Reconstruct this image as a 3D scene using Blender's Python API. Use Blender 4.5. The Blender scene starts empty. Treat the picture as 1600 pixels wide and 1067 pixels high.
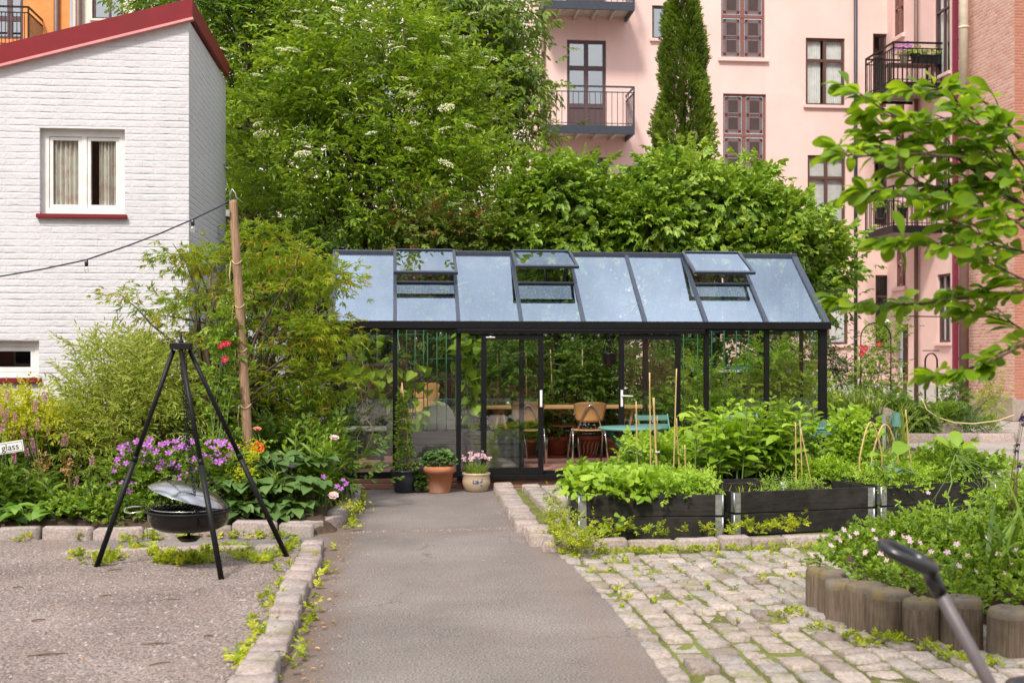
import bpy, math, random
import numpy as np
from mathutils import Vector, Matrix
C = bpy.context.scene.collection
PI = math.pi
random.seed(7)
# ------------------------------------------------------------------ camera geometry
FPX, HOR, CAMH, YAW = 1870.0, 555.0, 1.6, math.radians(5.62)
SA, CA = math.sin(YAW), math.cos(YAW)
def P(px, py, Y):
    """world point seen at photo pixel (px,py) on the plane y=Y"""
    t = (px - 800) / FPX; d = Y / (CA - SA * t)
    return Vector(((CA * t + SA) * d, Y, CAMH + (HOR - py) / FPX * d))
def PX(px, py, X):
    t = (px - 800) / FPX; d = X / (CA * t + SA)
    return Vector((X, (CA - SA * t) * d, CAMH + (HOR - py) / FPX * d))
def G(px, py, z=0.0):
    d = (CAMH - z) * FPX / (py - HOR); t = (px - 800) / FPX
    return Vector(((CA * t + SA) * d, (CA - SA * t) * d, z))
# ------------------------------------------------------------------ tagging
def tag(o, label=None, cat=None, group=None, kind=None):
    if label: o['label'] = label
    if cat: o['category'] = cat
    if group: o['group'] = group
    if kind: o['kind'] = kind
    return o
def thing(name, loc, label, cat, group=None, rz=0.0):
    o = bpy.data.objects.new(name, None); C.objects.link(o)
    o.location = loc; o.rotation_euler = (0, 0, rz); o.empty_display_size = 0.1
    return tag(o, label, cat, group)
def link(name, me, parent=None):
    o = bpy.data.objects.new(name, me); C.objects.link(o)
    if parent is not None:
        o.parent = parent
        l = Vector(parent.location) if parent.parent is None else Vector((0, 0, 0))
        o.matrix_parent_inverse = Matrix.Translation(-l)
    return o
def copy_thing(root, loc, rz, label=None, group=None):
    kids = {}
    for o in list(C.objects):
        if o.parent: kids.setdefault(o.parent.name, []).append(o)
    def rec(o, par):
        c = o.copy(); C.objects.link(c)
        if par is not None: c.parent = par
        for k in kids.get(o.name, []): rec(k, c)
        return c
    r = rec(root, None); r.location = loc; r.rotation_euler = (0, 0, rz)
    if label: r['label'] = label
    if group: r['group'] = group
    return r
# ------------------------------------------------------------------ mesh builder
def V(*a): return Vector(a)
class MB:
    def __init__(s): s.v = []; s.f = []; s.m = []; s.s = []
    def add(s, vs, fs, mat=0, smooth=False):
        o = len(s.v); s.v += [tuple(p) for p in vs]
        for f in fs:
            s.f.append(tuple(i + o for i in f)); s.m.append(mat); s.s.append(smooth)
        return s
    def quad(s, a, b, c, d, mat=0): return s.add([a, b, c, d], [(0, 1, 2, 3)], mat)
    def boxb(s, x0, x1, y0, y1, z0, z1, mat=0):
        vs = [(x0,y0,z0),(x1,y0,z0),(x1,y1,z0),(x0,y1,z0),(x0,y0,z1),(x1,y0,z1),(x1,y1,z1),(x0,y1,z1)]
        return s.add(vs, [(0,3,2,1),(4,5,6,7),(0,1,5,4),(1,2,6,5),(2,3,7,6),(3,0,4,7)], mat)
    def obox(s, o, u, w, n, u0, u1, w0, w1, n0, n1, mat=0):
        """box in frame o + u*a + w*b + n*c"""
        p = lambda a, b, c: o + u * a + w * b + n * c
        vs = [p(u0,w0,n0),p(u1,w0,n0),p(u1,w1,n0),p(u0,w1,n0),p(u0,w0,n1),p(u1,w0,n1),p(u1,w1,n1),p(u0,w1,n1)]
        return s.add(vs, [(0,3,2,1),(4,5,6,7),(0,1,5,4),(1,2,6,5),(2,3,7,6),(3,0,4,7)], mat)
    def bar(s, p0, p1, w, h, up=(0, 0, 1), mat=0):
        p0, p1 = Vector(p0), Vector(p1); d = (p1 - p0); L = d.length; d.normalize()
        a = d.cross(Vector(up))
        if a.length < 1e-4: a = d.cross(Vector((1, 0, 0)))
        a.normalize(); b = a.cross(d)
        return s.obox(p0, d, a, b, 0, L, -w/2, w/2, -h/2, h/2, mat)
    def tube(s, pts, r, n=8, mat=0, caps=True, closed=False, smooth=True):
        pts = [Vector(p) for p in pts]; k = len(pts)
        rs = [r] * k if not hasattr(r, '__len__') else list(r)
        vs = []; ref = None
        for i, p in enumerate(pts):
            if closed: d = pts[(i + 1) % k] - pts[i - 1]
            else: d = pts[min(i + 1, k - 1)] - pts[max(i - 1, 0)]
            if d.length < 1e-9: d = Vector((0, 0, 1))
            d.normalize()
            if ref is None:
                ref = Vector((0, 0, 1)) if abs(d.z) < 0.9 else Vector((1, 0, 0))
            a = ref - d * ref.dot(d)
            if a.length < 1e-5: a = d.orthogonal()
            a.normalize(); ref = a; b = d.cross(a)
            for j in range(n):
                an = 2 * PI * j / n
                vs.append(p + (a * math.cos(an) + b * math.sin(an)) * rs[i])
        fs = []
        for i in range(k if closed else k - 1):
            i2 = (i + 1) % k
            for j in range(n):
                j2 = (j + 1) % n
                fs.append((i*n+j, i*n+j2, i2*n+j2, i2*n+j))
        s.add(vs, fs, mat, smooth)
        if caps and not closed:
            o = len(s.v) - len(vs)
            s.f.append(tuple(o + j for j in range(n))[::-1]); s.m.append(mat); s.s.append(False)
            s.f.append(tuple(o + (k-1)*n + j for j in range(n))); s.m.append(mat); s.s.append(False)
        return s
    def cyl(s, p0, p1, r0, r1=None, n=12, mat=0, caps=True):
        return s.tube([p0, p1], [r0, r0 if r1 is None else r1], n, mat, caps)
    def lathe(s, prof, c=(0, 0, 0), n=32, mat=0, M=None, smooth=True):
        c = Vector(c); vs = []
        for r, z in prof:
            for j in range(n):
                a = 2 * PI * j / n; p = Vector((r * math.cos(a), r * math.sin(a), z))
                if M is not None: p = M @ p
                vs.append(c + p)
        fs = []
        for i in range(len(prof) - 1):
            for j in range(n):
                j2 = (j + 1) % n; fs.append((i*n+j, i*n+j2, (i+1)*n+j2, (i+1)*n+j))
        return s.add(vs, fs, mat, smooth)
    def build(s, name, mats, parent=None, bevel=0.0, seg=2):
        me = bpy.data.meshes.new(name)
        me.from_pydata(s.v, [], s.f); me.update()
        if not isinstance(mats, (list, tuple)): mats = [mats]
        for m in mats: me.materials.append(m)
        me.polygons.foreach_set('material_index', s.m)
        me.polygons.foreach_set('use_smooth', s.s)
        o = link(name, me, parent)
        if bevel > 0:
            b = o.modifiers.new('bevel', 'BEVEL'); b.width = bevel; b.segments = seg; b.limit_method = 'ANGLE'; b.angle_limit = math.radians(40)
        return o
# ------------------------------------------------------------------ materials
def newmat(name):
    m = bpy.data.materials.new(name); m.use_nodes = True
    nt = m.node_tree; nt.nodes.clear()
    out = nt.nodes.new('ShaderNodeOutputMaterial')
    return m, nt, out
def nd(nt, t, **kw):
    n = nt.nodes.new(t)
    for k, v in kw.items():
        if k.startswith('_'): setattr(n, k[1:], v)
        else: n.inputs[k.replace('__', ' ')].default_value = v
    return n
def c4(c): return (c[0], c[1], c[2], 1.0)
def ramp(nt, stops, interp='LINEAR'):
    n = nt.nodes.new('ShaderNodeValToRGB'); r = n.color_ramp; r.interpolation = interp
    while len(r.elements) > 1: r.elements.remove(r.elements[-1])
    r.elements[0].position = stops[0][0]; r.elements[0].color = c4(stops[0][1])
    for p, c in stops[1:]:
        e = r.elements.new(p); e.color = c4(c)
    return n
def mathn(nt, op, a, b=None):
    n = nt.nodes.new('ShaderNodeMath'); n.operation = op
    for i, x in enumerate((a, b)):
        if x is None: continue
        if isinstance(x, (int, float)): n.inputs[i].default_value = x
        else: nt.links.new(x, n.inputs[i])
    return n.outputs[0]
def mixc(nt, fac, a, b, mode='MIX'):
    n = nt.nodes.new('ShaderNodeMix'); n.data_type = 'RGBA'; n.blend_type = mode
    for i, x in ((0, fac), (6, a), (7, b)):
        if isinstance(x, (int, float)): n.inputs[i].default_value = x
        elif isinstance(x, (tuple, list)): n.inputs[i].default_value = c4(x)
        else: nt.links.new(x, n.inputs[i])
    return n.outputs[2]
def objco(nt):
    return nt.nodes.new('ShaderNodeTexCoord').outputs['Object']
def noise(nt, vec, scale, detail=4, rough=0.55, out='Fac'):
    n = nd(nt, 'ShaderNodeTexNoise', Scale=scale, Detail=detail, Roughness=rough)
    if vec is not None: nt.links.new(vec, n.inputs['Vector'])
    return n.outputs[out]
def mat_noise(name, c1, c2, scale=8, rough=0.6, metallic=0.0, bump=0.15, bscale=60, spec=0.4, c3=None, s3=1.5, coat=0.0):
    """two-tone noisy surface with fine bump, c3 = large soft stains"""
    m, nt, out = newmat(name); co = objco(nt)
    f = noise(nt, co, scale, 6)
    r = ramp(nt, [(0.3, c1), (0.7, c2)]); nt.links.new(f, r.inputs[0]); col = r.outputs[0]
    if c3 is not None:
        g = ramp(nt, [(0.45, (0, 0, 0)), (0.7, (1, 1, 1))]); nt.links.new(noise(nt, co, s3, 5), g.inputs[0])
        col = mixc(nt, mathn(nt, 'MULTIPLY', g.outputs[0], 0.7), col, c3)
    b = nd(nt, 'ShaderNodeBsdfPrincipled', Roughness=rough, Metallic=metallic)
    b.inputs['Specular IOR Level'].default_value = spec; b.inputs['Coat Weight'].default_value = coat
    nt.links.new(col, b.inputs['Base Color'])
    if bump:
        bp = nd(nt, 'ShaderNodeBump', Strength=bump, Distance=0.01)
        nt.links.new(noise(nt, co, bscale, 4), bp.inputs['Height']); nt.links.new(bp.outputs[0], b.inputs['Normal'])
    nt.links.new(b.outputs[0], out.inputs[0]); return m
def mat_flat(name, c, rough=0.5, metallic=0.0, spec=0.4):
    return mat_noise(name, tuple(x * 0.88 for x in c), tuple(min(1, x * 1.1) for x in c), 6, rough, metallic, 0.05, 80, spec)
def leafmat(name, stops, trans=0.35, rough=0.45, spec=0.35, tc=None, gain=(1.75, 1.5, 1.3)):
    stops = [tuple(min(.85, x * g) for x, g in zip(s_, gain)) for s_ in stops]
    """stops: colours along the per-leaf random value"""
    m, nt, out = newmat(name)
    at = nt.nodes.new('ShaderNodeAttribute'); at.attribute_name = 'rnd'
    k = len(stops); r = ramp(nt, [(i / max(1, k - 1), s) for i, s in enumerate(stops)])
    nt.links.new(at.outputs['Fac'], r.inputs[0])
    b = nd(nt, 'ShaderNodeBsdfPrincipled', Roughness=rough); b.inputs['Specular IOR Level'].default_value = spec
    nt.links.new(r.outputs[0], b.inputs['Base Color'])
    t = nt.nodes.new('ShaderNodeBsdfTranslucent')
    nt.links.new(mixc(nt, 1.0, r.outputs[0], tc or (1.25, 1.15, 0.7), 'MULTIPLY'), t.inputs['Color'])
    mx = nt.nodes.new('ShaderNodeMixShader'); mx.inputs[0].default_value = trans
    nt.links.new(b.outputs[0], mx.inputs[1]); nt.links.new(t.outputs[0], mx.inputs[2])
    nt.links.new(mx.outputs[0], out.inputs[0]); return m
def glassmat(name, base=0.08, graze=0.8, tint=(0.93, 0.97, 0.95), refl=(1, 1, 1), rough=0.0, dirt=0.0):
    """thin pane: transmits straight through, reflects more towards grazing"""
    m, nt, out = newmat(name)
    lw = nd(nt, 'ShaderNodeLayerWeight', Blend=0.5)
    f = mathn(nt, 'ADD', mathn(nt, 'MULTIPLY', mathn(nt, 'POWER', lw.outputs['Facing'], 4.0), graze), base)
    f = mathn(nt, 'MINIMUM', f, 0.95)
    tr = nd(nt, 'ShaderNodeBsdfTransparent', Color=c4(tint)); gl = nd(nt, 'ShaderNodeBsdfGlossy', Color=c4(refl), Roughness=rough)
    mx = nt.nodes.new('ShaderNodeMixShader')
    nt.links.new(f, mx.inputs[0]); nt.links.new(tr.outputs[0], mx.inputs[1]); nt.links.new(gl.outputs[0], mx.inputs[2])
    res = mx.outputs[0]
    if dirt:
        df = nd(nt, 'ShaderNodeBsdfDiffuse', Color=(0.55, 0.57, 0.58, 1)); co = objco(nt)
        g = ramp(nt, [(0.5, (0, 0, 0)), (0.75, (1, 1, 1))]); mp = nt.nodes.new('ShaderNodeMapping'); mp.inputs['Scale'].default_value = (1.0, .18, .18); nt.links.new(co, mp.inputs['Vector']); nt.links.new(noise(nt, mp.outputs[0], 5, 8, 0.72), g.inputs[0])
        h = ramp(nt, [(0.66, (0, 0, 0)), (0.72, (1, 1, 1))]); nt.links.new(noise(nt, co, 38, 2), h.inputs[0])
        fac = mathn(nt, 'ADD', mathn(nt, 'MULTIPLY', g.outputs[0], dirt), mathn(nt, 'MULTIPLY', h.outputs[0], dirt * 1.5))
        m2 = nt.nodes.new('ShaderNodeMixShader'); nt.links.new(fac, m2.inputs[0]); nt.links.new(res, m2.inputs[1]); nt.links.new(df.outputs[0], m2.inputs[2])
        res = m2.outputs[0]
    nt.links.new(res, out.inputs[0]); return m
def wallco(nt):
    """(x+y, z) for axis aligned walls"""
    co = objco(nt); sp = nt.nodes.new('ShaderNodeSeparateXYZ'); nt.links.new(co, sp.inputs[0])
    cb = nt.nodes.new('ShaderNodeCombineXYZ'); nt.links.new(mathn(nt, 'ADD', sp.outputs[0], sp.outputs[1]), cb.inputs[0]); nt.links.new(sp.outputs[2], cb.inputs[1])
    return co, cb.outputs[0]
def brickmat(name, c1, c2, mortar, bw, bh, ms, rough=0.85, bump=0.6, dist=0.02, stain=None, warp=0.0, patch=None):
    m, nt, out = newmat(name); co, wc = wallco(nt)
    if warp:
        a = nt.nodes.new('ShaderNodeVectorMath'); a.operation = 'MULTIPLY_ADD'
        nt.links.new(noise(nt, co, 2.2, 3, out='Color'), a.inputs[0]); a.inputs[1].default_value = (warp, warp, 0); nt.links.new(wc, a.inputs[2]); wc = a.outputs[0]
    br = nt.nodes.new('ShaderNodeTexBrick'); nt.links.new(wc, br.inputs['Vector'])
    for k, v in (('Color1', c4(c1)), ('Color2', c4(c2)), ('Mortar', c4(mortar)), ('Scale', 1.0), ('Mortar Size', ms), ('Mortar Smooth', 0.6), ('Brick Width', bw), ('Row Height', bh), ('Bias', 0.0)):
        br.inputs[k].default_value = v
    col = br.outputs['Color']
    col = mixc(nt, mathn(nt, 'MULTIPLY', noise(nt, co, 14, 5), 0.5), col, tuple(x * 0.75 for x in c1))
    if patch is not None:
        g = ramp(nt, [(0.42, (0, 0, 0)), (0.62, (1, 1, 1))]); nt.links.new(noise(nt, wc, 3.0, 5), g.inputs[0])
        col = mixc(nt, mathn(nt, 'MULTIPLY', g.outputs[0], 0.45), col, patch)
    if stain is not None:
        g = ramp(nt, [(0.5, (0, 0, 0)), (0.75, (1, 1, 1))]); nt.links.new(noise(nt, co, 1.1, 6), g.inputs[0])
        col = mixc(nt, mathn(nt, 'MULTIPLY', g.outputs[0], 0.5), col, stain)
    b = nd(nt, 'ShaderNodeBsdfPrincipled', Roughness=rough); nt.links.new(col, b.inputs['Base Color']); b.inputs['Specular IOR Level'].default_value = 0.25
    h = mathn(nt, 'SUBTRACT', mathn(nt, 'MULTIPLY', noise(nt, co, 9, 6), 0.9), mathn(nt, 'MULTIPLY', br.outputs['Fac'], 1.0))
    bp = nd(nt, 'ShaderNodeBump', Strength=bump, Distance=dist); nt.links.new(h, bp.inputs['Height']); nt.links.new(bp.outputs[0], b.inputs['Normal'])
    nt.links.new(b.outputs[0], out.inputs[0]); return m
def woodmat(name, c1, c2, scale=3.0, axis='Z', rough=0.6, stretch=0.06, c3=None):
    m, nt, out = newmat(name); co = objco(nt)
    mp = nt.nodes.new('ShaderNodeMapping'); sc = [1, 1, 1]; sc['XYZ'.index(axis)] = stretch
    mp.inputs['Scale'].default_value = sc; nt.links.new(co, mp.inputs['Vector'])
    f = noise(nt, mp.outputs[0], scale * 12, 6, 0.65)
    r = ramp(nt, [(0.3, c1), (0.65, c2)]); nt.links.new(f, r.inputs[0]); col = r.outputs[0]
    if c3 is not None:
        g = ramp(nt, [(0.5, (0, 0, 0)), (0.72, (1, 1, 1))]); nt.links.new(noise(nt, co, 4, 5), g.inputs[0]); col = mixc(nt, mathn(nt, 'MULTIPLY', g.outputs[0], 0.7), col, c3)
    b = nd(nt, 'ShaderNodeBsdfPrincipled', Roughness=rough); b.inputs['Specular IOR Level'].default_value = 0.3; nt.links.new(col, b.inputs['Base Color'])
    bp = nd(nt, 'ShaderNodeBump', Strength=0.3, Distance=0.006); nt.links.new(f, bp.inputs['Height']); nt.links.new(bp.outputs[0], b.inputs['Normal'])
    nt.links.new(b.outputs[0], out.inputs[0]); return m
# ------------------------------------------------------------------ foliage
def unit(a):
    return a / np.maximum(np.linalg.norm(a, axis=-1, keepdims=True), 1e-9)
LEAF = {
 'oval': ([(0,0,0),(.35,.5,.07),(.75,.34,.03),(1,0,-.12),(.75,-.34,.03),(.35,-.5,.07)], [(0,1,2,3),(0,3,4,5)]),
 'heart': ([(0,0,0),(-.1,.25,.03),(.12,.52,.08),(.6,.36,.03),(1,0,-.18),(.6,-.36,.03),(.12,-.52,.08),(-.1,-.25,.03)], [(0,1,2,3,4),(0,4,5,6,7)]),
 'thin': ([(0,0,0),(.4,.5,.04),(1,0,-.16),(.4,-.5,.04)], [(0,1,2),(0,2,3)]),
 'broad': ([(0,0,0),(.22,0,.02),(.5,0,.03),(.78,0,-.02),(1,0,-.16),(.22,.36,.09),(.5,.5,.12),(.78,.36,.05),(.22,-.36,.09),(.5,-.5,.12),(.78,-.36,.05)],
           [(0,1,5),(1,2,6,5),(2,3,7,6),(3,4,7),(0,8,1),(1,8,9,2),(2,9,10,3),(3,10,4)]),
 'obov': ([(0,0,0),(0.15,0,0.03),(0.34,0,0.03),(0.54,0,0.0236),(0.72,0,-0.0052),(0.86,0,-0.0276),(0.95,0,-0.042),(1,0,-.1),(0.15,0.1,0.03),(0.34,0.29,0.08),(0.54,0.45,0.1036),(0.72,0.48,0.0648),(0.86,0.38,0.0024),(0.95,0.2,-0.072),(0.15,-0.1,0.03),(0.34,-0.29,0.08),(0.54,-0.45,0.1036),(0.72,-0.48,0.0648),(0.86,-0.38,0.0024),(0.95,-0.2,-0.072)], [(0,1,8),(0,14,1),(1,2,9,8),(1,14,15,2),(2,3,10,9),(2,15,16,3),(3,4,11,10),(3,16,17,4),(4,5,12,11),(4,17,18,5),(5,6,13,12),(5,18,19,6),(6,7,13),(6,19,7)]),
 'petal': ([(0,0,0),(.5,.36,.1),(.95,.34,.06),(1,0,.02),(.95,-.34,.06),(.5,-.36,.1)], [(0,1,2,3),(0,3,4,5)]),
}
def mesh_np(name, verts, polys, nper, mats, rnd=None, smooth=False):
    """verts (N,3); polys list of index arrays per template face -> built by caller as flat loops"""
    loops, starts, totals = polys
    me = bpy.data.meshes.new(name)
    me.vertices.add(len(verts)); me.vertices.foreach_set('co', verts.astype(np.float32).ravel())
    me.loops.add(len(loops)); me.loops.foreach_set('vertex_index', loops.astype(np.int32))
    me.polygons.add(len(starts)); me.polygons.foreach_set('loop_start', starts.astype(np.int32))
    try: me.polygons.foreach_set('loop_total', totals.astype(np.int32))
    except Exception: pass
    if rnd is not None:
        at = me.attributes.new('rnd', 'FLOAT', 'POINT'); at.data.foreach_set('value', rnd.astype(np.float32))
    me.polygons.foreach_set('use_smooth', np.full(len(starts), smooth, dtype=bool))
    me.update(calc_edges=True); me.validate()
    for m in (mats if isinstance(mats, (list, tuple)) else [mats]): me.materials.append(m)
    return me
class LB:
    """collects leaves (pos, axis, normal, length, width, rnd)"""
    def __init__(s): s.d = []
    def add(s, pos, ax, nor, L, W, rnd):
        n = len(pos); f = lambda x: np.broadcast_to(np.asarray(x, dtype=float), (n,)).copy()
        s.d.append((np.asarray(pos, float), unit(np.asarray(ax, float)), unit(np.asarray(nor, float)), f(L), f(W), f(rnd))); return s
    def mesh(s, name, mat, shape='oval', smooth=False):
        pos, ax, nor, L, W, rnd = [np.concatenate([d[i] for d in s.d]) for i in range(6)]
        T, F = LEAF[shape]; T = np.array(T); k = len(T); n = len(pos)
        b = unit(np.cross(nor, ax)); nn = np.cross(ax, b)
        v = pos[:, None] + ax[:, None] * (T[None, :, 0] * L[:, None])[..., None] + b[:, None] * (T[None, :, 1] * W[:, None])[..., None] + nn[:, None] * (T[None, :, 2] * L[:, None])[..., None]
        off = np.arange(n) * k
        fl = np.concatenate([np.array(f) for f in F]); tot = np.array([len(f) for f in F])
        loops = (off[:, None] + fl[None]).ravel()
        totals = np.tile(tot, n); starts = np.concatenate([[0], np.cumsum(totals)[:-1]])
        return mesh_np(name, v.reshape(-1, 3), (loops, starts, totals), k, mat, np.clip(np.repeat(rnd, k), 0, 1), smooth)
    def build(s, name, mat, parent=None, shape='oval', smooth=False):
        return link(name, s.mesh(name, mat, shape, smooth), parent)
TPL = {
 'single': [(0, 0, 1)],
 'pin5': [(.3, 62, .8), (.3, -62, .8), (.62, 55, .95), (.62, -55, .95), (.85, 0, 1.05)],
 'pin7': [(.2, 65, .7), (.2, -65, .7), (.45, 60, .9), (.45, -60, .9), (.7, 52, .9), (.7, -52, .9), (.88, 0, 1)],
 'palm5': [(0, 88, .6), (0, 42, .9), (0, 0, 1), (0, -42, .9), (0, -88, .6)],
 'palm7': [(0, 110, .45), (0, 72, .75), (0, 36, .95), (0, 0, 1), (0, -36, .95), (0, -72, .75), (0, -110, .45)],
 'tri': [(.1, 68, .9), (.15, 0, 1), (.1, -68, .9)],
 'twig': [(.08, 55, .8), (.22, -55, .9), (.38, 52, 1), (.54, -50, 1), (.7, 46, .95), (.84, -42, .85), (.95, 5, .8)],
 'fan': [(.0, 40, .7), (.0, -40, .7), (.3, 30, .8), (.3, -30, .8), (.55, 18, .8), (.55, -18, .8), (.7, 0, .8)],
}
def rot_about(v, k, ang):
    c, s_ = np.cos(ang)[:, None], np.sin(ang)[:, None]
    return v * c + np.cross(k, v) * s_ + k * (np.sum(k * v, axis=1, keepdims=True)) * (1 - c)
def spray(lb, rng, pos, ax, nor, S, tpl, L, W, rnd, jit=0.25, droop=0.0, rj=0.12):
    """stalks of length S carrying leaves by template"""
    n = len(pos); ax = unit(ax); b = unit(np.cross(nor, ax)); nor = np.cross(ax, b)
    S = np.broadcast_to(S, (n,)); L = np.broadcast_to(L, (n,)); W = np.broadcast_to(W, (n,))
    for u, ang, lf in TPL[tpl]:
        p = pos + ax * (S * u)[:, None]
        a = rot_about(ax, nor, np.radians(ang) + rng.normal(0, jit * .6, n))
        a = a + rng.normal(0, jit * .5, (n, 3)); a[:, 2] -= droop
        nn = nor + rng.normal(0, jit, (n, 3))
        k = lf * rng.uniform(.8, 1.2, n)
        lb.add(p, a, nn, L * k, W * k, np.clip(rnd + rng.normal(0, rj, n), 0, 1))
def crown(rng, blobs, n, shell=0.55, up=0.3):
    """points in a union of ellipsoids (c, r), biased to the outside; returns pos, outward"""
    w = np.array([(b[1][0] * b[1][1] * b[1][2]) ** (2 / 3) for b in blobs]); w /= w.sum()
    idx = rng.choice(len(blobs), n, p=w)
    c = np.array([b[0] for b in blobs])[idx]; r = np.array([b[1] for b in blobs])[idx]
    d = unit(rng.normal(0, 1, (n, 3))); rad = shell + (1 - shell) * rng.random(n) ** .6
    lump = 1 + .14 * np.sin(d[:, 0] * 7 + idx) * np.cos(d[:, 2] * 6 + 2 * idx) + .1 * np.sin(d[:, 1] * 11 + d[:, 2] * 9)
    pos = c + d * r * (rad * lump)[:, None]
    o = unit(d / r); o[:, 2] += up
    return pos, unit(o)
def clumps(rng, pos, out, per, size, flat=0.6):
    """per stalk points scattered round each clump centre"""
    n = len(pos); p = np.repeat(pos, per, 0); o = np.repeat(out, per, 0)
    g = rng.normal(0, 1, (n * per, 3)) * size; g[:, 2] *= flat
    ax = unit(o * .7 + unit(g) * .9 + rng.normal(0, .25, g.shape))
    return p + g, ax, np.repeat(np.arange(n), per)
def limb(mb, a, b, r0, r1, rng, sag=0.1, n=6, k=6):
    a = np.array(a); b = np.array(b); L = np.linalg.norm(b - a); pts = []; w = rng.normal(0, .06 * L, 3)
    for i in range(n + 1):
        t = i / n; p = a + (b - a) * t + w * math.sin(PI * t); p = p + np.array((0, 0, sag * L * math.sin(PI * t * .9)))
        if 0 < i < n: p = p + rng.normal(0, .012 * L, 3)
        pts.append(Vector(p))
    mb.tube(pts, [r0 + (r1 - r0) * (i / n) ** .8 for i in range(n + 1)], k, 0, False)
    return pts
def blades(name, mat, rng, bases, H, W, bend, parent=None, seg=5, az=None, lean=0.25):
    """strap leaves rising from bases"""
    n = len(bases); az = rng.uniform(0, 2 * PI, n) if az is None else az
    H = np.broadcast_to(H, (n,)) * rng.uniform(.65, 1.15, n); W = np.broadcast_to(W, (n,)) * rng.uniform(.7, 1.2, n)
    bend = np.broadcast_to(bend, (n,)) * rng.uniform(.3, 1.4, n); lean = rng.uniform(0, lean, n) * 2
    dirh = np.stack([np.cos(az), np.sin(az), np.zeros(n)], 1); side = np.stack([-np.sin(az), np.cos(az), np.zeros(n)], 1)
    vs = []; p = np.array(bases, float).copy()
    for i in range(seg + 1):
        t = i / seg; w = W * (1 - t ** 2.2) * (.7 + .5 * math.sin(PI * min(1, t * 1.4)))
        vs.append(p - side * (w / 2)[:, None]); vs.append(p + side * (w / 2)[:, None])
        an = lean + bend * (t + .5 / seg) ** 1.6 * 2.0
        p = p + (dirh * np.sin(an)[:, None] + np.array((0, 0, 1.)) * np.cos(an)[:, None]) * (H / seg)[:, None]
    v = np.stack(vs, 1); k = v.shape[1]
    fl = np.concatenate([np.array((2*i, 2*i+1, 2*i+3, 2*i+2)) for i in range(seg)])
    loops = (np.arange(n)[:, None] * k + fl[None]).ravel(); tot = np.full(n * seg, 4); st = np.arange(n * seg) * 4
    me = mesh_np(name, v.reshape(-1, 3), (loops, st, tot), k, mat, np.repeat(rng.random(n), k), True)
    return link(name, me, parent)
def stemplant(rng, bases, H, lean, nleaf, L, W, rise=0.5, t0=0.25, droop=0.2, rnd0=None, opp=True, curve=0.0):
    """upright stems with leaves; returns (list of stem point lists, LB-ready arrays)"""
    stems = []; pos = []; ax = []; nor = []; LL = []; rr = []
    for b in bases:
        b = np.array(b); h = H * rng.uniform(.75, 1.15); a = rng.uniform(0, 2 * PI); ln = lean * rng.uniform(.2, 1.2)
        d = np.array((math.cos(a) * ln, math.sin(a) * ln, 1.0)); pts = []
        for i in range(6):
            t = i / 5; pts.append(b + np.array((d[0] * (t + curve * t * t), d[1] * (t + curve * t * t), t)) * h)
        stems.append(pts); base_r = rng.random() if rnd0 is None else rnd0
        for j in range(nleaf):
            t = t0 + (1 - t0) * (j + .5) / nleaf; i = min(4, int(t * 5)); f = t * 5 - i
            p = pts[i] * (1 - f) + pts[i + 1] * f; an = j * 2.4 + rng.uniform(-.4, .4)
            for q in ((0, PI) if opp else (0,)):
                h_ = np.array((math.cos(an + q), math.sin(an + q), 0)); el = rise * (0.4 + t * .9)
                pos.append(p); ax.append(h_ + np.array((0, 0, el))); nor.append(np.array((0, 0, 1.)) - h_ * el * .6 + rng.normal(0, .15, 3))
                s = (1 - .55 * max(0, t - .7) / .3) * rng.uniform(.8, 1.15); LL.append(s); rr.append(np.clip(base_r * .35 + t * .5 + rng.normal(0, .12), 0, 1))
    LL = np.array(LL)
    return stems, (np.array(pos), np.array(ax), np.array(nor), LL * L, LL * W, np.array(rr))
def stems_mesh(stems, r0, r1, n=5):
    mb = MB()
    for pts in stems:
        k = len(pts); mb.tube([Vector(p) for p in pts], [r0 + (r1 - r0) * i / (k - 1) for i in range(k)], n, 0, False)
    return mb
def blob(px, py, Y, rpx, rpz, ry):
    d = Y / (CA - SA * (px - 800) / FPX); k = d / FPX
    return (np.array(P(px, py, Y)), np.array((rpx * k, ry, rpz * k)))
def instances(name, me, parent, pts, nors, scales, rng):
    """separate child objects sharing one mesh (its own +z turned to the normal)"""
    for p, n, s in zip(pts, nors, scales):
        o = link(name, me, parent)
        q = Vector(n).to_track_quat('Z', 'Y') @ Matrix.Rotation(rng.uniform(0, 6.28), 3, 'Z').to_quaternion()
        o.matrix_basis = Matrix.Translation(Vector(p)) @ q.to_matrix().to_4x4() @ Matrix.Scale(float(s), 4)
# ================================================================== camera, sky, sun
scn = bpy.context.scene
cam = bpy.data.cameras.new('camera'); co_ = bpy.data.objects.new('camera', cam); C.objects.link(co_)
co_.location = (0, 0, CAMH); co_.rotation_euler = (PI / 2, 0, -YAW)
cam.sensor_width = 36.0; cam.lens = FPX / 1600 * 36.0
cam.shift_y = (HOR - 533.5) / 1600
cam.clip_start = 0.1; cam.clip_end = 600
cam.dof.use_dof = True; cam.dof.focus_distance = 13.0; cam.dof.aperture_fstop = 3.2
scn.camera = co_
SUN_DIR = Vector((-0.42, -0.86, 0)).normalized(); SUN_EL = math.radians(50)
w = bpy.data.worlds.new("World"); scn.world = w; w.use_nodes = True
nt = w.node_tree; nt.nodes.clear()
sky = nt.nodes.new('ShaderNodeTexSky'); sky.sky_type = 'NISHITA'; sky.sun_disc = False
sky.sun_elevation = SUN_EL; sky.sun_rotation = math.atan2(SUN_DIR.x, SUN_DIR.y)
sky.dust_density = 2.0; sky.air_density = 1.0; sky.ozone_density = 1.0
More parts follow.
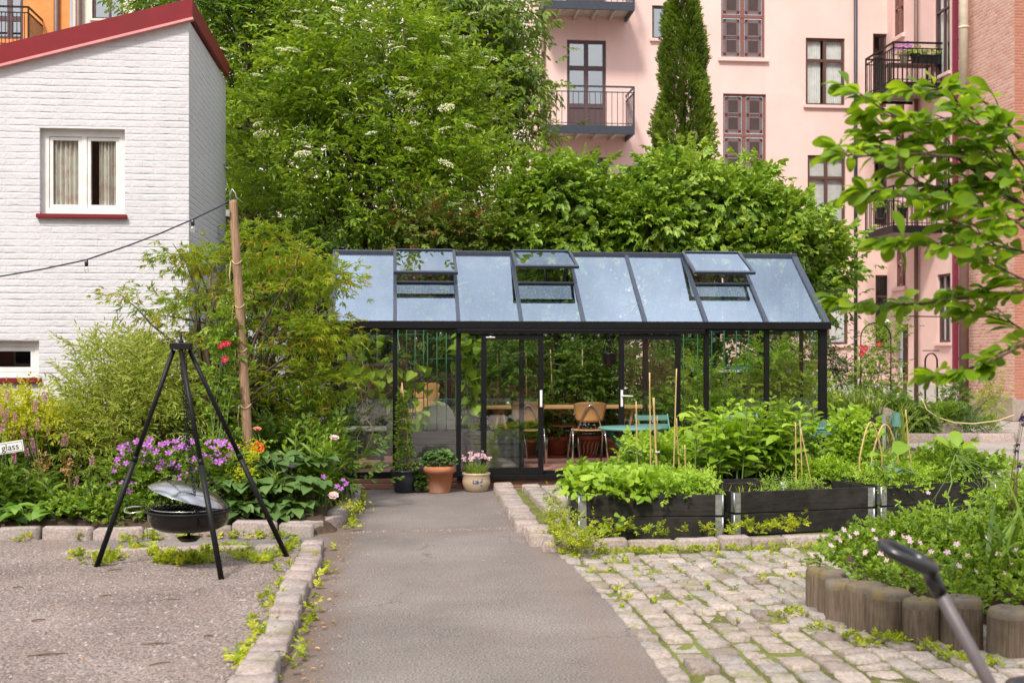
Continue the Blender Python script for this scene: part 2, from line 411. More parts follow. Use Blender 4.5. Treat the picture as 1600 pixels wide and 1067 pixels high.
hs = nt.nodes.new('ShaderNodeHueSaturation'); hs.inputs['Saturation'].default_value = 0.36; hs.inputs['Value'].default_value = 1.0
nt.links.new(sky.outputs[0], hs.inputs['Color'])
tc = nt.nodes.new('ShaderNodeTexCoord')
nz = noise(nt, tc.outputs['Generated'], 3.4, 8, 0.62)
cr = ramp(nt, [(0.38, (0, 0, 0)), (0.62, (1, 1, 1))]); nt.links.new(nz, cr.inputs[0])
skc = mixc(nt, mathn(nt, 'ADD', mathn(nt, 'MULTIPLY', cr.outputs[0], 0.48), 0.14), hs.outputs[0], (8.7, 8.9, 9.2))
spz = nt.nodes.new('ShaderNodeSeparateXYZ'); nt.links.new(tc.outputs['Generated'], spz.inputs[0])
zg = mathn(nt, 'ADD', mathn(nt, 'MULTIPLY', mathn(nt, 'MAXIMUM', spz.outputs[2], 0.0), 1.5), 0.42)
cz = nt.nodes.new('ShaderNodeCombineXYZ')
for i_ in range(3): nt.links.new(zg, cz.inputs[i_])
skc = mixc(nt, 1.0, skc, cz.outputs[0], 'MULTIPLY')
bg = nt.nodes.new('ShaderNodeBackground'); bg.inputs['Strength'].default_value = 0.12
nt.links.new(skc, bg.inputs['Color'])
wo = nt.nodes.new('ShaderNodeOutputWorld'); nt.links.new(bg.outputs[0], wo.inputs[0])
sl = bpy.data.lights.new('sun', 'SUN'); sl.energy = 3.0; sl.angle = math.radians(8); sl.color = (1.0, 0.91, 0.80)
so = bpy.data.objects.new('sun', sl); C.objects.link(so)
sd = Vector((SUN_DIR.x * math.cos(SUN_EL), SUN_DIR.y * math.cos(SUN_EL), math.sin(SUN_EL)))
so.rotation_euler = (-sd).to_track_quat('-Z', 'Y').to_euler(); so.location = (-10, -6, 18)
scn.view_settings.view_transform = 'Standard'; scn.view_settings.look = 'None'
scn.view_settings.exposure = 0.40; scn.view_settings.gamma = 1.0
scn.cycles.max_bounces = 10; scn.cycles.transparent_max_bounces = 24; scn.cycles.transmission_bounces = 6
scn.cycles.use_denoising = True
scn.cycles.caustics_reflective = False; scn.cycles.caustics_refractive = False
scn.cycles.sample_clamp_indirect = 6.0
# ================================================================== materials
def paintedbrick():
    m, nt, out = newmat('white_painted_brick'); co, wc = wallco(nt)
    a = nt.nodes.new('ShaderNodeVectorMath'); a.operation = 'MULTIPLY_ADD'
    nt.links.new(noise(nt, co, 5.5, 3, out='Color'), a.inputs[0]); a.inputs[1].default_value = (.05, .022, 0); nt.links.new(wc, a.inputs[2])
    br = nt.nodes.new('ShaderNodeTexBrick'); nt.links.new(a.outputs[0], br.inputs['Vector'])
    for k, v in (('Scale', 1.0), ('Mortar Size', .010), ('Mortar Smooth', 1.0), ('Brick Width', .27), ('Row Height', .0815), ('Bias', 0.0)): br.inputs[k].default_value = v
    sp = nt.nodes.new('ShaderNodeSeparateXYZ'); nt.links.new(a.outputs[0], sp.inputs[0])
    fr = mathn(nt, 'FRACT', mathn(nt, 'DIVIDE', sp.outputs[1], .0815)); tri = mathn(nt, 'ABSOLUTE', mathn(nt, 'SUBTRACT', fr, .5))
    row = ramp(nt, [(.30, (0, 0, 0)), (.5, (1, 1, 1))]); nt.links.new(tri, row.inputs[0])
    st = ramp(nt, [(.42, (.06,) * 3), (.72, (1, 1, 1))]); nt.links.new(noise(nt, co, 4.5, 5), st.inputs[0])
    groove = mathn(nt, 'MULTIPLY', row.outputs[0], st.outputs[0])
    h = mathn(nt, 'SUBTRACT', mathn(nt, 'MULTIPLY', noise(nt, co, 16, 6, .6), .8), mathn(nt, 'ADD', mathn(nt, 'MULTIPLY', groove, .55), mathn(nt, 'MULTIPLY', br.outputs['Fac'], .15)))
    r = ramp(nt, [(.3, (.60, .583, .61)), (.7, (.655, .638, .665))]); nt.links.new(noise(nt, co, 1.6, 6), r.inputs[0])
    col = mixc(nt, mathn(nt, 'MULTIPLY', groove, .16), r.outputs[0], (.44, .42, .42))
    mp = nt.nodes.new('ShaderNodeMapping'); mp.inputs['Scale'].default_value = (3.2, 3.2, .16); nt.links.new(co, mp.inputs['Vector'])
    gs = ramp(nt, [(.52, (0, 0, 0)), (.78, (1, 1, 1))]); nt.links.new(noise(nt, mp.outputs[0], 1.8, 7, .65), gs.inputs[0]); col = mixc(nt, mathn(nt, 'MULTIPLY', gs.outputs[0], .35), col, (.46, .44, .43))
    g = ramp(nt, [(.64, (0, 0, 0)), (.70, (1, 1, 1))]); nt.links.new(noise(nt, co, 21, 3), g.inputs[0]); col = mixc(nt, mathn(nt, 'MULTIPLY', mathn(nt, 'MULTIPLY', g.outputs[0], row.outputs[0]), .5), col, (.33, .30, .28))
    b = nd(nt, 'ShaderNodeBsdfPrincipled', Roughness=.75); b.inputs['Specular IOR Level'].default_value = .25; nt.links.new(col, b.inputs['Base Color'])
    bp = nd(nt, 'ShaderNodeBump', Strength=.7, Distance=.022); nt.links.new(h, bp.inputs['Height']); nt.links.new(bp.outputs[0], b.inputs['Normal'])
    nt.links.new(b.outputs[0], out.inputs[0]); return m
def mat_render(name, c1, c2, cs, cp):
    m, nt, out = newmat(name); co = objco(nt)
    r = ramp(nt, [(.3, c1), (.7, c2)]); nt.links.new(noise(nt, co, 1.1, 7), r.inputs[0]); col = r.outputs[0]
    mp = nt.nodes.new('ShaderNodeMapping'); mp.inputs['Scale'].default_value = (2.4, 2.4, .13); nt.links.new(co, mp.inputs['Vector'])
    g = ramp(nt, [(.55, (0, 0, 0)), (.8, (1, 1, 1))]); nt.links.new(noise(nt, mp.outputs[0], 1.6, 7, .65), g.inputs[0]); col = mixc(nt, mathn(nt, 'MULTIPLY', g.outputs[0], .5), col, cs)
    p = ramp(nt, [(.62, (0, 0, 0)), (.66, (1, 1, 1))]); nt.links.new(noise(nt, co, .7, 4), p.inputs[0]); col = mixc(nt, mathn(nt, 'MULTIPLY', p.outputs[0], .22), col, cp)
    s_ = ramp(nt, [(.72, (0, 0, 0)), (.76, (1, 1, 1))]); nt.links.new(noise(nt, co, 6, 3), s_.inputs[0]); col = mixc(nt, mathn(nt, 'MULTIPLY', s_.outputs[0], .3), col, cs)
    b = nd(nt, 'ShaderNodeBsdfPrincipled', Roughness=.9); b.inputs['Specular IOR Level'].default_value = .15; nt.links.new(col, b.inputs['Base Color'])
    bp = nd(nt, 'ShaderNodeBump', Strength=.3, Distance=.01); nt.links.new(noise(nt, co, 35, 5), bp.inputs['Height']); nt.links.new(bp.outputs[0], b.inputs['Normal'])
    nt.links.new(b.outputs[0], out.inputs[0]); return m
M = {}
M['white_brick'] = paintedbrick()
M['brick'] = brickmat('red_brick', (.56, .25, .18), (.78, .48, .38), (.66, .56, .49), .25, .086, .016, .9, .8, .02, (.60, .40, .33), 0.0, (.62, .43, .36))
M['brick_red'] = brickmat('red_brick_front', (.46, .15, .09), (.55, .22, .14), (.40, .30, .25), .22, .076, .014, .9, .8, .02, (.38, .2, .15))
M['plinth_brick'] = brickmat('old_brick', (.40, .16, .11), (.34, .15, .11), (.30, .25, .22), .2, .07, .012, .9, .8, .02)
M['pink'] = mat_render('pink_render', (.75, .525, .48), (.80, .585, .54), (.62, .44, .40), (.80, .64, .60))
M['pink_plain'] = mat_noise('pink_render', (.72, .46, .41), (.77, .52, .465), 2.0, .9, 0, .25, 45, .15, (.74, .56, .51), .5)
M['cream'] = mat_noise('cream_render', (.74, .66, .56), (.79, .72, .62), 2.0, .9, 0, .25, 45, .15)
M['orange'] = mat_noise('orange_render', (.72, .27, .085), (.78, .33, .12), 2.5, .9, 0, .9, 14, .15)
M['plinth'] = mat_noise('grey_plinth', (.52, .51, .48), (.62, .60, .57), 3, .9, 0, .3, 40, .2)
M['red_metal'] = mat_noise('red_painted_metal', (.19, .012, .018), (.23, .017, .024), 3, .55, 0, .04, 20, .25, (.17, .016, .02), 2)
M['red_edge'] = mat_flat('pale_red_edge', (.66, .27, .27), .5)
M['white_frame'] = mat_flat('white_frame', (.78, .76, .74), .4)
M['brown_frame'] = mat_noise('brown_frame', (.085, .04, .03), (.12, .06, .045), 20, .5, 0, .1, 60)
M['red_frame'] = mat_noise('red_brown_frame', (.19, .075, .06), (.24, .10, .08), 20, .5, 0, .1, 60)
M['dark_frame'] = mat_noise('aubergine_frame', (.08, .048, .05), (.11, .065, .068), 20, .45, 0, .1, 60)
M['lead'] = mat_flat('pale_lead_glass', (.15, .14, .15), .3)
M['dark_glass'] = mat_flat('dark_red_glass', (.05, .012, .015), .12, 0, .6)
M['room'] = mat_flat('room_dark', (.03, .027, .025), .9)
M['winglass'] = glassmat('window_glass', .06, .75, (.95, .97, .97))
M['skyglass'] = glassmat('bright_window_glass', .5, .6, (.9, .93, .95))
M['slate'] = mat_noise('slate_blue_metal', (.028, .036, .052), (.04, .05, .068), 10, .45, .0, .05, 60, .45)
M['iron'] = mat_noise('black_iron', (.006, .006, .007), (.012, .011, .011), 30, .5, .0, .1, 120, .25)
M['alu'] = mat_noise('black_aluminium', (.005, .005, .006), (.008, .008, .009), 15, .45, .0, .03, 120, .25)
M['alu_rib'] = mat_noise('blue_grey_aluminium', (.045, .055, .085), (.06, .07, .10), 15, .33, .3, .03, 120, .5)
M['galv'] = mat_noise('galvanised_steel', (.34, .35, .36), (.52, .53, .54), 25, .42, .75, .15, 90, .5)
M['chrome'] = mat_flat('chrome', (.6, .58, .56), .18, 1.0)
M['grey_soffit'] = mat_flat('pale_soffit', (.46, .41, .37), .8)
M['brown_pipe'] = mat_flat('brown_pipe', (.15, .085, .07), .45)
M['cream_pipe'] = mat_flat('cream_pipe', (.62, .55, .42), .45)
M['maroon'] = mat_flat('maroon_metal', (.20, .03, .055), .5, 0, .25)
M['curtain'] = mat_noise('floral_curtain', (.54, .54, .46), (.64, .63, .55), 3, .95, 0, .1, 30, .1, (.46, .26, .24), 11)
M['netcurtain'] = mat_flat('net_curtain', (.66, .66, .64), .95)
M['blind'] = mat_flat('white_blind', (.62, .62, .60), .7)
M['glass_roof'] = glassmat('roof_glass', .42, .35, (.88, .93, .93), (.68, .81, 1.0), .0, .025)
M['glass_wall'] = glassmat('greenhouse_glass', .12, .7, (.92, .95, .93), (1, 1, 1), .0, .012)
M['asphalt'] = None
M['pole_wood'] = woodmat('pole_wood', (.17, .095, .055), (.40, .26, .165), 6, 'Z', .8, .05, (.17, .095, .055))
M['pine'] = woodmat('pine_board', (.58, .33, .13), (.68, .42, .19), 4, 'X', .5, .05)
M['ply'] = woodmat('chair_plywood', (.50, .25, .09), (.60, .33, .13), 4, 'Z', .35, .05)
M['log'] = woodmat('log_side', (.085, .06, .041), (.21, .158, .114), 6, 'Z', .9, .06, (.06, .045, .025))
M['log_top'] = mat_noise('log_top', (.11, .09, .07), (.20, .165, .13), 14, .9, 0, .5, 60, .2, (.17, .12, .02), 7)
M['bamboo'] = woodmat('bamboo', (.46, .30, .12), (.58, .41, .19), 5, 'Z', .55, .2)
M['black_board'] = woodmat('black_stained_board', (.009, .008, .008), (.028, .025, .023), 4, 'X', .6, .05, (.05, .043, .037))
M['grey_board'] = woodmat('weathered_board', (.16, .125, .10), (.26, .21, .17), 4, 'X', .85, .05)
M['deck_board'] = woodmat('dark_grey_board', (.05, .047, .047), (.085, .08, .08), 4, 'X', .8, .05)
M['terracotta'] = mat_noise('terracotta', (.46, .17, .08), (.56, .23, .12), 7, .85, 0, .2, 60, .2, (.55, .33, .24), 5)
M['darkterra'] = mat_noise('dark_terracotta', (.30, .085, .05), (.38, .12, .07), 7, .7, 0, .2, 60, .3)
M['navy_glaze'] = mat_noise('dark_blue_glaze', (.012, .014, .022), (.022, .025, .036), 8, .18, 0, .05, 40, .6)
M['cream_glaze'] = mat_noise('cream_glaze', (.50, .40, .27), (.58, .47, .33), 8, .22, 0, .04, 40, .6, (.40, .27, .16), 4)
M['blue_paint'] = mat_flat('blue_motif', (.08, .11, .26), .25)
M['teal'] = mat_noise('teal_paint', (.10, .24, .205), (.125, .275, .235), 10, .4, 0, .04, 60)
M['teal_dark'] = mat_flat('dark_teal_paint', (.03, .12, .10), .4)
M['plastic'] = mat_flat('white_plastic', (.72, .70, .66), .45)
M['black_plastic'] = mat_flat('black_plastic', (.014, .014, .016), .3, 0, .6)
M['rubber_grip'] = mat_flat('black_rubber', (.011, .011, .013), .28, 0, .7)
M['shaft_grey'] = mat_flat('grey_shaft', (.13, .11, .115), .5, .2)
M['concrete'] = mat_noise('brown_concrete', (.30, .245, .205), (.40, .33, .28), 4, .9, 0, .4, 40, .2)
M['green_wire'] = mat_flat('green_wire', (.05, .22, .10), .4)
M['string'] = mat_flat('jute_string', (.60, .46, .26), .9)
M['cord'] = mat_flat('dark_blue_cord', (.016, .022, .045), .5)
M['bulb'] = glassmat('clear_bulb', .25, .6, (.97, .97, .95))
M['sign_white'] = mat_flat('white_enamel', (.72, .72, .70), .3, 0, .5)
M['sign_black'] = mat_flat('sign_black', (.015, .015, .016), .4)
M['soil'] = mat_noise('garden_soil', (.045, .03, .022), (.10, .07, .05), 14, .95, 0, 1.0, 30, .1)
M['brickfloor'] = brickmat('floor', (.42, .20, .16), (.34, .17, .14), (.3, .25, .22), .2, .1, .01, .8, .3, .01)
M['bark'] = woodmat('bark', (.055, .038, .026), (.12, .085, .06), 4, 'Z', .95, .25)
M['stem'] = mat_flat('green_stem', (.12, .20, .04), .6)
M['brownstem'] = mat_flat('brown_stem', (.13, .075, .04), .8)
M['vine_stem'] = mat_flat('pale_vine_stem', (.42, .34, .18), .7)
M['burnt'] = mat_noise('enamel_bowl', (.006, .005, .005), (.010, .009, .009), 8, .14, 0, .02, 40, .4)
M['steel_lid'] = mat_noise('polished_steel_lid', (.36, .36, .38), (.46, .46, .48), 4, .16, .95, .02, 20, .5)
# stone, asphalt, gravel --------------------------------------------------
def stonemat(name, stops, moss=None):
    m, nt, out = newmat(name); co = objco(nt)
    at = nt.nodes.new('ShaderNodeAttribute'); at.attribute_name = 'rnd'
    r = ramp(nt, [(i / (len(stops) - 1), s) for i, s in enumerate(stops)]); nt.links.new(at.outputs['Fac'], r.inputs[0])
    sp = ramp(nt, [(.35, (.66, .63, .62)), (.6, (1.12, 1.12, 1.12))]); nt.links.new(noise(nt, co, 45, 5, .7), sp.inputs[0])
    col = mixc(nt, 1.0, r.outputs[0], sp.outputs[0], 'MULTIPLY')
    g = ramp(nt, [(.52, (0, 0, 0)), (.75, (1, 1, 1))]); nt.links.new(noise(nt, co, 9, 5), g.inputs[0])
    col = mixc(nt, mathn(nt, 'MULTIPLY', g.outputs[0], .55), col, (.16, .13, .11))
    if moss:
        g2 = ramp(nt, [(.58, (0, 0, 0)), (.68, (1, 1, 1))]); nt.links.new(noise(nt, co, 3.2, 6), g2.inputs[0]); col = mixc(nt, mathn(nt, 'MULTIPLY', g2.outputs[0], .5), col, moss)
    b = nd(nt, 'ShaderNodeBsdfPrincipled', Roughness=.85); b.inputs['Specular IOR Level'].default_value = .25; nt.links.new(col, b.inputs['Base Color'])
    bp = nd(nt, 'ShaderNodeBump', Strength=.7, Distance=.012); nt.links.new(noise(nt, co, 28, 6, .65), bp.inputs['Height']); nt.links.new(bp.outputs[0], b.inputs['Normal'])
    nt.links.new(b.outputs[0], out.inputs[0]); return m
M['sett'] = stonemat('granite_sett', [(.24, .195, .168), (.38, .325, .285), (.30, .275, .25), (.44, .37, .325), (.35, .29, .25)], (.19, .20, .05))
M['kerbstone'] = stonemat('granite_kerb', [(.29, .235, .21), (.39, .32, .295), (.33, .29, .265), (.42, .335, .30)], (.18, .17, .07))
def groundmat(name, c1, c2, c3, fine, speck=(.6, 1.25), bump=.6, dist=.01, patches=None, coarse=1.2):
    m, nt, out = newmat(name); co = objco(nt)
    r = ramp(nt, [(.32, c1), (.52, c2), (.72, c3)]); nt.links.new(noise(nt, co, coarse, 7, .62), r.inputs[0])
    f = noise(nt, co, fine, 3, .75); sp = ramp(nt, [(.37, (speck[0],) * 3), (.63, (speck[1],) * 3)]); nt.links.new(f, sp.inputs[0])
    col = mixc(nt, 1.0, r.outputs[0], sp.outputs[0], 'MULTIPLY')
    if patches:
        g = ramp(nt, [(patches[1], (0, 0, 0)), (patches[1] + .14, (1, 1, 1))]); nt.links.new(noise(nt, co, patches[2], 7, .6), g.inputs[0]); col = mixc(nt, mathn(nt, 'MULTIPLY', g.outputs[0], patches[3]), col, patches[0])
    b = nd(nt, 'ShaderNodeBsdfPrincipled', Roughness=.9); b.inputs['Specular IOR Level'].default_value = .2; nt.links.new(col, b.inputs['Base Color'])
    bp = nd(nt, 'ShaderNodeBump', Strength=bump, Distance=dist); nt.links.new(f, bp.inputs['Height']); nt.links.new(bp.outputs[0], b.inputs['Normal'])
    nt.links.new(b.outputs[0], out.inputs[0]); return m
M['asphalt'] = groundmat('old_asphalt', (.145, .124, .114), (.19, .165, .153), (.235, .207, .194), 80, (.4, 1.6), .7, .006, ((.18, .135, .11), .56, 1.7, .45), .8)
def worn_asphalt():
    m = M['asphalt']; nt = m.node_tree; co = objco(nt); pb = [n for n in nt.nodes if n.type == 'BSDF_PRINCIPLED'][0]; src = pb.inputs['Base Color'].links[0].from_socket
    sp = nt.nodes.new('ShaderNodeSeparateXYZ'); nt.links.new(co, sp.inputs[0])
    w_ = mathn(nt, 'MULTIPLY', mathn(nt, 'SUBTRACT', noise(nt, co, 2.4, 6, .65), .5), .55)
    def band(axis, at, width):
        d = mathn(nt, 'ABSOLUTE', mathn(nt, 'ADD', mathn(nt, 'SUBTRACT', sp.outputs[axis], at), w_)); r = ramp(nt, [(0, (1, 1, 1)), (width, (0, 0, 0))]); nt.links.new(d, r.inputs[0]); return r.outputs[0]
    col = mixc(nt, mathn(nt, 'MULTIPLY', band(0, -.50, .26), .75), src, (.15, .10, .072))
    col = mixc(nt, mathn(nt, 'MULTIPLY', band(0, 1.2, .2), .5), col, (.21, .155, .125))
    col = mixc(nt, mathn(nt, 'MULTIPLY', band(1, 10.9, .16), .6), col, (.19, .13, .10))
    vr = nt.nodes.new('ShaderNodeTexVoronoi'); vr.feature = 'DISTANCE_TO_EDGE'; vr.inputs['Scale'].default_value = .75
    a = nt.nodes.new('ShaderNodeVectorMath'); a.operation = 'MULTIPLY_ADD'; nt.links.new(noise(nt, co, 3.5, 5, .6, 'Color'), a.inputs[0]); a.inputs[1].default_value = (.5, .5, 0); nt.links.new(co, a.inputs[2]); nt.links.new(a.outputs[0], vr.inputs['Vector'])
    ck = ramp(nt, [(.003, (1, 1, 1)), (.009, (0, 0, 0))]); nt.links.new(vr.outputs['Distance'], ck.inputs[0])
    g = ramp(nt, [(.5, (0, 0, 0)), (.6, (1, 1, 1))]); nt.links.new(noise(nt, co, .8, 3), g.inputs[0])
    col = mixc(nt, mathn(nt, 'MULTIPLY', mathn(nt, 'MULTIPLY', ck.outputs[0], g.outputs[0]), .55), col, (.07, .055, .048))
    st = ramp(nt, [(.66, (0, 0, 0)), (.7, (1, 1, 1))]); nt.links.new(noise(nt, co, 26, 2), st.inputs[0]); col = mixc(nt, mathn(nt, 'MULTIPLY', st.outputs[0], .3), col, (.09, .072, .065))
    nt.links.new(col, pb.inputs['Base Color'])
worn_asphalt()
M['gravel'] = groundmat('fine_gravel', (.195, .153, .135), (.26, .208, .186), (.325, .266, .243), 62, (.35, 1.6), 1.0, .014, ((.25, .185, .16), .55, 1.3, .5), .9)
M['mossy'] = groundmat('mossy_joint', (.085, .08, .03), (.15, .16, .04), (.17, .13, .08), 60, (.6, 1.3), .8, .01, ((.16, .21, .035), .5, 2.0, .7), 2)
M['yard'] = groundmat('yard_gravel', (.28, .24, .22), (.36, .31, .28), (.40, .35, .32), 60, (.65, 1.25), .6, .01)
# ================================================================== ground
def structure(name, mb, mat, **k):
    o = mb.build(name, mat, **k); o['kind'] = 'structure'; return o
def poly(pts, z): 
    mb = MB(); mb.add([(x, y, z) for x, y in pts], [tuple(range(len(pts)))]); return mb
structure('ground', poly([(-150, -150), (150, -150), (150, 150), (-150, 150)], -0.035), M['yard'])
structure('gravel_yard', poly([(-14, 1.0), (-.66, 1.0), (-.66, 10.0), (-2.2, 10.0), (-2.9, 10.72), (-14, 10.72)], 0.012), M['gravel'])
structure('asphalt_path', poly([(-.66, 1.0), (1.38, 1.0), (1.38, 9.62), (1.16, 10.3), (1.14, 11.4), (1.22, 14.36), (-.52, 14.36), (-.5, 12.6), (-.64, 11.3), (-.9, 10.78), (-2.9, 10.72), (-2.2, 10.0), (-.66, 10.0)], 0.0), M['asphalt'])
structure('paving_bed', poly([(1.24, 1.0), (9, 1.0), (9, 9.7), (1.26, 9.7)], -0.006), M['mossy'])
structure('bed_ground', poly([(1.1, 9.7), (9, 9.7), (9, 14.36), (1.18, 14.36)], -0.009), M['mossy'])
def stones(name, items, mat, seed, top=.0, sub=4):
    """rounded irregular stones: items (cx,cy,lx,ly,height,rot); one mesh"""
    rng = np.random.default_rng(seed); vs = []; rn = []; k = sub + 1
    fs = []
    gi = np.arange(k * k).reshape(k, k)
    quads = [(gi[i, j], gi[i, j + 1], gi[i + 1, j + 1], gi[i + 1, j]) for i in range(sub) for j in range(sub)]
    ring = list(gi[0, :-1]) + list(gi[:-1, -1]) + list(gi[-1, :0:-1]) + list(gi[:0:-1, 0])
    nb = k * k
    side = []
    for a in range(len(ring)):
        b = (a + 1) % len(ring); side.append((ring[b], ring[a], nb + a, nb + b))
    tpl = quads + side; per = nb + len(ring)
    lin = np.array([-1, -.86, 0, .86, 1.0])
    for cx, cy, lx, ly, h, rot in items:
        X, Yy = np.meshgrid(lin, lin)
        pw = 7.0; q = (np.abs(X) ** pw + np.abs(Yy) ** pw) ** (1 / pw); q = np.maximum(q, 1)
        x = X / q * (1 + .0 * q); y = Yy / q
        edge = np.maximum(np.abs(X), np.abs(Yy))
        z = h - (edge > .99) * min(.014, h * .4) - (np.abs(X) > .99) * (np.abs(Yy) > .99) * .006 + rng.normal(0, .003, X.shape) + rng.normal(0, .006) + (X * rng.normal(0, .004) + Yy * rng.normal(0, .004))
        x = x * lx / 2 + rng.normal(0, .022, X.shape) * lx * .5; y = y * ly / 2 + rng.normal(0, .022, X.shape) * ly * .5
        x, y, z = x.ravel(), y.ravel(), z.ravel()
        bx = x[ring] * 1.02; by = y[ring] * 1.02; bz = np.full(len(ring), -.03)
        ax = np.concatenate([x, bx]); ay = np.concatenate([y, by]); az = np.concatenate([z, bz])
        c, s_ = math.cos(rot), math.sin(rot)
        vs.append(np.stack([cx + ax * c - ay * s_, cy + ax * s_ + ay * c, az + top], 1)); rn.append(np.full(per, rng.random()))
    n = len(items); off = np.arange(n) * per; fl = np.concatenate([np.array(t) for t in tpl])
    loops = (off[:, None] + fl[None]).ravel(); tot = np.full(n * len(tpl), 4); st = np.arange(n * len(tpl)) * 4
    me = mesh_np(name, np.concatenate(vs), (loops, st, tot), per, mat, np.concatenate(rn), True)
    o = link(name, me); o['kind'] = 'structure'; return o
rng = np.random.default_rng(3)
it = []
x = 1.31
col = 0
while x < 8.6:
    wd = rng.uniform(.14, .19); y = 1.6 + rng.uniform(0, .3)
    while y < 9.55:
        ln = rng.uniform(.13, .25)
        xx = x + wd / 2 + .05 * math.sin(y * .9 + x)
        if y + ln < 9.62 and not (x > 3.6 and False):
            it.append((xx, y + ln / 2, wd - .026, ln - .026, .009 + rng.normal(0, .003), rng.normal(0, .035)))
        y += ln
    x += wd; col += 1
stones('cobblestone_paving', it, M['sett'], 5)
# paved apron between the path and the raised beds
it = []; x = 1.5
while x < 6.0:
    wd = rng.uniform(.17, .25); y = (9.98 if x < 1.62 else 12.6) + rng.uniform(0, .2)
    while y < 14.1:
        ln = rng.uniform(.22, .42)
        it.append((x + wd / 2, y + ln / 2, wd - .02, min(ln, 14.25 - y) - .02, .055 + rng.normal(0, .005), rng.normal(0, .04))); y += ln
    x += wd
stones('paved_apron', it, M['sett'], 6)
# kerbs
it = []; y = 1.2
while y < 9.95:
    l = rng.uniform(.2, .34) if y > 6.5 else rng.uniform(.17, .27)
    it.append((-.655 + .012 * math.sin(y * 3), y + l / 2, .185 + rng.normal(0, .012), l - .013, .08 + rng.normal(0, .006), rng.normal(0, .03))); y += l
x = -.82
while x > -2.25:
    l = rng.uniform(.3, .5); it.append((x - l / 2, 10.0 + (x + .8) * .11, l - .015, .12, .045 + rng.normal(0, .005), .1)); x -= l
stones('path_kerb', it, M['kerbstone'], 8)
it = []; x = -9.0                                   # kerb of the flower border on the left
while x < -.95:
    l = rng.uniform(.3, .44); yy = 10.72 + .03 * (x + 3) / 3
    it.append((x + l / 2, yy, l - .012, .15, .11 + rng.normal(0, .010), rng.normal(0, .03))); x += l
for cx, cy, r in ((-.80, 10.90, .5), (-.62, 11.17, 1.0), (-.54, 11.5, 1.4), (-.50, 11.85, 1.5), (-.47, 12.2, 1.52), (-.45, 12.55, 1.55), (-.44, 12.9, 1.57), (-.44, 13.25, 1.57), (-.45, 13.6, 1.57)):
    it.append((cx, cy, .33, .15, .12 + rng.normal(0, .008), r))
stones('border_kerb', it, M['kerbstone'], 9)
it = []; x = 1.2                                    # kerb in front of the raised beds and along the apron
while x < 3.72:
    l = rng.uniform(.24, .42); it.append((x + l / 2, 9.74 + .06 * (x - 1.2), l - .01, .16, .085 + rng.normal(0, .008), .03 + rng.normal(0, .03))); x += l
y = 9.95
while y < 14.1:
    l = rng.uniform(.2, .34); it.append((1.22 + .05 * (y - 11.5) / 2 + (.06 if y < 10.6 else 0), y + l / 2, .22, l - .01, .085 + rng.normal(0, .008), rng.normal(0, .06))); y += l
stones('bed_kerb', it, M['kerbstone'], 10)
# soil
def soil_patch(name, x0, x1, y0, y1, z, amp, nx, ny, seed, inside=None):
    rng = np.random.default_rng(seed); mb = MB(); xs = np.linspace(x0, x1, nx); ys = np.linspace(y0, y1, ny); vs = []
    for j in range(ny):
        for i in range(nx):
            e = min(i, nx - 1 - i, j, ny - 1 - j); vs.append((xs[i], ys[j], (z if e > 0 else -.02) + rng.normal(0, amp)))
    fs = [(j*nx+i, j*nx+i+1, (j+1)*nx+i+1, (j+1)*nx+i) for j in range(ny - 1) for i in range(nx - 1)]
    mb.add(vs, fs, 0, True); return structure(name, mb, M['soil'])
soil_patch('border_soil', -9, -.52, 10.78, 14.6, .13, .02, 60, 26, 1)
soil_patch('log_bed_soil', 3.42, 8.6, 6.35, 9.2, .2, .02, 36, 20, 2)
soil_patch('back_soil', -3, 9, 17.3, 24, .05, .03, 40, 24, 3)
# far courtyard kerb (by the pink house)
it = []; x = 7.5
while x < 14:
    l = rng.uniform(.6, .9); it.append((x + l / 2, 21.4, l - .02, .25, .14, 0)); x += l
stones('courtyard_kerb', it, M['kerbstone'], 12)
structure('courtyard_path', poly([(6.3, 14.6), (15, 14.6), (15, 21.3), (6.3, 21.3)], -0.02), M['yard'])
# ================================================================== buildings
ZUP = Vector((0, 0, 1))
def wall(mb, o, u, n, W, H, holes, reveal=.14, mat=0, mrev=None, top=None):
    """wall rectangle W x H in frame (o,u,z) with rectangular holes (x0,x1,z0,z1) and their reveals; top(x) gives a sloping top"""
    xs = sorted(set([0, W] + [h[0] for h in holes] + [h[1] for h in holes])); zs = sorted(set([0, H] + [h[2] for h in holes] + [h[3] for h in holes]))
    for i in range(len(xs) - 1):
        for j in range(len(zs) - 1):
            cx, cz = (xs[i] + xs[i+1]) / 2, (zs[j] + zs[j+1]) / 2
            if any(h[0] < cx < h[1] and h[2] < cz < h[3] for h in holes): continue
            ta, tb = zs[j+1], zs[j+1]
            if top and j == len(zs) - 2: ta, tb = top(xs[i]), top(xs[i+1])
            mb.quad(o + u * xs[i] + ZUP * zs[j], o + u * xs[i+1] + ZUP * zs[j], o + u * xs[i+1] + ZUP * tb, o + u * xs[i] + ZUP * ta, mat)
    mr = mat if mrev is None else mrev
    for x0, x1, z0, z1 in holes:
        a, b, c, d = [o + u * p + ZUP * q for p, q in ((x0, z0), (x1, z0), (x1, z1), (x0, z1))]
        k = n * -reveal
        for p, q in ((a, b), (b, c), (c, d), (d, a)): mb.quad(p, q, q + k, p + k, mr)
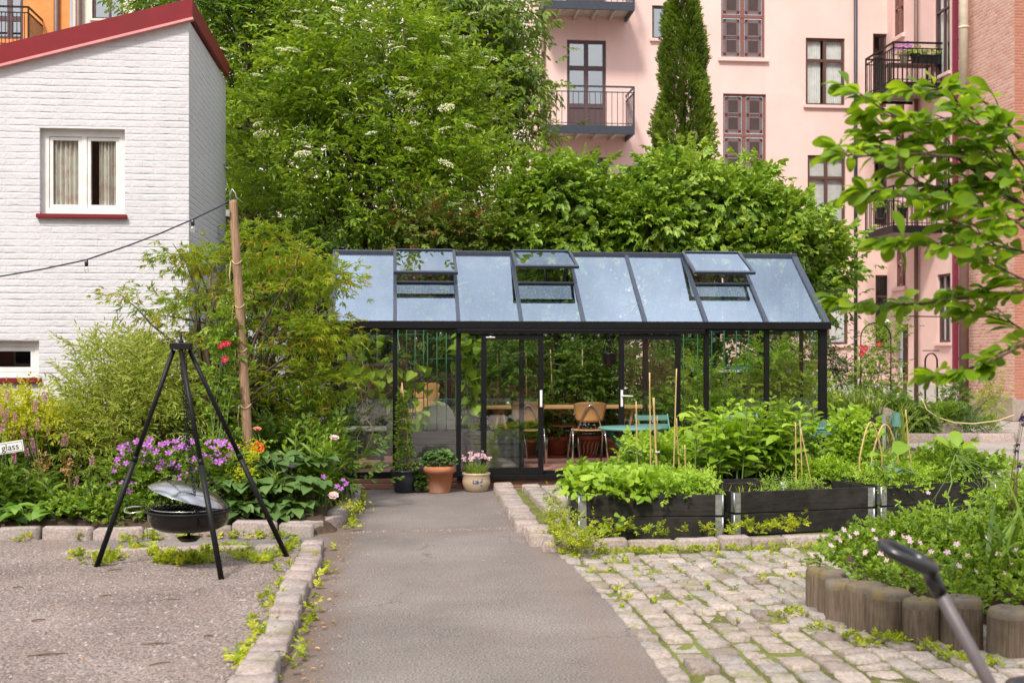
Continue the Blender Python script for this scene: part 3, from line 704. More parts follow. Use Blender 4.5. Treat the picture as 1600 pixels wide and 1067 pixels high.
def window(parent, o, u, n, rect, depth=.1, fw=.06, vb=(), hb=(), frame='brown_frame', glass='winglass', curtain=None, sill=None, sillmat='pink', room=True, name='window', cur_off=.1, barw=None, sash=0):
    x0, x1, z0, z1 = rect; oo = o - n * depth; fr = MB(); t = .05
    B = lambda a, b, c, d, e=0.0, f=None: fr.obox(oo, u, ZUP, n, a, b, c, d, -t + e, (t * .4 if f is None else f))
    B(x0, x0 + fw, z0, z1); B(x1 - fw, x1, z0, z1); B(x0 + fw, x1 - fw, z0, z0 + fw); B(x0 + fw, x1 - fw, z1 - fw, z1)
    bw = (barw or fw * .8) / 2
    for f in vb:
        x = x0 + (x1 - x0) * f; B(x - bw, x + bw, z0 + fw, z1 - fw, .003, t * .4 - .003)
    for f in hb:
        z = z0 + (z1 - z0) * f; B(x0 + fw, x1 - fw, z - bw, z + bw, .005, t * .4 + .004)
    if sash:
        ed = [x0 + fw] + [x0 + (x1 - x0) * f_ for f_ in vb] + [x1 - fw]
        for i in range(len(ed) - 1):
            a, b = ed[i] + (bw if i else 0) + .004, ed[i + 1] - (bw if i < len(ed) - 2 else 0) - .004; c, d = z0 + fw + .004, z1 - fw - .004
            B(a, a + sash, c, d, -.006, t * .4 - .014); B(b - sash, b, c, d, -.006, t * .4 - .014); B(a + sash, b - sash, c, c + sash, -.006, t * .4 - .014); B(a + sash, b - sash, d - sash, d, -.006, t * .4 - .014)
    f = fr.build(name, M[frame], parent)
    g = MB(); q = oo - n * .02
    g.quad(q + u * (x0 + fw * .5) + ZUP * (z0 + fw * .5), q + u * (x1 - fw * .5) + ZUP * (z0 + fw * .5), q + u * (x1 - fw * .5) + ZUP * (z1 - fw * .5), q + u * (x0 + fw * .5) + ZUP * (z1 - fw * .5))
    g.build('pane', M[glass], f)
    if curtain:
        kind, spans = curtain; m = MB()
        for a, b in spans:
            k = 40; vs = []; fs = []
            for i in range(k + 1):
                x = x0 + (x1 - x0) * (a + (b - a) * i / k)
                dd = cur_off + (.03 * math.sin(i * 1.25 + a * 9) + .012 * math.sin(i * 2.9) if kind != 'blind' else 0)
                vs += [oo - n * dd + u * x + ZUP * z0, oo - n * (dd * .9) + u * x + ZUP * z1]
            if kind == 'blind':
                z = z0
                while z < z1:
                    m.obox(oo - n * .1, u, ZUP, n, x0 + (x1 - x0) * a, x0 + (x1 - x0) * b, z, z + .034, -.006, .006); z += .04
            else:
                for i in range(k): fs.append((2*i, 2*i+2, 2*i+3, 2*i+1))
                m.add(vs, fs, 0, True)
        m.build('blind' if kind == 'blind' else 'curtain', M['blind' if kind == 'blind' else kind], f)
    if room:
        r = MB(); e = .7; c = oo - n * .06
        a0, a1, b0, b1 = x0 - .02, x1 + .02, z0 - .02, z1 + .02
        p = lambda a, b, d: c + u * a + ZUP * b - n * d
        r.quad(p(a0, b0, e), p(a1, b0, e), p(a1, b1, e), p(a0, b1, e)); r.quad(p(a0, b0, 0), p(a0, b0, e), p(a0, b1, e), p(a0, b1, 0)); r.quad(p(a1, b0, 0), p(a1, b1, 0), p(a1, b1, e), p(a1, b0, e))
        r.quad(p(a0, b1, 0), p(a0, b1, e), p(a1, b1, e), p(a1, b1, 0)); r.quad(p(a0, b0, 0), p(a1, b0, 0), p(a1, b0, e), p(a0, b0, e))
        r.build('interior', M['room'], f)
    if sill:
        s = MB(); s.obox(o, u, ZUP, n, x0 - sill[0], x1 + sill[0], z0 - sill[1], z0, -depth + .03, sill[2]); s.build('sill', M[sillmat], f, .006)
    return f
X_, Y_ = Vector((1, 0, 0)), Vector((0, 1, 0))
# ---------------------------------------------------------------- white brick house, left
YW = 15.06
hc = P(295, 100, YW).x                      # corner x
HB = thing('brick_house', (hc, YW, 0), 'white painted brick house with a sloping dark red roof edge at the left', 'house')
x0 = -7.4; Wd = hc - x0; ow = Vector((x0, YW, 0)); nf = -Y_
zt = lambda px, py: P(px, py, YW).z
zc, zl = zt(295, 32), zt(0, 105)            # wall top at the corner and at px 0
xl = P(0, 105, YW).x
slope = (zc - zl) / (hc - xl); topf = lambda x: zc + (x - Wd) * slope
wr = (P(62, 0, YW).x - x0, P(195, 0, YW).x - x0, zt(120, 335), zt(120, 201))
lr = (P(-35, 0, YW).x - x0, P(61, 0, YW).x - x0, zt(20, 590), zt(20, 532))
mb = MB(); wall(mb, ow, X_, nf, Wd, zc, [wr, lr], .16, 0, None, topf)
YB = 18.3                                   # back of the house
wall(mb, Vector((hc, YW, 0)), Y_, X_, YB - YW, zc, [])
wall(mb, Vector((hc, YB, 0)), -X_, Y_, Wd, zc, [], top=lambda x: zc - x * slope)
mb.build('wall', M['white_brick'], HB)
rf = MB()                                   # roof deck and red fascia
a0, a1 = zc + .02, topf(0) + .02
h1 = zt(295, 3) - zc
rf.add([(x0, YW - .02, a1 + h1 - .03), (hc + .05, YW - .02, a0 + h1 - .03), (hc + .05, YB, a0 + h1 - .03), (x0, YB, a1 + h1 - .03)], [(0, 1, 2, 3)])
roof = rf.build('roof', M['red_metal'], HB)
fa = MB()
dx = Vector((hc + .06 - x0, 0, a0 - a1)); dx.normalize(); dn = Vector((-dx.z, 0, dx.x))
LL = Vector((hc + .06 - x0, 0, a0 - a1)).length
fa.obox(Vector((x0, YW, a1)), dx, dn, -Y_, 0, LL, .0, h1, -.0, .07)
fa.obox(Vector((hc, YW - .07, a0 + .015)), Y_, ZUP, X_, .003, YB - YW + .07, 0, h1 - .02, .0, .055)
fa.build('fascia', M['red_metal'], roof)
dr = MB(); dr.obox(Vector((x0, YW, a1)), dx, dn, -Y_, 0, LL, -.03, .0, .0, .085); dr.build('drip_edge', M['red_edge'], roof)
window(HB, ow, X_, nf, wr, .11, .085, (.5,), (), 'white_frame', 'winglass', ('curtain', [(.06, .50), (.66, .97)]), (.03, .05, .06), 'red_metal', barw=.06, sash=.04, cur_off=.07)
window(HB, ow, X_, nf, lr, .11, .07, (), (), 'white_frame', 'winglass', None, (.03, .06, .06), 'red_metal', sash=.055)
# casement frames inside the two halves of the upper window
# ---------------------------------------------------------------- low shed behind the elders
SH = thing('garden_shed', (-2.0, 23, 0), 'low white shed with a dark red roof edge half hidden behind the elder shrubs', 'shed')
mb = MB(); wall(mb, Vector((-5.2, 23, 0)), X_, -Y_, 9.6, 3.9, [(3.2, 4.2, 1.0, 2.2), (7.0, 7.9, 0, 2.1)]); wall(mb, Vector((4.4, 23, 0)), Y_, X_, 4, 3.9, []); wall(mb, Vector((-5.2, 27, 0)), -Y_, -X_, 4, 3.9, [])
mb.build('wall', M['white_brick'], SH)
mb = MB(); mb.boxb(-5.35, 4.55, 22.85, 27.1, 3.9, 4.2); mb.build('roof', M['red_metal'], SH, .01)
window(SH, Vector((-5.2, 23, 0)), X_, -Y_, (3.2, 4.2, 1.0, 2.2), .1, .07, (.5,), (), 'white_frame')
mb = MB(); mb.obox(Vector((-5.2, 23, 0)), X_, ZUP, -Y_, 7.0, 7.9, 0, 2.1, -.12, -.07); mb.build('door', M['red_metal'], SH)
# ---------------------------------------------------------------- row of apartment houses at the back
YF = 36.0; XW = 15.3; TOPZ = 17.0
fx = lambda px: P(px, 0, YF).x
fz = lambda px, py: P(px, py, YF).z
def rect(px0, px1, py0, py1, o):
    pm = (px0 + px1) / 2
    return (fx(px0) - o.x, fx(px1) - o.x, fz(pm, py1), fz(pm, py0))
PK = thing('apartment_house', (fx(1100), YF, 0), 'pink rendered apartment house with stained glass stair windows and brown casements', 'apartment house')
op = Vector((fx(823), YF, 0)); WP = XW - op.x
door = rect(886, 947, 63, 197, op); small = rect(1019, 1042, 9, 61, op); sm2 = rect(1019, 1042, 193, 246, op); sm3 = rect(915, 949, 246, 300, op)
st1 = rect(1127, 1195, -40, 91, op); st2 = rect(1130, 1197, 147, 276, op)
cas = [rect(1259, 1320, 60, 165, op), rect(1262, 1321, 243, 348, op), rect(1264, 1325, 430, 538, op), rect(1257, 1319, -125, -18, op)]
rec = [rect(1364, 1386, 53, 168, op), rect(1366, 1387, 240, 352, op), rect(1368, 1391, 430, 540, op)]
door2 = rect(884, 946, -128, 6, op)
gf = [rect(905, 950, 420, 500, op), rect(1010, 1060, 420, 520, op), rect(1130, 1190, 400, 520, op)]
holes = [door, small, sm2, sm3, st1, st2, door2] + cas + rec + gf
mb = MB(); wall(mb, op, X_, -Y_, WP, TOPZ, holes, .14)
# the wing that comes forward on the right, its wall facing left
YE = 30.8
wy = lambda px: PX(px, 0, XW).y
wz = lambda px, py: PX(px, py, XW).z
ow2 = Vector((XW, YF, 0)); uw = -Y_; nw = -X_
def wrect(px0, px1, py0, py1):
    return (YF - wy(px0), YF - wy(px1), wz((px0 + px1) / 2, py1), wz((px0 + px1) / 2, py0))
ws = [wrect(1395, 1412, -40, 58), wrect(1396, 1413, 148, 270), wrect(1398, 1415, 372, 448)]
wf = [wrect(1458, 1484, -30, 118), wrect(1458, 1484, 195, 345), wrect(1464, 1485, 428, 535)]
wb = [wrect(1425, 1433, 280, 395)]
wd_ = wrect(1400, 1419, 506, 655); wd_ = (wd_[0], wd_[1], .12, wd_[3])
wh = [ws[0], ws[1], ws[2]] + wf + [wd_]
wall(mb, ow2, uw, nw, YF - YE, TOPZ, wh, .14)
wall(mb, Vector((XW, YE, 0)), X_, -Y_, 6, TOPZ, [])
mb.build('wall', M['pink'], PK)
mb = MB(); mb.boxb(op.x, XW - .03, YF - .03, YF, 0, fz(1330, 600)); mb.boxb(XW - .03, XW, YE, YF - wd_[1], 0, wz(1450, 600)); mb.boxb(XW - .03, XW, YF - wd_[0], YF - .03, 0, wz(1390, 600)); mb.build('plinth', M['plinth'], PK)
SL = (.08, .09, .09)
for r in cas:
    cu = ('blind', [(.02, .98)]) if r is cas[1] else ('netcurtain', [(.05, .42), (.56, .95)])
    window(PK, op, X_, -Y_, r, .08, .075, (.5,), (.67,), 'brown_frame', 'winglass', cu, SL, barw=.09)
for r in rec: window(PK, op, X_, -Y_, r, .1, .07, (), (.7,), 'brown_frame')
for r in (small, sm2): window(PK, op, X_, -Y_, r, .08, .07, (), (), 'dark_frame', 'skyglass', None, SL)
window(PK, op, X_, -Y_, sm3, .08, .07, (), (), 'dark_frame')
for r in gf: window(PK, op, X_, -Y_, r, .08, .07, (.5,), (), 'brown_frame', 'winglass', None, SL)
def stained(parent, o, u, n, r, rows=2, cols=2):
    """leaded casements: dark centre, pale border glass and dark red corner squares"""
    x0, x1, z0, z1 = r; fr = MB(); oo = o - n * .09; fw = .06
    fr.obox(oo, u, ZUP, n, x0, x0 + fw, z0, z1, -.04, .02); fr.obox(oo, u, ZUP, n, x1 - fw, x1, z0, z1, -.04, .02)
    fr.obox(oo, u, ZUP, n, x0 + fw, x1 - fw, z0, z0 + fw, -.04, .02); fr.obox(oo, u, ZUP, n, x0 + fw, x1 - fw, z1 - fw, z1, -.04, .02)
    gl = MB(); w_ = (x1 - x0) / cols; h_ = (z1 - z0) / rows
    for j in range(1, rows): fr.obox(oo, u, ZUP, n, x0 + fw, x1 - fw, z0 + j * h_ - .05, z0 + j * h_ + .05, -.038, .03)
    for i in range(1, cols): fr.obox(oo, u, ZUP, n, x0 + i * w_ - .06, x0 + i * w_ + .06, z0 + fw, z1 - fw, -.036, .018)
    for i in range(cols):
        for j in range(rows):
            a, b, c, d = x0 + i * w_ + .07, x0 + (i + 1) * w_ - .07, z0 + j * h_ + .07, z0 + (j + 1) * h_ - .07
            bd = (b - a) * .2; m = (c + d) / 2; q = .022
            xs = [(a, a + bd, 0), (a + bd, b - bd, 1), (b - bd, b, 0)]; zs = [(c, c + bd, 0), (c + bd, m - bd / 2, 1), (m - bd / 2, m + bd / 2, 2), (m + bd / 2, d - bd, 1), (d - bd, d, 0)]
            for xa, xb, kx in xs:
                for za, zb, kz in zs:
                    if kx == 1 and kz == 2: mi = 1
                    elif kx == 1 and kz == 1: mi = 1
                    elif kx == 0 and kz in (0, 2): mi = 2
                    else: mi = 0
                    e = q / 2 if not (kx == 1 and kz == 2) else 0
                    gl.obox(oo, u, ZUP, n, xa + q / 2, xb - q / 2, za + e, zb - e, -.025, -.012, mi)
            # lead cames
            for x in (a + bd, b - bd): fr.obox(oo, u, ZUP, n, x - q / 2, x + q / 2, c, d, -.028, -.004)
            for z in (c + bd, d - bd): fr.obox(oo, u, ZUP, n, a, b, z - q / 2, z + q / 2, -.028, -.006)
            fr.obox(oo, u, ZUP, n, a + bd, b - bd, m - .01, m + .01, -.028, -.008)
            for z in (m - bd / 2, m + bd / 2):
                fr.obox(oo, u, ZUP, n, a, a + bd, z - q / 2, z + q / 2, -.028, -.006); fr.obox(oo, u, ZUP, n, b - bd, b, z - q / 2, z + q / 2, -.028, -.006)
    f = fr.build('window', M['red_frame'], parent)
    f['label'] = 'stair window with leaded border panes and dark red corner squares'
    gl.build('pane', [M['lead'], M['centre'], M['dark_glass']], f)
    s = MB(); s.obox(o, u, ZUP, n, x0 - .1, x1 + .1, z0 - .12, z0 - .0, -.05, .1); s.build('sill', M['pink'], f, .008)
M['centre'] = mat_flat('brown_dark_glass', (.06, .035, .03), .1, 0, .6)
for r in (st1, st2): stained(PK, op, X_, -Y_, r)
for r in ws[:2]: stained(PK, ow2, uw, nw, r)
stained(PK, ow2, uw, nw, ws[2])
for r in wf: window(PK, ow2, uw, nw, r, .1, .07, (.5,), (.7,), 'dark_frame', 'winglass', ('netcurtain', [(.1, .45)]), SL)
d = MB(); d.obox(ow2, uw, ZUP, nw, wd_[0], wd_[1], wd_[2], wd_[3], -.30, -.22); dd_ = d.build('door', M['brown_frame'], PK)
h = MB(); h.obox(ow2, uw, ZUP, nw, wd_[0] + .1, wd_[0] + .14, 1.05, 1.25, -.22, -.16); h.build('handle', M['iron'], dd_)
# balcony doors
for r in (door, door2):
    f = window(PK, op, X_, -Y_, r, .1, .09, (.5,), (.24, .68), 'dark_frame', 'skyglass', name='balcony_door', barw=.13)
    m = MB(); zz = r[2] + (r[3] - r[2]) * .24
    for a, b in ((r[0] + .09, (r[0] + r[1]) / 2 - .066), ((r[0] + r[1]) / 2 + .066, r[1] - .09)): m.obox(op + Y_ * .1, X_, ZUP, -Y_, a, b, r[2] + .09, zz - .066, -.03, .0)
    m.build('panel', M['dark_frame'], f)
def balcony(parent, o, u, n, x0, x1, zs, th, D, hr, slabmat='slate', railmat='slate', nb=16, soffit='grey_soffit', side_solid=True):
    """slab, beams under it, railing with bars"""
    b = MB(); b.obox(o, u, ZUP, n, x0, x1, zs - th, zs, D - .06, D); b.obox(o, u, ZUP, n, x0, x0 + .06, zs - th, zs, 0, D - .06); b.obox(o, u, ZUP, n, x1 - .06, x1, zs - th, zs, 0, D - .06)
    bo = b.build('balcony', M[slabmat], parent)
    s = MB(); s.obox(o, u, ZUP, n, x0 + .06, x1 - .06, zs - th * .45, zs - .02, 0, D - .06)
    for i in range(1, 5):
        x = x0 + (x1 - x0) * i / 5; s.obox(o, u, ZUP, n, x - .03, x + .03, zs - th * .95, zs - th * .45, .003, D - .062)
    s.build('soffit', M[soffit], bo)
    r = MB()
    for h_ in (hr, hr - .16): 
        w2 = .025 if h_ == hr else .012
        r.obox(o, u, ZUP, n, x0, x1, zs + h_ - w2, zs + h_ + w2, D - .05, D - .01)
        for x in (x0, x1 - .04): r.obox(o, u, ZUP, n, x, x + .04, zs + h_ - w2, zs + h_ + w2, 0, D - .05)
    r.obox(o, u, ZUP, n, x0, x1, zs + .06, zs + .08, D - .045, D - .015)
    for i in range(nb + 1):
        x = x0 + .02 + (x1 - x0 - .04) * i / nb; w2 = .02 if i in (0, nb) else .009
        r.obox(o, u, ZUP, n, x - w2, x + w2, zs, zs + hr - .17 if 0 < i < nb else zs + hr - .03, D - .03 - w2, D - .03 + w2)
    k = max(4, int(nb * D / (x1 - x0)))
    for i in range(k):
        q = (D - .05) * i / k + .03
        for x in (x0 + .02, x1 - .02): r.obox(o, u, ZUP, n, x - .009, x + .009, zs + .0, zs + hr - .17, q - .009, q + .009)
    for x in (x0, x1 - .04): r.obox(o, u, ZUP, n, x + .008, x + .032, zs + .06, zs + .08, 0, D - .05)
    r.build('railing', M[railmat], bo)
    return bo
# left pair of balconies on the pink facade
k = lambda px: P(px, 0, YF - 1.25).x - op.x
zb1 = P(920, 196, YF - 1.25).z; zb0 = P(920, 2, YF - 1.25).z
balcony(PK, op, X_, -Y_, k(851), k(992), zb1, .24, 1.25, 1.15)
balcony(PK, op, X_, -Y_, k(849), k(992), zb0, .24, 1.25, 1.15)
# balconies on the wing
BX = 13.85
yn, yf = PX(1395, 0, BX).y, PX(1351, 0, BX).y
zr2 = PX(1395, 352, BX).z; zr1 = PX(1395, 66, BX).z
for zs_ in (zr2, zr1 - 1.1):
    balcony(PK, ow2, uw, nw, YF - yf, YF - yn, zs_, .2, XW - BX, 1.1, 'iron', 'iron', 14)
mb = MB(); mb.tube([(fx(1335), YF - .1, 0), (fx(1335), YF - .1, TOPZ)], .055, 10); mb.build('downpipe', M['slate'], PK)
mb = MB(); mb.tube([(fx(848), YF - .1, 0), (fx(848), YF - .1, TOPZ)], .055, 10); mb.build('downpipe', M['brown_pipe'], PK)
yy = wy(1436); mb = MB(); mb.tube([(XW - .09, yy, 0), (XW - .09, yy, TOPZ)], .06, 10); mb.build('downpipe', M['brown_pipe'], PK)
mb = MB(); mb.boxb(op.x - .15, XW + 6.2, YF + .0, YF + 9, TOPZ, TOPZ + .3); mb.build('roof', M['room'], PK)
# cream neighbour and orange neighbour
CR = thing('apartment_house', (fx(500), YF, 0), 'cream rendered apartment house glimpsed between the tree tops', 'apartment house')
oc = Vector((fx(112), YF + .05, 0)); WC = op.x - oc.x
h1_ = rect(143, 192, -75, 30, oc); hs_ = [h1_, rect(700, 742, 98, 200, oc), rect(560, 620, 98, 200, oc), rect(300, 350, -75, 30, oc)]
mb = MB(); wall(mb, oc, X_, -Y_, WC, TOPZ - 1, hs_, .14); mb.build('wall', M['cream'], CR)
for r in hs_: window(CR, oc, X_, -Y_, r, .1, .08, (.55,), (), 'dark_frame', 'skyglass', None, (.06, .06, .08), 'cream')
mb = MB(); mb.tube([(fx(124), YF - .08, 0), (fx(124), YF - .08, TOPZ)], .09, 10); mb.build('downpipe', M['brown_pipe'], CR)
mb = MB(); mb.boxb(oc.x, op.x - .16, YF + .05, YF + 9, TOPZ - 1, TOPZ - .7); mb.build('roof', M['room'], CR)
OR = thing('apartment_house', (fx(20), YF, 0), 'orange rendered apartment house above the red roof edge', 'apartment house')
oo_ = Vector((fx(-160), YF - .05, 0)); WO = fx(110) - oo_.x
h2_ = rect(-8, 37, -70, 62, oo_)
mb = MB(); wall(mb, oo_, X_, -Y_, WO, TOPZ - .5, [h2_], .14); mb.build('wall', M['orange'], OR)
window(OR, oo_, X_, -Y_, h2_, .1, .1, (.5,), (.25,), 'dark_frame', 'skyglass', name='balcony_door', barw=.14)
mb = MB(); mb.tube([(fx(90), YF - .12, 0), (fx(90), YF - .12, TOPZ)], .08, 10); mb.build('downpipe', M['brown_pipe'], OR)
k2 = lambda px: P(px, 0, YF - 1.4).x - oo_.x
balcony(OR, oo_, X_, -Y_, k2(-90), k2(45), P(20, 72, YF - 1.4).z, .2, 1.35, 1.1, 'iron', 'iron', 22)
mb = MB(); mb.boxb(oo_.x, oc.x - .01, YF - .05, YF + 9, TOPZ - .5, TOPZ - .2); mb.build('roof', M['room'], OR)
# brick house on the right
BH = thing('brick_building', (17, 28.3, 0), 'weathered red brick building at the right edge behind the magnolia branch', 'building')
YN = PX(1585, 0, 15.32).y
mb = MB(); wall(mb, Vector((15.32, YE - .05, 0)), -Y_, -X_, YE - .05 - YN, 15, []); mb.build('side_wall', M['brick'], BH)
mb = MB(); wall(mb, Vector((15.32, YN, 0)), X_, -Y_, 9, 15, [(1.6, 2.7, 1.0, 2.6), (1.6, 2.7, 4.2, 5.8), (1.6, 2.7, 7.4, 9.0)]); mb.build('front_wall', M['brick_red'], BH)
for z in (1.0, 4.2, 7.4): window(BH, Vector((15.32, YN, 0)), X_, -Y_, (1.6, 2.7, z, z + 1.6), .12, .07, (.5,), (.7,), 'brown_frame')
mb = MB(); mb.boxb(15.22, 15.318, YN - .1, YE - .06, -.02, .55); mb.boxb(15.32, 24, YN - .1, YN - .003, -.02, .5); mb.build('plinth', M['concrete'], BH)
mb = MB(); mb.boxb(15.28, 24, YN - .05, YE + 6, 15, 15.3); mb.build('roof', M['room'], BH)
yp = PX(1506, 0, 15.12).y
zj = PX(1506, 160, 15.12).z
dp = thing('drainpipe', (15.12, yp, 0), 'thick drainpipe cream above and brown below at the corner of the brick building', 'drainpipe')
mb = MB(); mb.tube([(15.12, yp, 0), (15.12, yp, zj)], .125, 16)
for z in (.5, 3.0, 5.4): mb.tube([(15.12, yp, z), (15.12, yp, z + .06)], .14, 16)
mb.build('lower_pipe', M['brown_pipe'], dp)
mb = MB(); mb.tube([(15.12, yp, zj + .0), (15.12, yp, 14)], .12, 16); mb.tube([(15.12, yp, 10.3), (15.12, yp, 10.36)], .135, 16); mb.build('upper_pipe', M['cream_pipe'], dp)
# maroon iron balcony frame next to the drainpipe
mt = thing('iron_balcony_frame', (15.0, 30.9, 0), 'maroon iron lattice frame with small railings beside the drainpipe', 'iron frame')
xm, ym = PX(1494, 0, 15.06).x, PX(1490, 0, 15.06).y - .1
mb = MB(); mb.boxb(xm - .06, xm + .06, ym - .06, ym + .06, wz(1490, 585), 14); mb.build('post', M['maroon'], mt)
mb = MB()
for z in (PX(1494, 112, 15.06).z, PX(1494, 505, 15.06).z):
    for h_ in (0, .95, 1.35): mb.boxb(xm + .06, xm + .45, ym - .03, ym + .03, z - h_ - .03, z - h_ + .03)
    for i in range(4): mb.boxb(xm + .12 + i * .1, xm + .14 + i * .1, ym - .01, ym + .01, z - .95, z)
z = 2.6
while z < 12:
    mb.bar((xm + .1, ym, z), (xm + .3, ym, z + .25), .02, .02); mb.bar((xm + .3, ym, z + .25), (xm + .1, ym, z + .5), .02, .02); z += .5
mb.build('lattice', M['maroon'], mt)
# brick apartment house behind the photographer (seen mirrored in the greenhouse glass)
BB = thing('apartment_block', (2, -17, 0), 'brick apartment block behind the photographer mirrored in the greenhouse panes', 'apartment block')
ob = Vector((24, -17, 0)); hb = []
for i in range(10):
    for j in range(3): hb.append((2 + i * 4.4, 3.3 + i * 4.4, 1.2 + j * 3.1, 2.9 + j * 3.1))
mb = MB(); wall(mb, ob, -X_, Y_, 46, 10, hb, .14); mb.build('wall', M['brick_red'], BB)
for r in hb: window(BB, ob, -X_, Y_, r, .1, .07, (.5,), (.67,), 'white_frame', room=False)
mb = MB(); mb.boxb(-22, 24, -24, -17.2, 0, 10.3); mb.build('roof', M['room'], BB)
# ================================================================== greenhouse
def PD(px, py, d):
    t = (px - 800) / FPX
    return Vector(((CA * t + SA) * d, (CA - SA * t) * d, CAMH + (HOR - py) / FPX * d))
YG = 14.4; GX0 = P(517, 0, YG).x; GX1 = P(1291, 0, YG).x; GW = (GX1 - GX0) / 8; GD = 2.5; YR = YG + GD / 2; YK = YG + GD
ZB, ZF, ZE, ZR = .13, .19, 1.975, 2.93
gh = thing('greenhouse', ((GX0 + GX1) / 2, YG, 0), 'black framed glass greenhouse with open roof vents and sliding doors', 'greenhouse')
gx = lambda i: GX0 + GW * i
mb = MB(); mb.boxb(GX0 - .03, GX1 + .03, YG - .05, YG + .07, -.03, ZB); mb.boxb(GX0 - .03, GX0 + .09, YG + .07, YK + .05, -.03, ZB); mb.boxb(GX1 - .09, GX1 + .03, YG + .07, YK + .05, -.03, ZB); mb.boxb(GX0 + .09, GX1 - .09, YK - .07, YK + .05, -.03, ZB)
mb.build('plinth', M['plinth_brick'], gh)
mb = MB(); mb.boxb(GX0 + .02, GX1 - .02, YG + .03, YK - .03, -.02, ZF); mb.build('floor', M['brickfloor'], gh)
f = MB()
for y, s in ((YG, 1), (YK, -1)):            # sole plate, posts, eaves
    f.boxb(GX0, GX1, y - .035, y + .035, ZB, ZB + .075)
    for i in range(9):
        if s == 1 and i == 4: continue
        wd = .048 if i in (0, 8) else .028
        xx = min(max(gx(i), GX0 + wd), GX1 - wd); f.boxb(xx - wd, xx + wd, y - .03, y + .03, ZB + .075, ZE - .07)
    f.boxb(GX0, GX1, y - .04, y + .04, ZE - .07, ZE)
for x in (GX0 + .03, GX1 - .03):            # gables
    f.boxb(x - .03, x + .03, YG + .035, YK - .035, ZB, ZB + .07)
    for yy in (YG + .83, YG + 1.67):
        f.boxb(x - .022, x + .022, yy - .022, yy + .022, ZB + .07, ZE + (ZR - ZE) * (1 - abs(yy - YR) / (GD / 2)) - .02)
    f.boxb(x - .025, x + .025, YG + .04, YK - .04, ZE - .06, ZE - .01)
f.build('frame', M['alu'], gh)
f = MB()
f.boxb(GX0 - .03, GX1 + .03, YG - .10, YG - .042, ZE - .055, ZE + .035); f.boxb(GX0 - .03, GX1 + .03, YK + .042, YK + .10, ZE - .055, ZE + .035)
f.build('gutter', M['alu'], gh, .006)
for i in range(9):
    wd = .075 if i in (0, 8) else .045
    for s in (1, -1):
        f = MB(); f.bar((gx(i), YR - s * (GD / 2 + .02), ZE + .02), (gx(i), YR - s * .03, ZR - .005), wd, .04, (0, -s, 1)); f.build('rafter', M['alu_rib'], gh)
f = MB(); f.boxb(GX0 - .04, GX1 + .04, YR - .06, YR + .06, ZR - .03, ZR + .03); f.build('ridge', M['alu_rib'], gh, .008)
A0 = Vector((0, YG, ZE + .02)); A1 = Vector((0, YR - .05, ZR - .02))      # front slope
def on(x, t): p = A0 + (A1 - A0) * t; return Vector((x, p.y, p.z))
vents = {1: 27, 3: 20, 6: 25}
VT = .56                                     # where the vent opening starts along the slope
for i in range(8):
    a, b = gx(i) + .02, gx(i + 1) - .02
    m = MB(); t1 = VT if i in vents else 1.0
    m.quad(on(a, 0), on(b, 0), on(b, t1), on(a, t1)); m.build('roof_pane', M['glass_roof'], gh)
    m = MB(); q = lambda x, t: Vector((x, 2 * YR - on(x, t).y, on(x, t).z))
    m.quad(q(b, 0), q(a, 0), q(a, 1), q(b, 1)); m.build('roof_pane', M['glass_wall'], gh)
    if i in vents:
        vm = MB(); vm.bar(on(a - .01, VT), on(b + .01, VT), .03, .045, (0, -1, 1)); vm.build('vent_sill', M['alu_rib'], gh)
        ph = math.radians(vents[i]); L = .74; hy, hz = YR - .05, ZR + .035
        vp = lambda x, s: Vector((x, hy - s * math.cos(ph), hz - s * math.sin(ph)))
        v = MB(); e = .035
        v.bar(vp(a - .02, 0), vp(a - .02, L), e, .03, (0, -1, 2)); v.bar(vp(b + .02, 0), vp(b + .02, L), e, .03, (0, -1, 2))
        v.bar(vp(a - .04, L), vp(b + .04, L), .045, .035, (0, -1, 2)); v.bar(vp(a, 0), vp(b, 0), .03, .03, (0, -1, 2))
        vo = v.build('roof_vent', M['alu_rib'], gh)
        p = MB(); p.quad(vp(a, L), vp(b, L), vp(b, 0), vp(a, 0)); p.build('pane', M['glass_roof'], vo)
        c = MB(); xm = (a + b) / 2; c.tube([on(xm, VT) + Vector((0, 0, -.03)), vp(xm, L * .55) + Vector((0, 0, -.02))], .014, 8); c.boxb(xm - .04, xm + .04, on(xm, VT).y - .03, on(xm, VT).y + .03, on(xm, VT).z - .1, on(xm, VT).z - .03)
        c.build('opener', M['iron'], vo)
for i in range(8):
    a, b = gx(i) + .02, gx(i + 1) - .02; z0, z1 = ZB + .06, ZE - .06
    if i not in (3, 4):
        m = MB(); m.quad(V(a, YG, z0), V(b, YG, z0), V(b, YG, z1), V(a, YG, z1)); m.build('wall_pane', M['glass_wall'], gh)
    m = MB(); m.quad(V(b, YK, z0), V(a, YK, z0), V(a, YK, z1), V(b, YK, z1)); m.build('wall_pane', M['glass_wall'], gh)
for x in (GX0 + .03, GX1 - .03):
    for a, b in ((YG + .03, YG + .83), (YG + .83, YG + 1.67), (YG + 1.67, YK - .03)):
        zt_ = lambda y: ZE + (ZR - ZE) * (1 - abs(y - YR) / (GD / 2)) - .04
        m = MB(); pts = [V(x, a, ZB + .06), V(x, b, ZB + .06), V(x, b, zt_(b))]
        if a < YR < b: pts.append(V(x, YR, zt_(YR)))
        pts.append(V(x, a, zt_(a))); m.add(pts, [tuple(range(len(pts)))]); m.build('gable_pane', M['glass_wall'], gh)
YD = YG - .075
f = MB(); xa, xb = P(714, 0, YD).x, P(1100, 0, YD).x
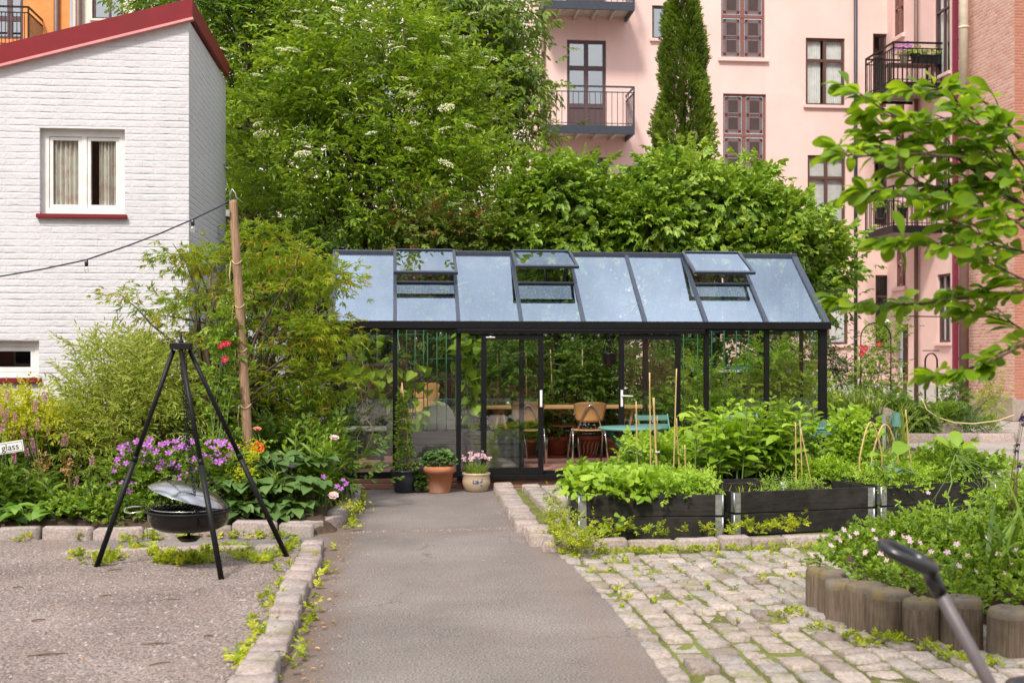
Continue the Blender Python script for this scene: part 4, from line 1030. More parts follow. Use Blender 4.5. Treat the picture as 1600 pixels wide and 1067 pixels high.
f.boxb(xa, xb, YD - .045, YD + .03, ZE - .115, ZE - .058); f.boxb(xa, xb, YD - .05, YD - .046, ZE - .09, ZE - .07); f.build('door_track', M['alu'], gh, .003); f = MB(); f.boxb(xa, xb, YD - .03, YD + .03, ZB - .02, ZB + .035); f.build('door_sill', M['alu'], gh, .003)
for pa, pb, hs_ in ((752, 849, 1), (967, 1063, -1)):
    a, b = P(pa, 0, YD).x, P(pb, 0, YD).x; z0, z1 = ZB + .04, ZE - .12; st = .062
    d = MB(); d.boxb(a, a + st, YD - .02, YD + .02, z0, z1); d.boxb(b - st, b, YD - .02, YD + .02, z0, z1); d.boxb(a + st, b - st, YD - .02, YD + .02, z0, z0 + .08); d.boxb(a + st, b - st, YD - .02, YD + .02, z1 - .065, z1)
    do = d.build('sliding_door', M['alu'], gh)
    p = MB(); p.quad(V(a + st, YD, z0 + .08), V(b - st, YD, z0 + .08), V(b - st, YD, z1 - .065), V(a + st, YD, z1 - .065)); p.build('pane', M['glass_wall'], do)
    xh = b - st / 2 if hs_ == 1 else a + st / 2
    h = MB(); h.boxb(xh - .014, xh + .014, YD - .03, YD - .021, .98, 1.18)
    if hs_ == -1: h.tube([(xh, YD - .025, 1.11), (xh, YD - .065, 1.11), (xh + .13, YD - .065, 1.105)], .009, 8)
    h.build('handle', M['white_frame'], do)
    if hs_ == 1:
        bd = MB()
        bd.boxb(a + .055, a + .165, YD - .0225, YD - .0205, z1 - .045, z1 - .033); bd.boxb(a + .10, a + .12, YD - .0225, YD - .0205, z1 - .033, z1 - .023); bd.build('maker_mark', M['white_frame'], do)
# ---- string lights inside
def string_lights(name, label, pts, bulbs, cat='string lights', r=.006, par=None, bl=.05):
    o = MB(); o.tube(pts, r, 6)
    root = thing(name, pts[0], label, cat); o.build('cord', M['cord'], root)
    for p in bulbs:
        b = MB(); b.lathe([(.004, .02), (.016, .018), (.019, -.02), (.015, -.045), (.004, -.046)], p, 10); s = b.build('socket', M['black_plastic'], root)
        g = MB(); g.lathe([(.012, -.045), (.022, -.06), (.027, -.08), (.02, -.1), (.004, -.108)], p, 12); g.build('bulb', M['bulb'], s)
    return root
pts = []; bl = []
xs = [P(q, 0, 15.1).x for q in (610, 690, 770, 850, 930, 1010, 1085, 1160)]
for a, b in zip(xs[:-1], xs[1:]):
    for k_ in range(6):
        t = k_ / 6; pts.append(V(a + (b - a) * t, 15.1 + .25 * math.sin((a + (b - a) * t) * 2), 1.97 - .07 * math.sin(PI * t)))
for j in range(3, len(pts), 3): bl.append(pts[j] - Vector((0, 0, .025)))
string_lights('string_lights', 'string of clear bulbs hung under the greenhouse roof', pts, bl)
# ---- hanging pot
hp = P(952, 560, 15.0); R_ = thing('hanging_pot', hp, 'empty black hanging pot inside the greenhouse doorway', 'pot')
m = MB(); m.lathe([(.0, -.09), (.06, -.088), (.088, -.06), (.098, .05), (.104, .055), (.104, .068), (.095, .068), (.085, -.04), (.0, -.07)], hp, 24); m.build('bowl', M['black_plastic'], R_)
m = MB()
for k_ in range(3):
    a = k_ * 2.1 + .4; m.tube([hp + V(.098 * math.cos(a), .098 * math.sin(a), .06), hp + V(0, 0, .36)], .004, 5)
m.tube([hp + V(0, 0, .36), V(hp.x, hp.y, 2.2)], .004, 5); m.build('hanger', M['iron'], R_)
# ---- trestle table
tx0, tx1 = P(742, 0, 15.75).x, P(1018, 0, 15.75).x; TZ = .925
tb = thing('trestle_table', ((tx0 + tx1) / 2, 15.95, ZF), 'long pine table on wooden trestles inside the greenhouse', 'table')
m = MB(); m.boxb(tx0, tx1, 15.72, 16.28, TZ - .035, TZ); m.build('table_top', M['pine'], tb, .004)
for x in (tx0 + .35, tx1 - .22):
    m = MB(); m.bar((x - .16, 15.8, ZF), (x - .02, 15.82, TZ - .036), .035, .025); m.bar((x + .16, 15.8, ZF), (x + .02, 15.82, TZ - .036), .035, .025); m.bar((x - .16, 16.2, ZF), (x - .02, 16.18, TZ - .036), .035, .025); m.bar((x + .16, 16.2, ZF), (x + .02, 16.18, TZ - .036), .035, .025); m.bar((x, 15.78, TZ - .06), (x, 16.22, TZ - .06), .05, .045); m.bar((x - .1, 15.81, ZF + .25), (x + .1, 15.81, ZF + .25), .03, .02)
    m.build('trestle', M['pine'], tb)
# ---- plywood chairs
def panel(mb, fn, nu, nv, th):
    """curved sheet fn(u,v)->Vector, with thickness"""
    vs = []; g = lambda i, j, s: s * (nu + 1) * (nv + 1) + i * (nv + 1) + j
    P_ = [[fn(i / nu, j / nv) for j in range(nv + 1)] for i in range(nu + 1)]
    for s in (0, 1):
        for i in range(nu + 1):
            for j in range(nv + 1):
                du = P_[min(i + 1, nu)][j] - P_[max(i - 1, 0)][j]; dv = P_[i][min(j + 1, nv)] - P_[i][max(j - 1, 0)]
                n = du.cross(dv); n.normalize(); vs.append(P_[i][j] + n * (th if s else 0))
    fs = []
    for i in range(nu):
        for j in range(nv):
            fs.append((g(i, j, 0), g(i, j+1, 0), g(i+1, j+1, 0), g(i+1, j, 0))); fs.append((g(i, j, 1), g(i+1, j, 1), g(i+1, j+1, 1), g(i, j+1, 1)))
    for i in range(nu): fs += [(g(i, 0, 0), g(i+1, 0, 0), g(i+1, 0, 1), g(i, 0, 1)), (g(i, nv, 0), g(i, nv, 1), g(i+1, nv, 1), g(i+1, nv, 0))]
    for j in range(nv): fs += [(g(0, j, 0), g(0, j, 1), g(0, j+1, 1), g(0, j+1, 0)), (g(nu, j, 0), g(nu, j+1, 0), g(nu, j+1, 1), g(nu, j, 1))]
    mb.add(vs, fs, 0, True)
def make_chair():
    r = thing('plywood_chair', (0, 0, 0), '', 'chair')
    m = MB()
    def seat(u, v):
        x = (u - .5) * 2; y = v; wd = .2 - .02 * y; rr = 1 - .12 * max(0, abs(x) - .75) * 4 * (1 if v > .5 else .6)
        return V(x * wd, -.19 + .4 * y * rr, .445 + .012 * x * x - .03 * math.exp(-((y - 0) / .2) ** 2) * 0 - .025 * max(0, y - .8) * 3)
    panel(m, seat, 10, 8, .012); m.build('seat', M['ply'], r)
    m = MB()
    def back(u, v):
        x = (u - .5) * 2; e = abs(x) ** 4; hw = .17 + .045 * v
        z = .56 + .26 * v + (.03 * e * (.5 - v) * 2)
        return V(x * hw, -.215 - .04 * v + .05 * x * x, z)
    panel(m, back, 12, 8, .011); m.build('backrest', M['ply'], r)
    m = MB(); pts = [V(-.17, -.16, .435), V(-.14, -.2, .52), V(-.075, -.262, .70), V(-.035, -.278, .765), V(0, -.282, .78), V(.035, -.278, .765), V(.075, -.262, .70), V(.14, -.2, .52), V(.17, -.16, .435)]
    m.tube(pts, .011, 8); m.build('back_frame', M['chrome'], r)
    m = MB(); m.tube([V(-.19, -.15, .43), V(-.19, .17, .43)], .01, 8); m.tube([V(.19, -.15, .43), V(.19, .17, .43)], .01, 8); m.build('seat_frame', M['chrome'], r)
    for sx in (-1, 1):
        m = MB(); m.tube([V(sx * .205, -.12, .46), V(sx * .21, -.16, .38), V(sx * .235, -.25, 0)], .011, 8); m.build('leg', M['chrome'], r)
        m = MB(); m.tube([V(sx * .205, -.06, .46), V(sx * .21, .02, .4), V(sx * .225, .2, 0)], .011, 8); m.build('leg', M['chrome'], r)
    return r
ch = make_chair(); ch.location = (P(918, 0, 15.2).x, 15.25, ZF); ch.rotation_euler.z = .03
CG = 'plywood chairs in the greenhouse'; ch['group'] = CG
ch['label'] = 'plywood chair with its back to the open greenhouse doorway'
copy_thing(ch, (P(826, 0, 15.2).x, 15.3, ZF), -.1, 'plywood chair half hidden behind the left sliding door', CG)
copy_thing(ch, (P(880, 0, 16.3).x, 16.42, ZF), PI - .05, 'plywood chair across the pine table facing the doorway', CG)
copy_thing(ch, (P(795, 0, 16.3).x, 16.4, ZF), PI + .1, 'plywood chair at the left far side of the pine table', CG)
sx_, sy_ = P(652, 0, 16.2).x, 16.0
for k_ in range(3): copy_thing(ch, (sx_, sy_ + .035 * k_, ZF + .11 * k_ + .0), 2.5, ['bottom plywood chair of the stack beside the white plastic chair', 'middle plywood chair of the stack beside the white plastic chair', 'top plywood chair of the stack behind the cucumber vine'][k_], 'stacked plywood chairs')
# ---- white plastic armchair
ax_, ay_ = P(684, 0, 15.5).x, 15.5
pc = thing('plastic_armchair', (ax_, ay_, ZF), 'white plastic garden armchair with an arched back inside the greenhouse', 'chair')
m = MB()
def pb(u, v):
    x = (u - .5) * 2; hh = .40 * (1 - .55 * abs(x) ** 2.6); z = .42 + v * hh
    return V(ax_ + x * (.25 - .03 * v), ay_ - .2 - .1 * v + .10 * x * x, ZF + z)
panel(m, pb, 14, 8, .015); m.build('backrest', M['plastic'], pc)
m = MB(); panel(m, lambda u, v: V(ax_ + (u - .5) * .48, ay_ - .2 + .43 * v, ZF + .41 + .02 * v), 6, 6, .015); m.build('seat', M['plastic'], pc)
for s in (-1, 1):
    m = MB(); m.bar((ax_ + s * .27, ay_ - .24, ZF + .62), (ax_ + s * .28, ay_ + .2, ZF + .6), .06, .025); m.bar((ax_ + s * .28, ay_ + .2, ZF + .6), (ax_ + s * .28, ay_ + .24, ZF + .02), .05, .03); m.build('armrest', M['plastic'], pc, .006)
    m = MB(); m.bar((ax_ + s * .25, ay_ - .2, ZF + .44), (ax_ + s * .28, ay_ - .3, ZF), .05, .03); m.build('leg', M['plastic'], pc, .006)
# ---- raised planter inside, left of the doors
ix0, ix1 = P(622, 0, 14.7).x, P(812, 0, 14.7).x; IZ = .68
pl = thing('planter_box', ((ix0 + ix1) / 2, 14.85, ZF), 'long dark board planter inside the greenhouse left of the doorway', 'planter')
m = MB()
for k_ in range(3):
    z = ZF + k_ * .163; m.boxb(ix0, ix1, 14.62, 14.65, z, z + .155); m.boxb(ix0, ix1, 15.05, 15.08, z, z + .155); m.boxb(ix0, ix0 + .03, 14.65, 15.05, z, z + .155); m.boxb(ix1 - .03, ix1, 14.65, 15.05, z, z + .155)
m.build('boards', M['deck_board'], pl, .003)
m = MB(); m.boxb(ix0 + .03, ix1 - .03, 14.65, 15.05, ZF, IZ - .05); m.build('soil', M['soil'], pl)
# wire trellises
def trellis(px0, px1, y, z0, z1, label, rows=5, cols=4):
    a, b = P(px0, 0, y).x, P(px1, 0, y).x; r = thing('wire_trellis', ((a + b) / 2, y, z0), label, 'trellis', 'wire trellises'); m = MB()
    for i in range(cols): x = a + (b - a) * i / (cols - 1); m.tube([(x, y, z0), (x, y, z1)], .006, 6)
    m.build('uprights', M['green_wire'], r); m = MB()
    for j in range(rows): z = z0 + (z1 - z0) * (j + .7) / rows; m.tube([(a, y + .008, z), (b, y + .008, z + .01)], .005, 6)
    m.build('rungs', M['green_wire'], r)
trellis(622, 662, 14.8, IZ - .06, 1.93, 'green wire trellis behind the climbing cucumber at the left')
trellis(668, 712, 14.85, IZ - .06, 1.88, 'green wire trellis in front of the white plastic chair')
trellis(1068, 1090, 15.0, .5, 1.9, 'green wire trellis right of the right sliding door', 4, 2)
trellis(1112, 1170, 15.2, .5, 1.92, 'pale green wire trellis behind the second pane from the right', 4, 4)
a_, b_ = P(538, 0, 15.3).x, P(604, 0, 15.3).x
r_ = thing('potting_bench', ((a_ + b_) / 2, 15.2, ZF), 'low dark potting bench with a pale top behind the leftmost panes', 'bench')
m = MB(); m.boxb(a_, b_, 14.95, 15.5, .66, .69); m.build('top', M['grey_soffit'], r_, .004)
m = MB(); m.boxb(a_ + .03, b_ - .03, 14.98, 15.0, .3, .62); m.boxb(a_ + .03, b_ - .03, 15.45, 15.47, .3, .62); m.boxb(a_ + .03, a_ + .05, 15.0, 15.45, .3, .62); m.boxb(b_ - .05, b_ - .03, 15.0, 15.45, .3, .62); m.build('apron', M['deck_board'], r_, .003)
for x in (a_ + .03, b_ - .07):
    for y in (14.98, 15.43): m = MB(); m.boxb(x, x + .04, y, y + .04, ZF, .3); m.build('leg', M['deck_board'], r_)
# right hand planting bed inside, shelf and trays
jx0, jx1 = P(1075, 0, 15.3).x, GX1 - .12
pr = thing('planter_box', ((jx0 + jx1) / 2, 15.4, ZF), 'dark board planter inside the right end of the greenhouse', 'planter')
m = MB()
for k_ in range(2): z = ZF + k_ * .163; m.boxb(jx0, jx1, 15.0, 15.03, z, z + .155); m.boxb(jx0, jx1, 15.7, 15.73, z, z + .155); m.boxb(jx0, jx0 + .03, 15.03, 15.7, z, z + .155); m.boxb(jx1 - .03, jx1, 15.03, 15.7, z, z + .155)
m.build('boards', M['deck_board'], pr, .003); m = MB(); m.boxb(jx0 + .03, jx1 - .03, 15.03, 15.7, ZF, .48); m.build('soil', M['soil'], pr)
sx0, sx1 = P(1085, 0, 16.6).x, GX1 - .1
sh = thing('plant_shelf', ((sx0 + sx1) / 2, 16.6, ZF), 'slim shelf with trays along the back wall of the greenhouse', 'shelf')
m = MB(); m.boxb(sx0, sx1, 16.45, 16.78, 1.36, 1.39); m.build('board', M['white_frame'], sh, .003)
for x in (sx0 + .1, (sx0 + sx1) / 2, sx1 - .1): m = MB(); m.boxb(x - .015, x + .015, 16.6, 16.63, ZF, 1.36); m.build('upright', M['alu'], sh)
tr0 = P(1143, 0, 16.55).x; tr = thing('seed_tray', (tr0 + .15, 16.55, 1.39), 'green seed tray standing on the greenhouse shelf', 'tray')
m = MB(); m.boxb(tr0, tr0 + .32, 16.48, 16.68, 1.392, 1.402)
for a, b, c, d in ((0, .32, 16.48, 16.49), (0, .32, 16.67, 16.68), (0, .01, 16.49, 16.67), (.31, .32, 16.49, 16.67)): m.boxb(tr0 + a, tr0 + b, c, d, 1.402, 1.46)
for i in range(12): m.boxb(tr0 + .02 + i * .025, tr0 + .028 + i * .025, 16.474, 16.48, 1.405, 1.455)
m.build('tray', M['teal'], tr)
for px_, mt_, lb_ in ((1270, 'terracotta', 'small terracotta pot on the greenhouse shelf at the right corner'), (1255, 'black_plastic', 'small black pot on the greenhouse shelf beside a terracotta one')):
    p = P(px_, 0, 16.6); m = MB(); c = V(p.x, 16.6, 1.391); m.lathe([(0, 0), (.055, 0), (.075, .12), (.08, .12), (.08, .14), (.07, .14), (.06, .1), (0, .1)], c, 18); o = m.build('flower_pot', M[mt_]); tag(o, lb_, 'pot')
# pots under the table
def pot(name, label, c, prof, mat, seg=28, group=None):
    m = MB(); m.lathe(prof, c, seg); o = m.build(name, M[mat]); tag(o, label, 'pot', group); return o
POT = lambda r0, r1, h, t=.015: [(0, 0), (r0, 0), (r0 * .98 + r1 * .02, .0), (r0 + (r1 - r0) * .8, h * .8), (r1 * 1.07, h * .8), (r1 * 1.1, h), (r1 * .98, h), (r1 * .9, h * .86), (0, h * .86)]
for px_, r0, r1, h, mt_, lb_ in ((869, .125, .16, .29, 'darkterra', 'wide dark terracotta pot with rim inside the open doorway'), (918, .11, .18, .30, 'darkterra', 'terracotta pot with pale wavy stripes under the plywood chair'), (962, .13, .16, .26, 'terracotta', 'terracotta pot behind the handle of the right sliding door'), (820, .13, .16, .26, 'darkterra', 'dark terracotta pot behind the pane of the left sliding door')):
    c = V(P(px_, 0, 16.5).x, 16.5, ZF); o = pot('flower_pot', lb_, c, POT(r0, r1, h), mt_)
    if 'wavy' in lb_:
        m = MB()
        for k_ in range(16):
            a0_ = k_ * 2 * PI / 16; pts = []
            for j in range(8): t = j / 7; rr = r0 + (r1 - r0) * (.08 + t * .66) + .004; a = a0_ + .5 * t + .12 * math.sin(t * 6); pts.append(c + V(rr * math.cos(a), rr * math.sin(a), h * (.08 + t * .66)))
            m.tube(pts, .006, 5)
        m.build('stripes', M['cream_glaze'], o)
    s = MB(); s.lathe([(0, .0), (r0 * 1.3, 0), (r0 * 1.45, .03), (r0 * 1.35, .03), (0, .012)], c + V(0, 0, -.002), 24); s.build('saucer', M['darkterra'], o)
# ================================================================== pots in front
c = G(632, 769); bp_ = thing('potted_climber', c, 'black glazed pot with a climbing plant tied to a cane', 'potted plant')
m = MB(); m.lathe([(0, 0), (.105, 0), (.12, .02), (.15, .17), (.155, .24), (.165, .245), (.165, .262), (.148, .262), (.14, .22), (0, .22)], c, 32); m.build('pot', M['navy_glaze'], bp_)
m = MB(); m.lathe([(0, .225), (.14, .225)], c, 20); m.build('soil', M['soil'], bp_)
m = MB(); m.tube([c + V(.08, 0, .2), c + V(-.03, .03, 1.28)], .008, 8); m.tube([c + V(-.1, .02, .2), c + V(-.035, .03, 1.24)], .006, 8); m.build('cane', M['bamboo'], bp_)
BPC = c.copy()
c = G(686, 769); tp_ = thing('potted_strawberry', c, 'terracotta pot with a mound of round green leaves', 'potted plant'); TPC = c.copy()
m = MB(); m.lathe([(0, 0), (.125, 0), (.13, .01), (.165, .23), (.182, .23), (.19, .305), (.18, .312), (.168, .305), (.16, .27), (0, .27)], c, 36); m.build('pot', M['terracotta'], tp_)
c = G(744, 767); gp_ = thing('potted_daisies', c, 'cream glazed pot with a blue flower motif and pink daisies', 'potted plant'); GPC = c.copy()
m = MB(); m.lathe([(0, 0), (.12, 0), (.135, .015), (.165, .09), (.168, .13), (.158, .185), (.165, .195), (.172, .21), (.165, .22), (.15, .215), (.145, .19), (0, .19)], c, 36); pg = m.build('pot', M['cream_glaze'], gp_)
m = MB()                                     # painted motif: small petals and leaves wrapped on the glaze
def onpot(a, z): 
    r = .168 if .08 < z < .15 else .162; return c + V((r + .0025) * math.sin(a), -(r + .0025) * math.cos(a), z)
for (a, z, l, an, w_) in [(0, .12, .03, k_ * 1.25, .018) for k_ in range(5)] + [(-.12, .10, .045, 2.6, .02), (.16, .115, .05, .4, .02), (.2, .09, .04, -.5, .018), (-.2, .125, .03, 2.2, .014), (.3, .14, .035, .9, .014)]:
    ca, sa = math.cos(an), math.sin(an); q = []
    for u_, v_ in ((0, 0), (.5, .5), (1, 0), (.5, -.5)): q.append(onpot(a + (u_ * l * ca - v_ * w_ * sa) / .165, z + u_ * l * sa + v_ * w_ * ca))
    m.quad(*q)
m.build('motif', M['blue_paint'], pg)
# ================================================================== raised beds of pallet collars
def collar(label, p0, p1, W, H=.39, tiers=2, soil=.3):
    """front edge from p0 to p1 on the ground, depth W"""
    p0, p1 = Vector(p0), Vector(p1); u = (p1 - p0); L = u.length; u.normalize(); n = Vector((-u.y, u.x, 0)); n.normalize()
    r = thing('raised_bed', (p0 + p1) / 2 + n * W / 2, label, 'raised bed', 'raised beds of black boards'); t = .02; h = H / tiers
    o = Vector((p0.x, p0.y, 0))
    for k_ in range(tiers):
        z0, z1 = k_ * h + .003, (k_ + 1) * h - .003
        for a, b, c, d in ((0, L, 0, t), (0, L, W - t, W), (0, t, t, W - t), (L - t, L, t, W - t)):
            m = MB(); m.obox(o, u, n, ZUP, a, b, c, d, z0, z1); m.build('board', M['black_board'], r, .004)
    for cx, cy, sx, sy in ((0, 0, 1, 1), (L, 0, -1, 1), (0, W, 1, -1), (L, W, -1, -1)):
        m = MB()
        for k_ in range(tiers):
            z0, z1 = k_ * h + .012, (k_ + 1) * h - .008
            a, b = (cx, cx + sx * .06) if sx > 0 else (cx + sx * .06, cx)
            y = cy - sy * .003; m.obox(o, u, n, ZUP, a, b, min(y, cy), max(y, cy), z0, z1)
            a, b = (cy, cy + .06) if sy > 0 else (cy - .06, cy); x = cx - sx * .003; m.obox(o, u, n, ZUP, min(x, cx), max(x, cx), a, b, z0, z1)
            m.tube([o + u * (cx - sx * .004) + n * (cy - sy * .004) + ZUP * z0, o + u * (cx - sx * .004) + n * (cy - sy * .004) + ZUP * z1], .008, 8)
            for q in range(3):
                for e in (.02, .045): m.obox(o, u, n, ZUP, cx + sx * e - .005, cx + sx * e + .005, cy - sy * .006 - .002, cy - sy * .006 + .002, z0 + .03 + q * .055, z0 + .04 + q * .055)
        m.build('hinge', M['galv'], r)
    m = MB(); k_ = 9; vs = []; rg = random.Random(len(label))
    for j in range(k_):
        for i in range(k_): vs.append(o + u * (t + (L - 2 * t) * i / (k_ - 1)) + n * (t + (W - 2 * t) * j / (k_ - 1)) + ZUP * (soil + rg.uniform(-.015, .015)))
    m.add(vs, [(j*k_+i, j*k_+i+1, (j+1)*k_+i+1, (j+1)*k_+i) for j in range(k_-1) for i in range(k_-1)], 0, True); m.build('soil', M['soil'], r)
    return o, u, n, L
bA = collar('black raised bed with strawberries at the corner of the path', (1.60, 10.28, 0), (2.85, 10.22, 0), .86)
bB = collar('middle black raised bed with bare soil and seedlings beside the strawberry bed', (3.0, 10.36, 0), (4.40, 10.66, 0), .72)
bC = collar('black raised bed partly hidden by the flowers of the log bed', (4.50, 10.72, 0), (5.80, 11.1, 0), .8)
bD = collar('black raised bed with bamboo canes behind the strawberry bed', (1.75, 11.4, 0), (2.95, 11.36, 0), .8)
bE = collar('black raised bed full of tall leafy sunflower seedlings', (3.05, 11.45, 0), (4.37, 11.62, 0), .8)
bF = collar('black raised bed with peas and a cane hoop', (4.52, 11.66, 0), (5.9, 11.95, 0), .85)
# plant labels in the middle bed
for q, lb in ((1224, 'small white plant label standing in the middle raised bed'),):
    p = P(q, 757, 11.0); m = MB(); m.boxb(p.x - .035, p.x + .035, p.y - .002, p.y + .002, p.z - .03, p.z + .025); m.boxb(p.x - .005, p.x + .005, p.y - .002, p.y + .002, .28, p.z - .03); o = m.build('plant_label', M['sign_white']); tag(o, lb, 'plant label')
# ================================================================== teal bistro tables and chairs
def bistro_table():
    r = thing('bistro_table', (0, 0, 0), '', 'table', 'teal bistro tables')
    m = MB(); m.lathe([(0, .7), (.36, .7), (.37, .705), (.37, .722), (.36, .727), (0, .727)], (0, 0, 0), 40); m.build('table_top', M['teal'], r)
    m = MB()
    for s in (-1, 1): m.bar((-.26, s * .2, 0), (.26, s * .2, .69), .03, .012, (0, 1, 0)); m.bar((.26, s * .18, 0), (-.26, s * .18, .69), .03, .012, (0, 1, 0))
    m.tube([(-.26, -.2, .02), (-.26, .2, .02)], .008, 6); m.tube([(.26, -.18, .02), (.26, .18, .02)], .008, 6); m.tube([(0, -.2, .345), (0, .2, .345)], .008, 6); m.build('legs', M['teal_dark'], r)
    return r
def bistro_chair():
    r = thing('folding_chair', (0, 0, 0), '', 'chair', 'teal folding chairs')
    m = MB()
    for i in range(6): y = -.17 + i * .064; m.boxb(-.19, .19, y, y + .045, .44, .452)
    m.build('seat', M['teal'], r, .003)
    m = MB()
    for z in (.66, .765): m.boxb(-.205, .205, -.262, -.25, z, z + .062)
    m.build('backrest', M['teal'], r, .003)
    for s in (-1, 1):
        m = MB(); m.bar((s * .2, .2, 0), (s * .2, -.27, .84), .025, .012, (1, 0, 0)); m.build('leg', M['teal'], r)
        m = MB(); m.bar((s * .175, -.24, 0), (s * .175, .16, .44), .025, .012, (1, 0, 0)); m.build('leg', M['teal'], r)
    return r
t1 = bistro_table(); t1.location = (P(985, 0, 13.55).x, 13.55, .05); t1['label'] = 'round teal bistro table in front of the right sliding door'
t2 = copy_thing(t1, (P(1268, 0, 13.55).x, 13.55, .05), .3, 'round teal bistro table at the right corner of the greenhouse')
c1 = bistro_chair(); c1.location = (P(1031, 0, 13.8).x, 13.95, .05); c1.rotation_euler.z = PI + .05; c1['label'] = 'teal folding chair facing the path beside the right sliding door'
copy_thing(c1, (P(1165, 0, 13.9).x, 13.95, .05), PI - .1, 'teal folding chair behind the tall leafy seedlings')
copy_thing(c1, (P(1262, 0, 13.0).x, 13.0, .05), .4, 'teal folding chair tucked under the table at the greenhouse corner')
for px_, y_, lb_ in ((1075, 13.2, 'orange terracotta pot behind the bamboo canes'), (1180, 13.1, 'orange terracotta pot glimpsed between stems of tall seedlings')):
    q = P(px_, 0, y_); pot('flower_pot', lb_, V(q.x, y_, .05), POT(.10, .14, .24), 'terracotta')
# ================================================================== log edging
LOGS = [(1283, 958, 52, 890), (1300, 968, 48, 895), (1318, 978, 66, 903), (1352, 992, 66, 915), (1388, 1003, 74, 925), (1440, 1013, 62, 940), (1503, 1022, 70, 943), (1578, 1034, 76, 953), (1660, 1046, 78, 960)]
LB_ = ['thin leftmost log of the row edging the flower bed', 'slim second log from the left end of the log edging', 'third log from the left end of the log edging', 'log below the first big leaf clump of the geraniums', 'broad log with a pale chipped top edge in the log edging', 'log with orange moss on its top in the log edging', 'log behind the grey cart shaft in the log edging', 'broad dark log right of the grey cart shaft', 'last log of the edging at the right picture edge']
for i, (px_, pb_, wd_, pt_) in enumerate(LOGS):
    b = G(px_, pb_ - 6); d_ = b.y / (CA - SA * (px_ - 800) / FPX); r = wd_ / 2 * d_ / FPX * .95
    b = V(b.x + b.x / b.y * r * .9, b.y + r * .9, 0); h = .25 + .02 * math.sin(i * 2.3); rg = np.random.default_rng(40 + i)
    n = 26; ph = rg.uniform(0, 6, 3); vs = []; prof = [(1.0, -.04), (1.0, .02), (.99, h * .5), (.985, h - .045), (.95, h - .02), (.87, h - .004), (.6, h + .002), (.3, h + .001)]
    for rr, z in prof:
        for j in range(n):
            a = 2 * PI * j / n; q = r * rr * (1 + .035 * math.sin(2 * a + ph[0]) + .02 * math.sin(5 * a + ph[1])); vs.append((b.x + q * math.cos(a) + .01 * z * math.sin(ph[2]), b.y + q * math.sin(a), z + (rg.normal(0, .003) if z > .1 else 0)))
    m = MB(); fs = [(k_*n+j, k_*n+(j+1) % n, (k_+1)*n+(j+1) % n, (k_+1)*n+j) for k_ in range(3) for j in range(n)]; m.add(vs, fs, 0, True)
    o_ = len(m.v) - len(vs)
    for k_ in range(3, 7):
        for j in range(n): m.f.append(tuple(o_ + q for q in (k_*n+j, k_*n+(j+1) % n, (k_+1)*n+(j+1) % n, (k_+1)*n+j))); m.m.append(1); m.s.append(True)
    m.f.append(tuple(o_ + 7 * n + j for j in range(n))); m.m.append(1); m.s.append(False)
    o = m.build('log_post', [M['log'], M['log_top']]); tag(o, LB_[i], 'log', 'logs edging the flower bed')
# ================================================================== tripod fire pit
bc = PD(295, 797, 8.95)
fp = thing('tripod_fire_pit', (bc.x, bc.y, 0), 'black tripod with a hanging fire bowl on the gravel', 'fire pit')
apx = PD(283, 543, 8.95); feet = [G(151, 885, .012), G(346, 905, .012), G(448, 869, .012)]
for k_, ft in enumerate(feet):
    m = MB(); top = apx + (ft - apx).normalized() * .02 + Vector(((-.05, 0, .05)[k_], (.01, -.03, .01)[k_], 0))
    mid = top + (ft - top) * .5
    m.tube([top, mid], .018, 12); m.tube([mid, ft], .0205, 12); m.tube([mid - (ft - top) * .012, mid + (ft - top) * .012], .0225, 12); m.build('leg', M['iron'], fp)
m = MB(); m.boxb(apx.x - .075, apx.x + .075, apx.y - .06, apx.y + .06, apx.z - .015, apx.z + .035); m.lathe([(.0, .12), (.006, .11), (.012, .055), (.02, .05), (.02, .035)], apx, 10); m.build('top_plate', M['iron'], fp, .004)
def chain(mb, a, b, L=.032, r=.0035, w=.011):
    a, b = Vector(a), Vector(b); n = max(2, int((b - a).length / (L * .78))); d = (b - a).normalized(); e = d.orthogonal().normalized(); g = d.cross(e)
    for i in range(n):
        c_ = a + (b - a) * ((i + .5) / n); s = e if i % 2 else g
        mb.tube([c_ + d * (L / 2 * math.cos(t)) + s * (w * math.sin(t)) for t in [2 * PI * q / 10 for q in range(10)]], r, 5, closed=True)
ring = PD(293, 690, 8.95); RB = .30
m = MB(); chain(m, apx + V(.0, -.02, -.02), ring); chain(m, apx + V(.03, .0, -.02), ring + V(.012, 0, 0)); cho = m.build('chain', M['iron'], fp)
for an in (2.85, .35, -1.2):
    e = bc + V(RB * math.cos(an), RB * math.sin(an), 0)
    m = MB(); chain(m, ring + V(0, 0, .0), e); m.build('chain', M['iron'], fp)
m = MB(); m.lathe([(0, -.155), (.12, -.153), (.22, -.14), (.275, -.11), (.295, -.06), (.30, 0), (.308, .004), (.308, -.004), (.302, -.004)], bc, 48)
m.lathe([(.296, .002), (.285, -.06), (.25, -.11), (.12, -.135), (0, -.137)], bc, 48); bw = m.build('bowl', M['burnt'], fp)
m = MB(); m.lathe([(.302, -.015), (.313, -.006), (.313, .004), (.300, .007)], bc, 48); m.build('rim', M['iron'], bw)
m = MB(); m.tube([bc + V(0, 0, -.15), bc + V(0, 0, -.2)], .012, 8); m.lathe([(0, -.235), (.06, -.23), (.085, -.205), (.09, -.2), (.085, -.198), (.05, -.215), (0, -.22)], bc, 28); m.build('ash_dish', M['burnt'], fp)
Ml = Matrix.Rotation(math.radians(17), 3, 'Y')
lc = bc + V(.0, 0, .115)
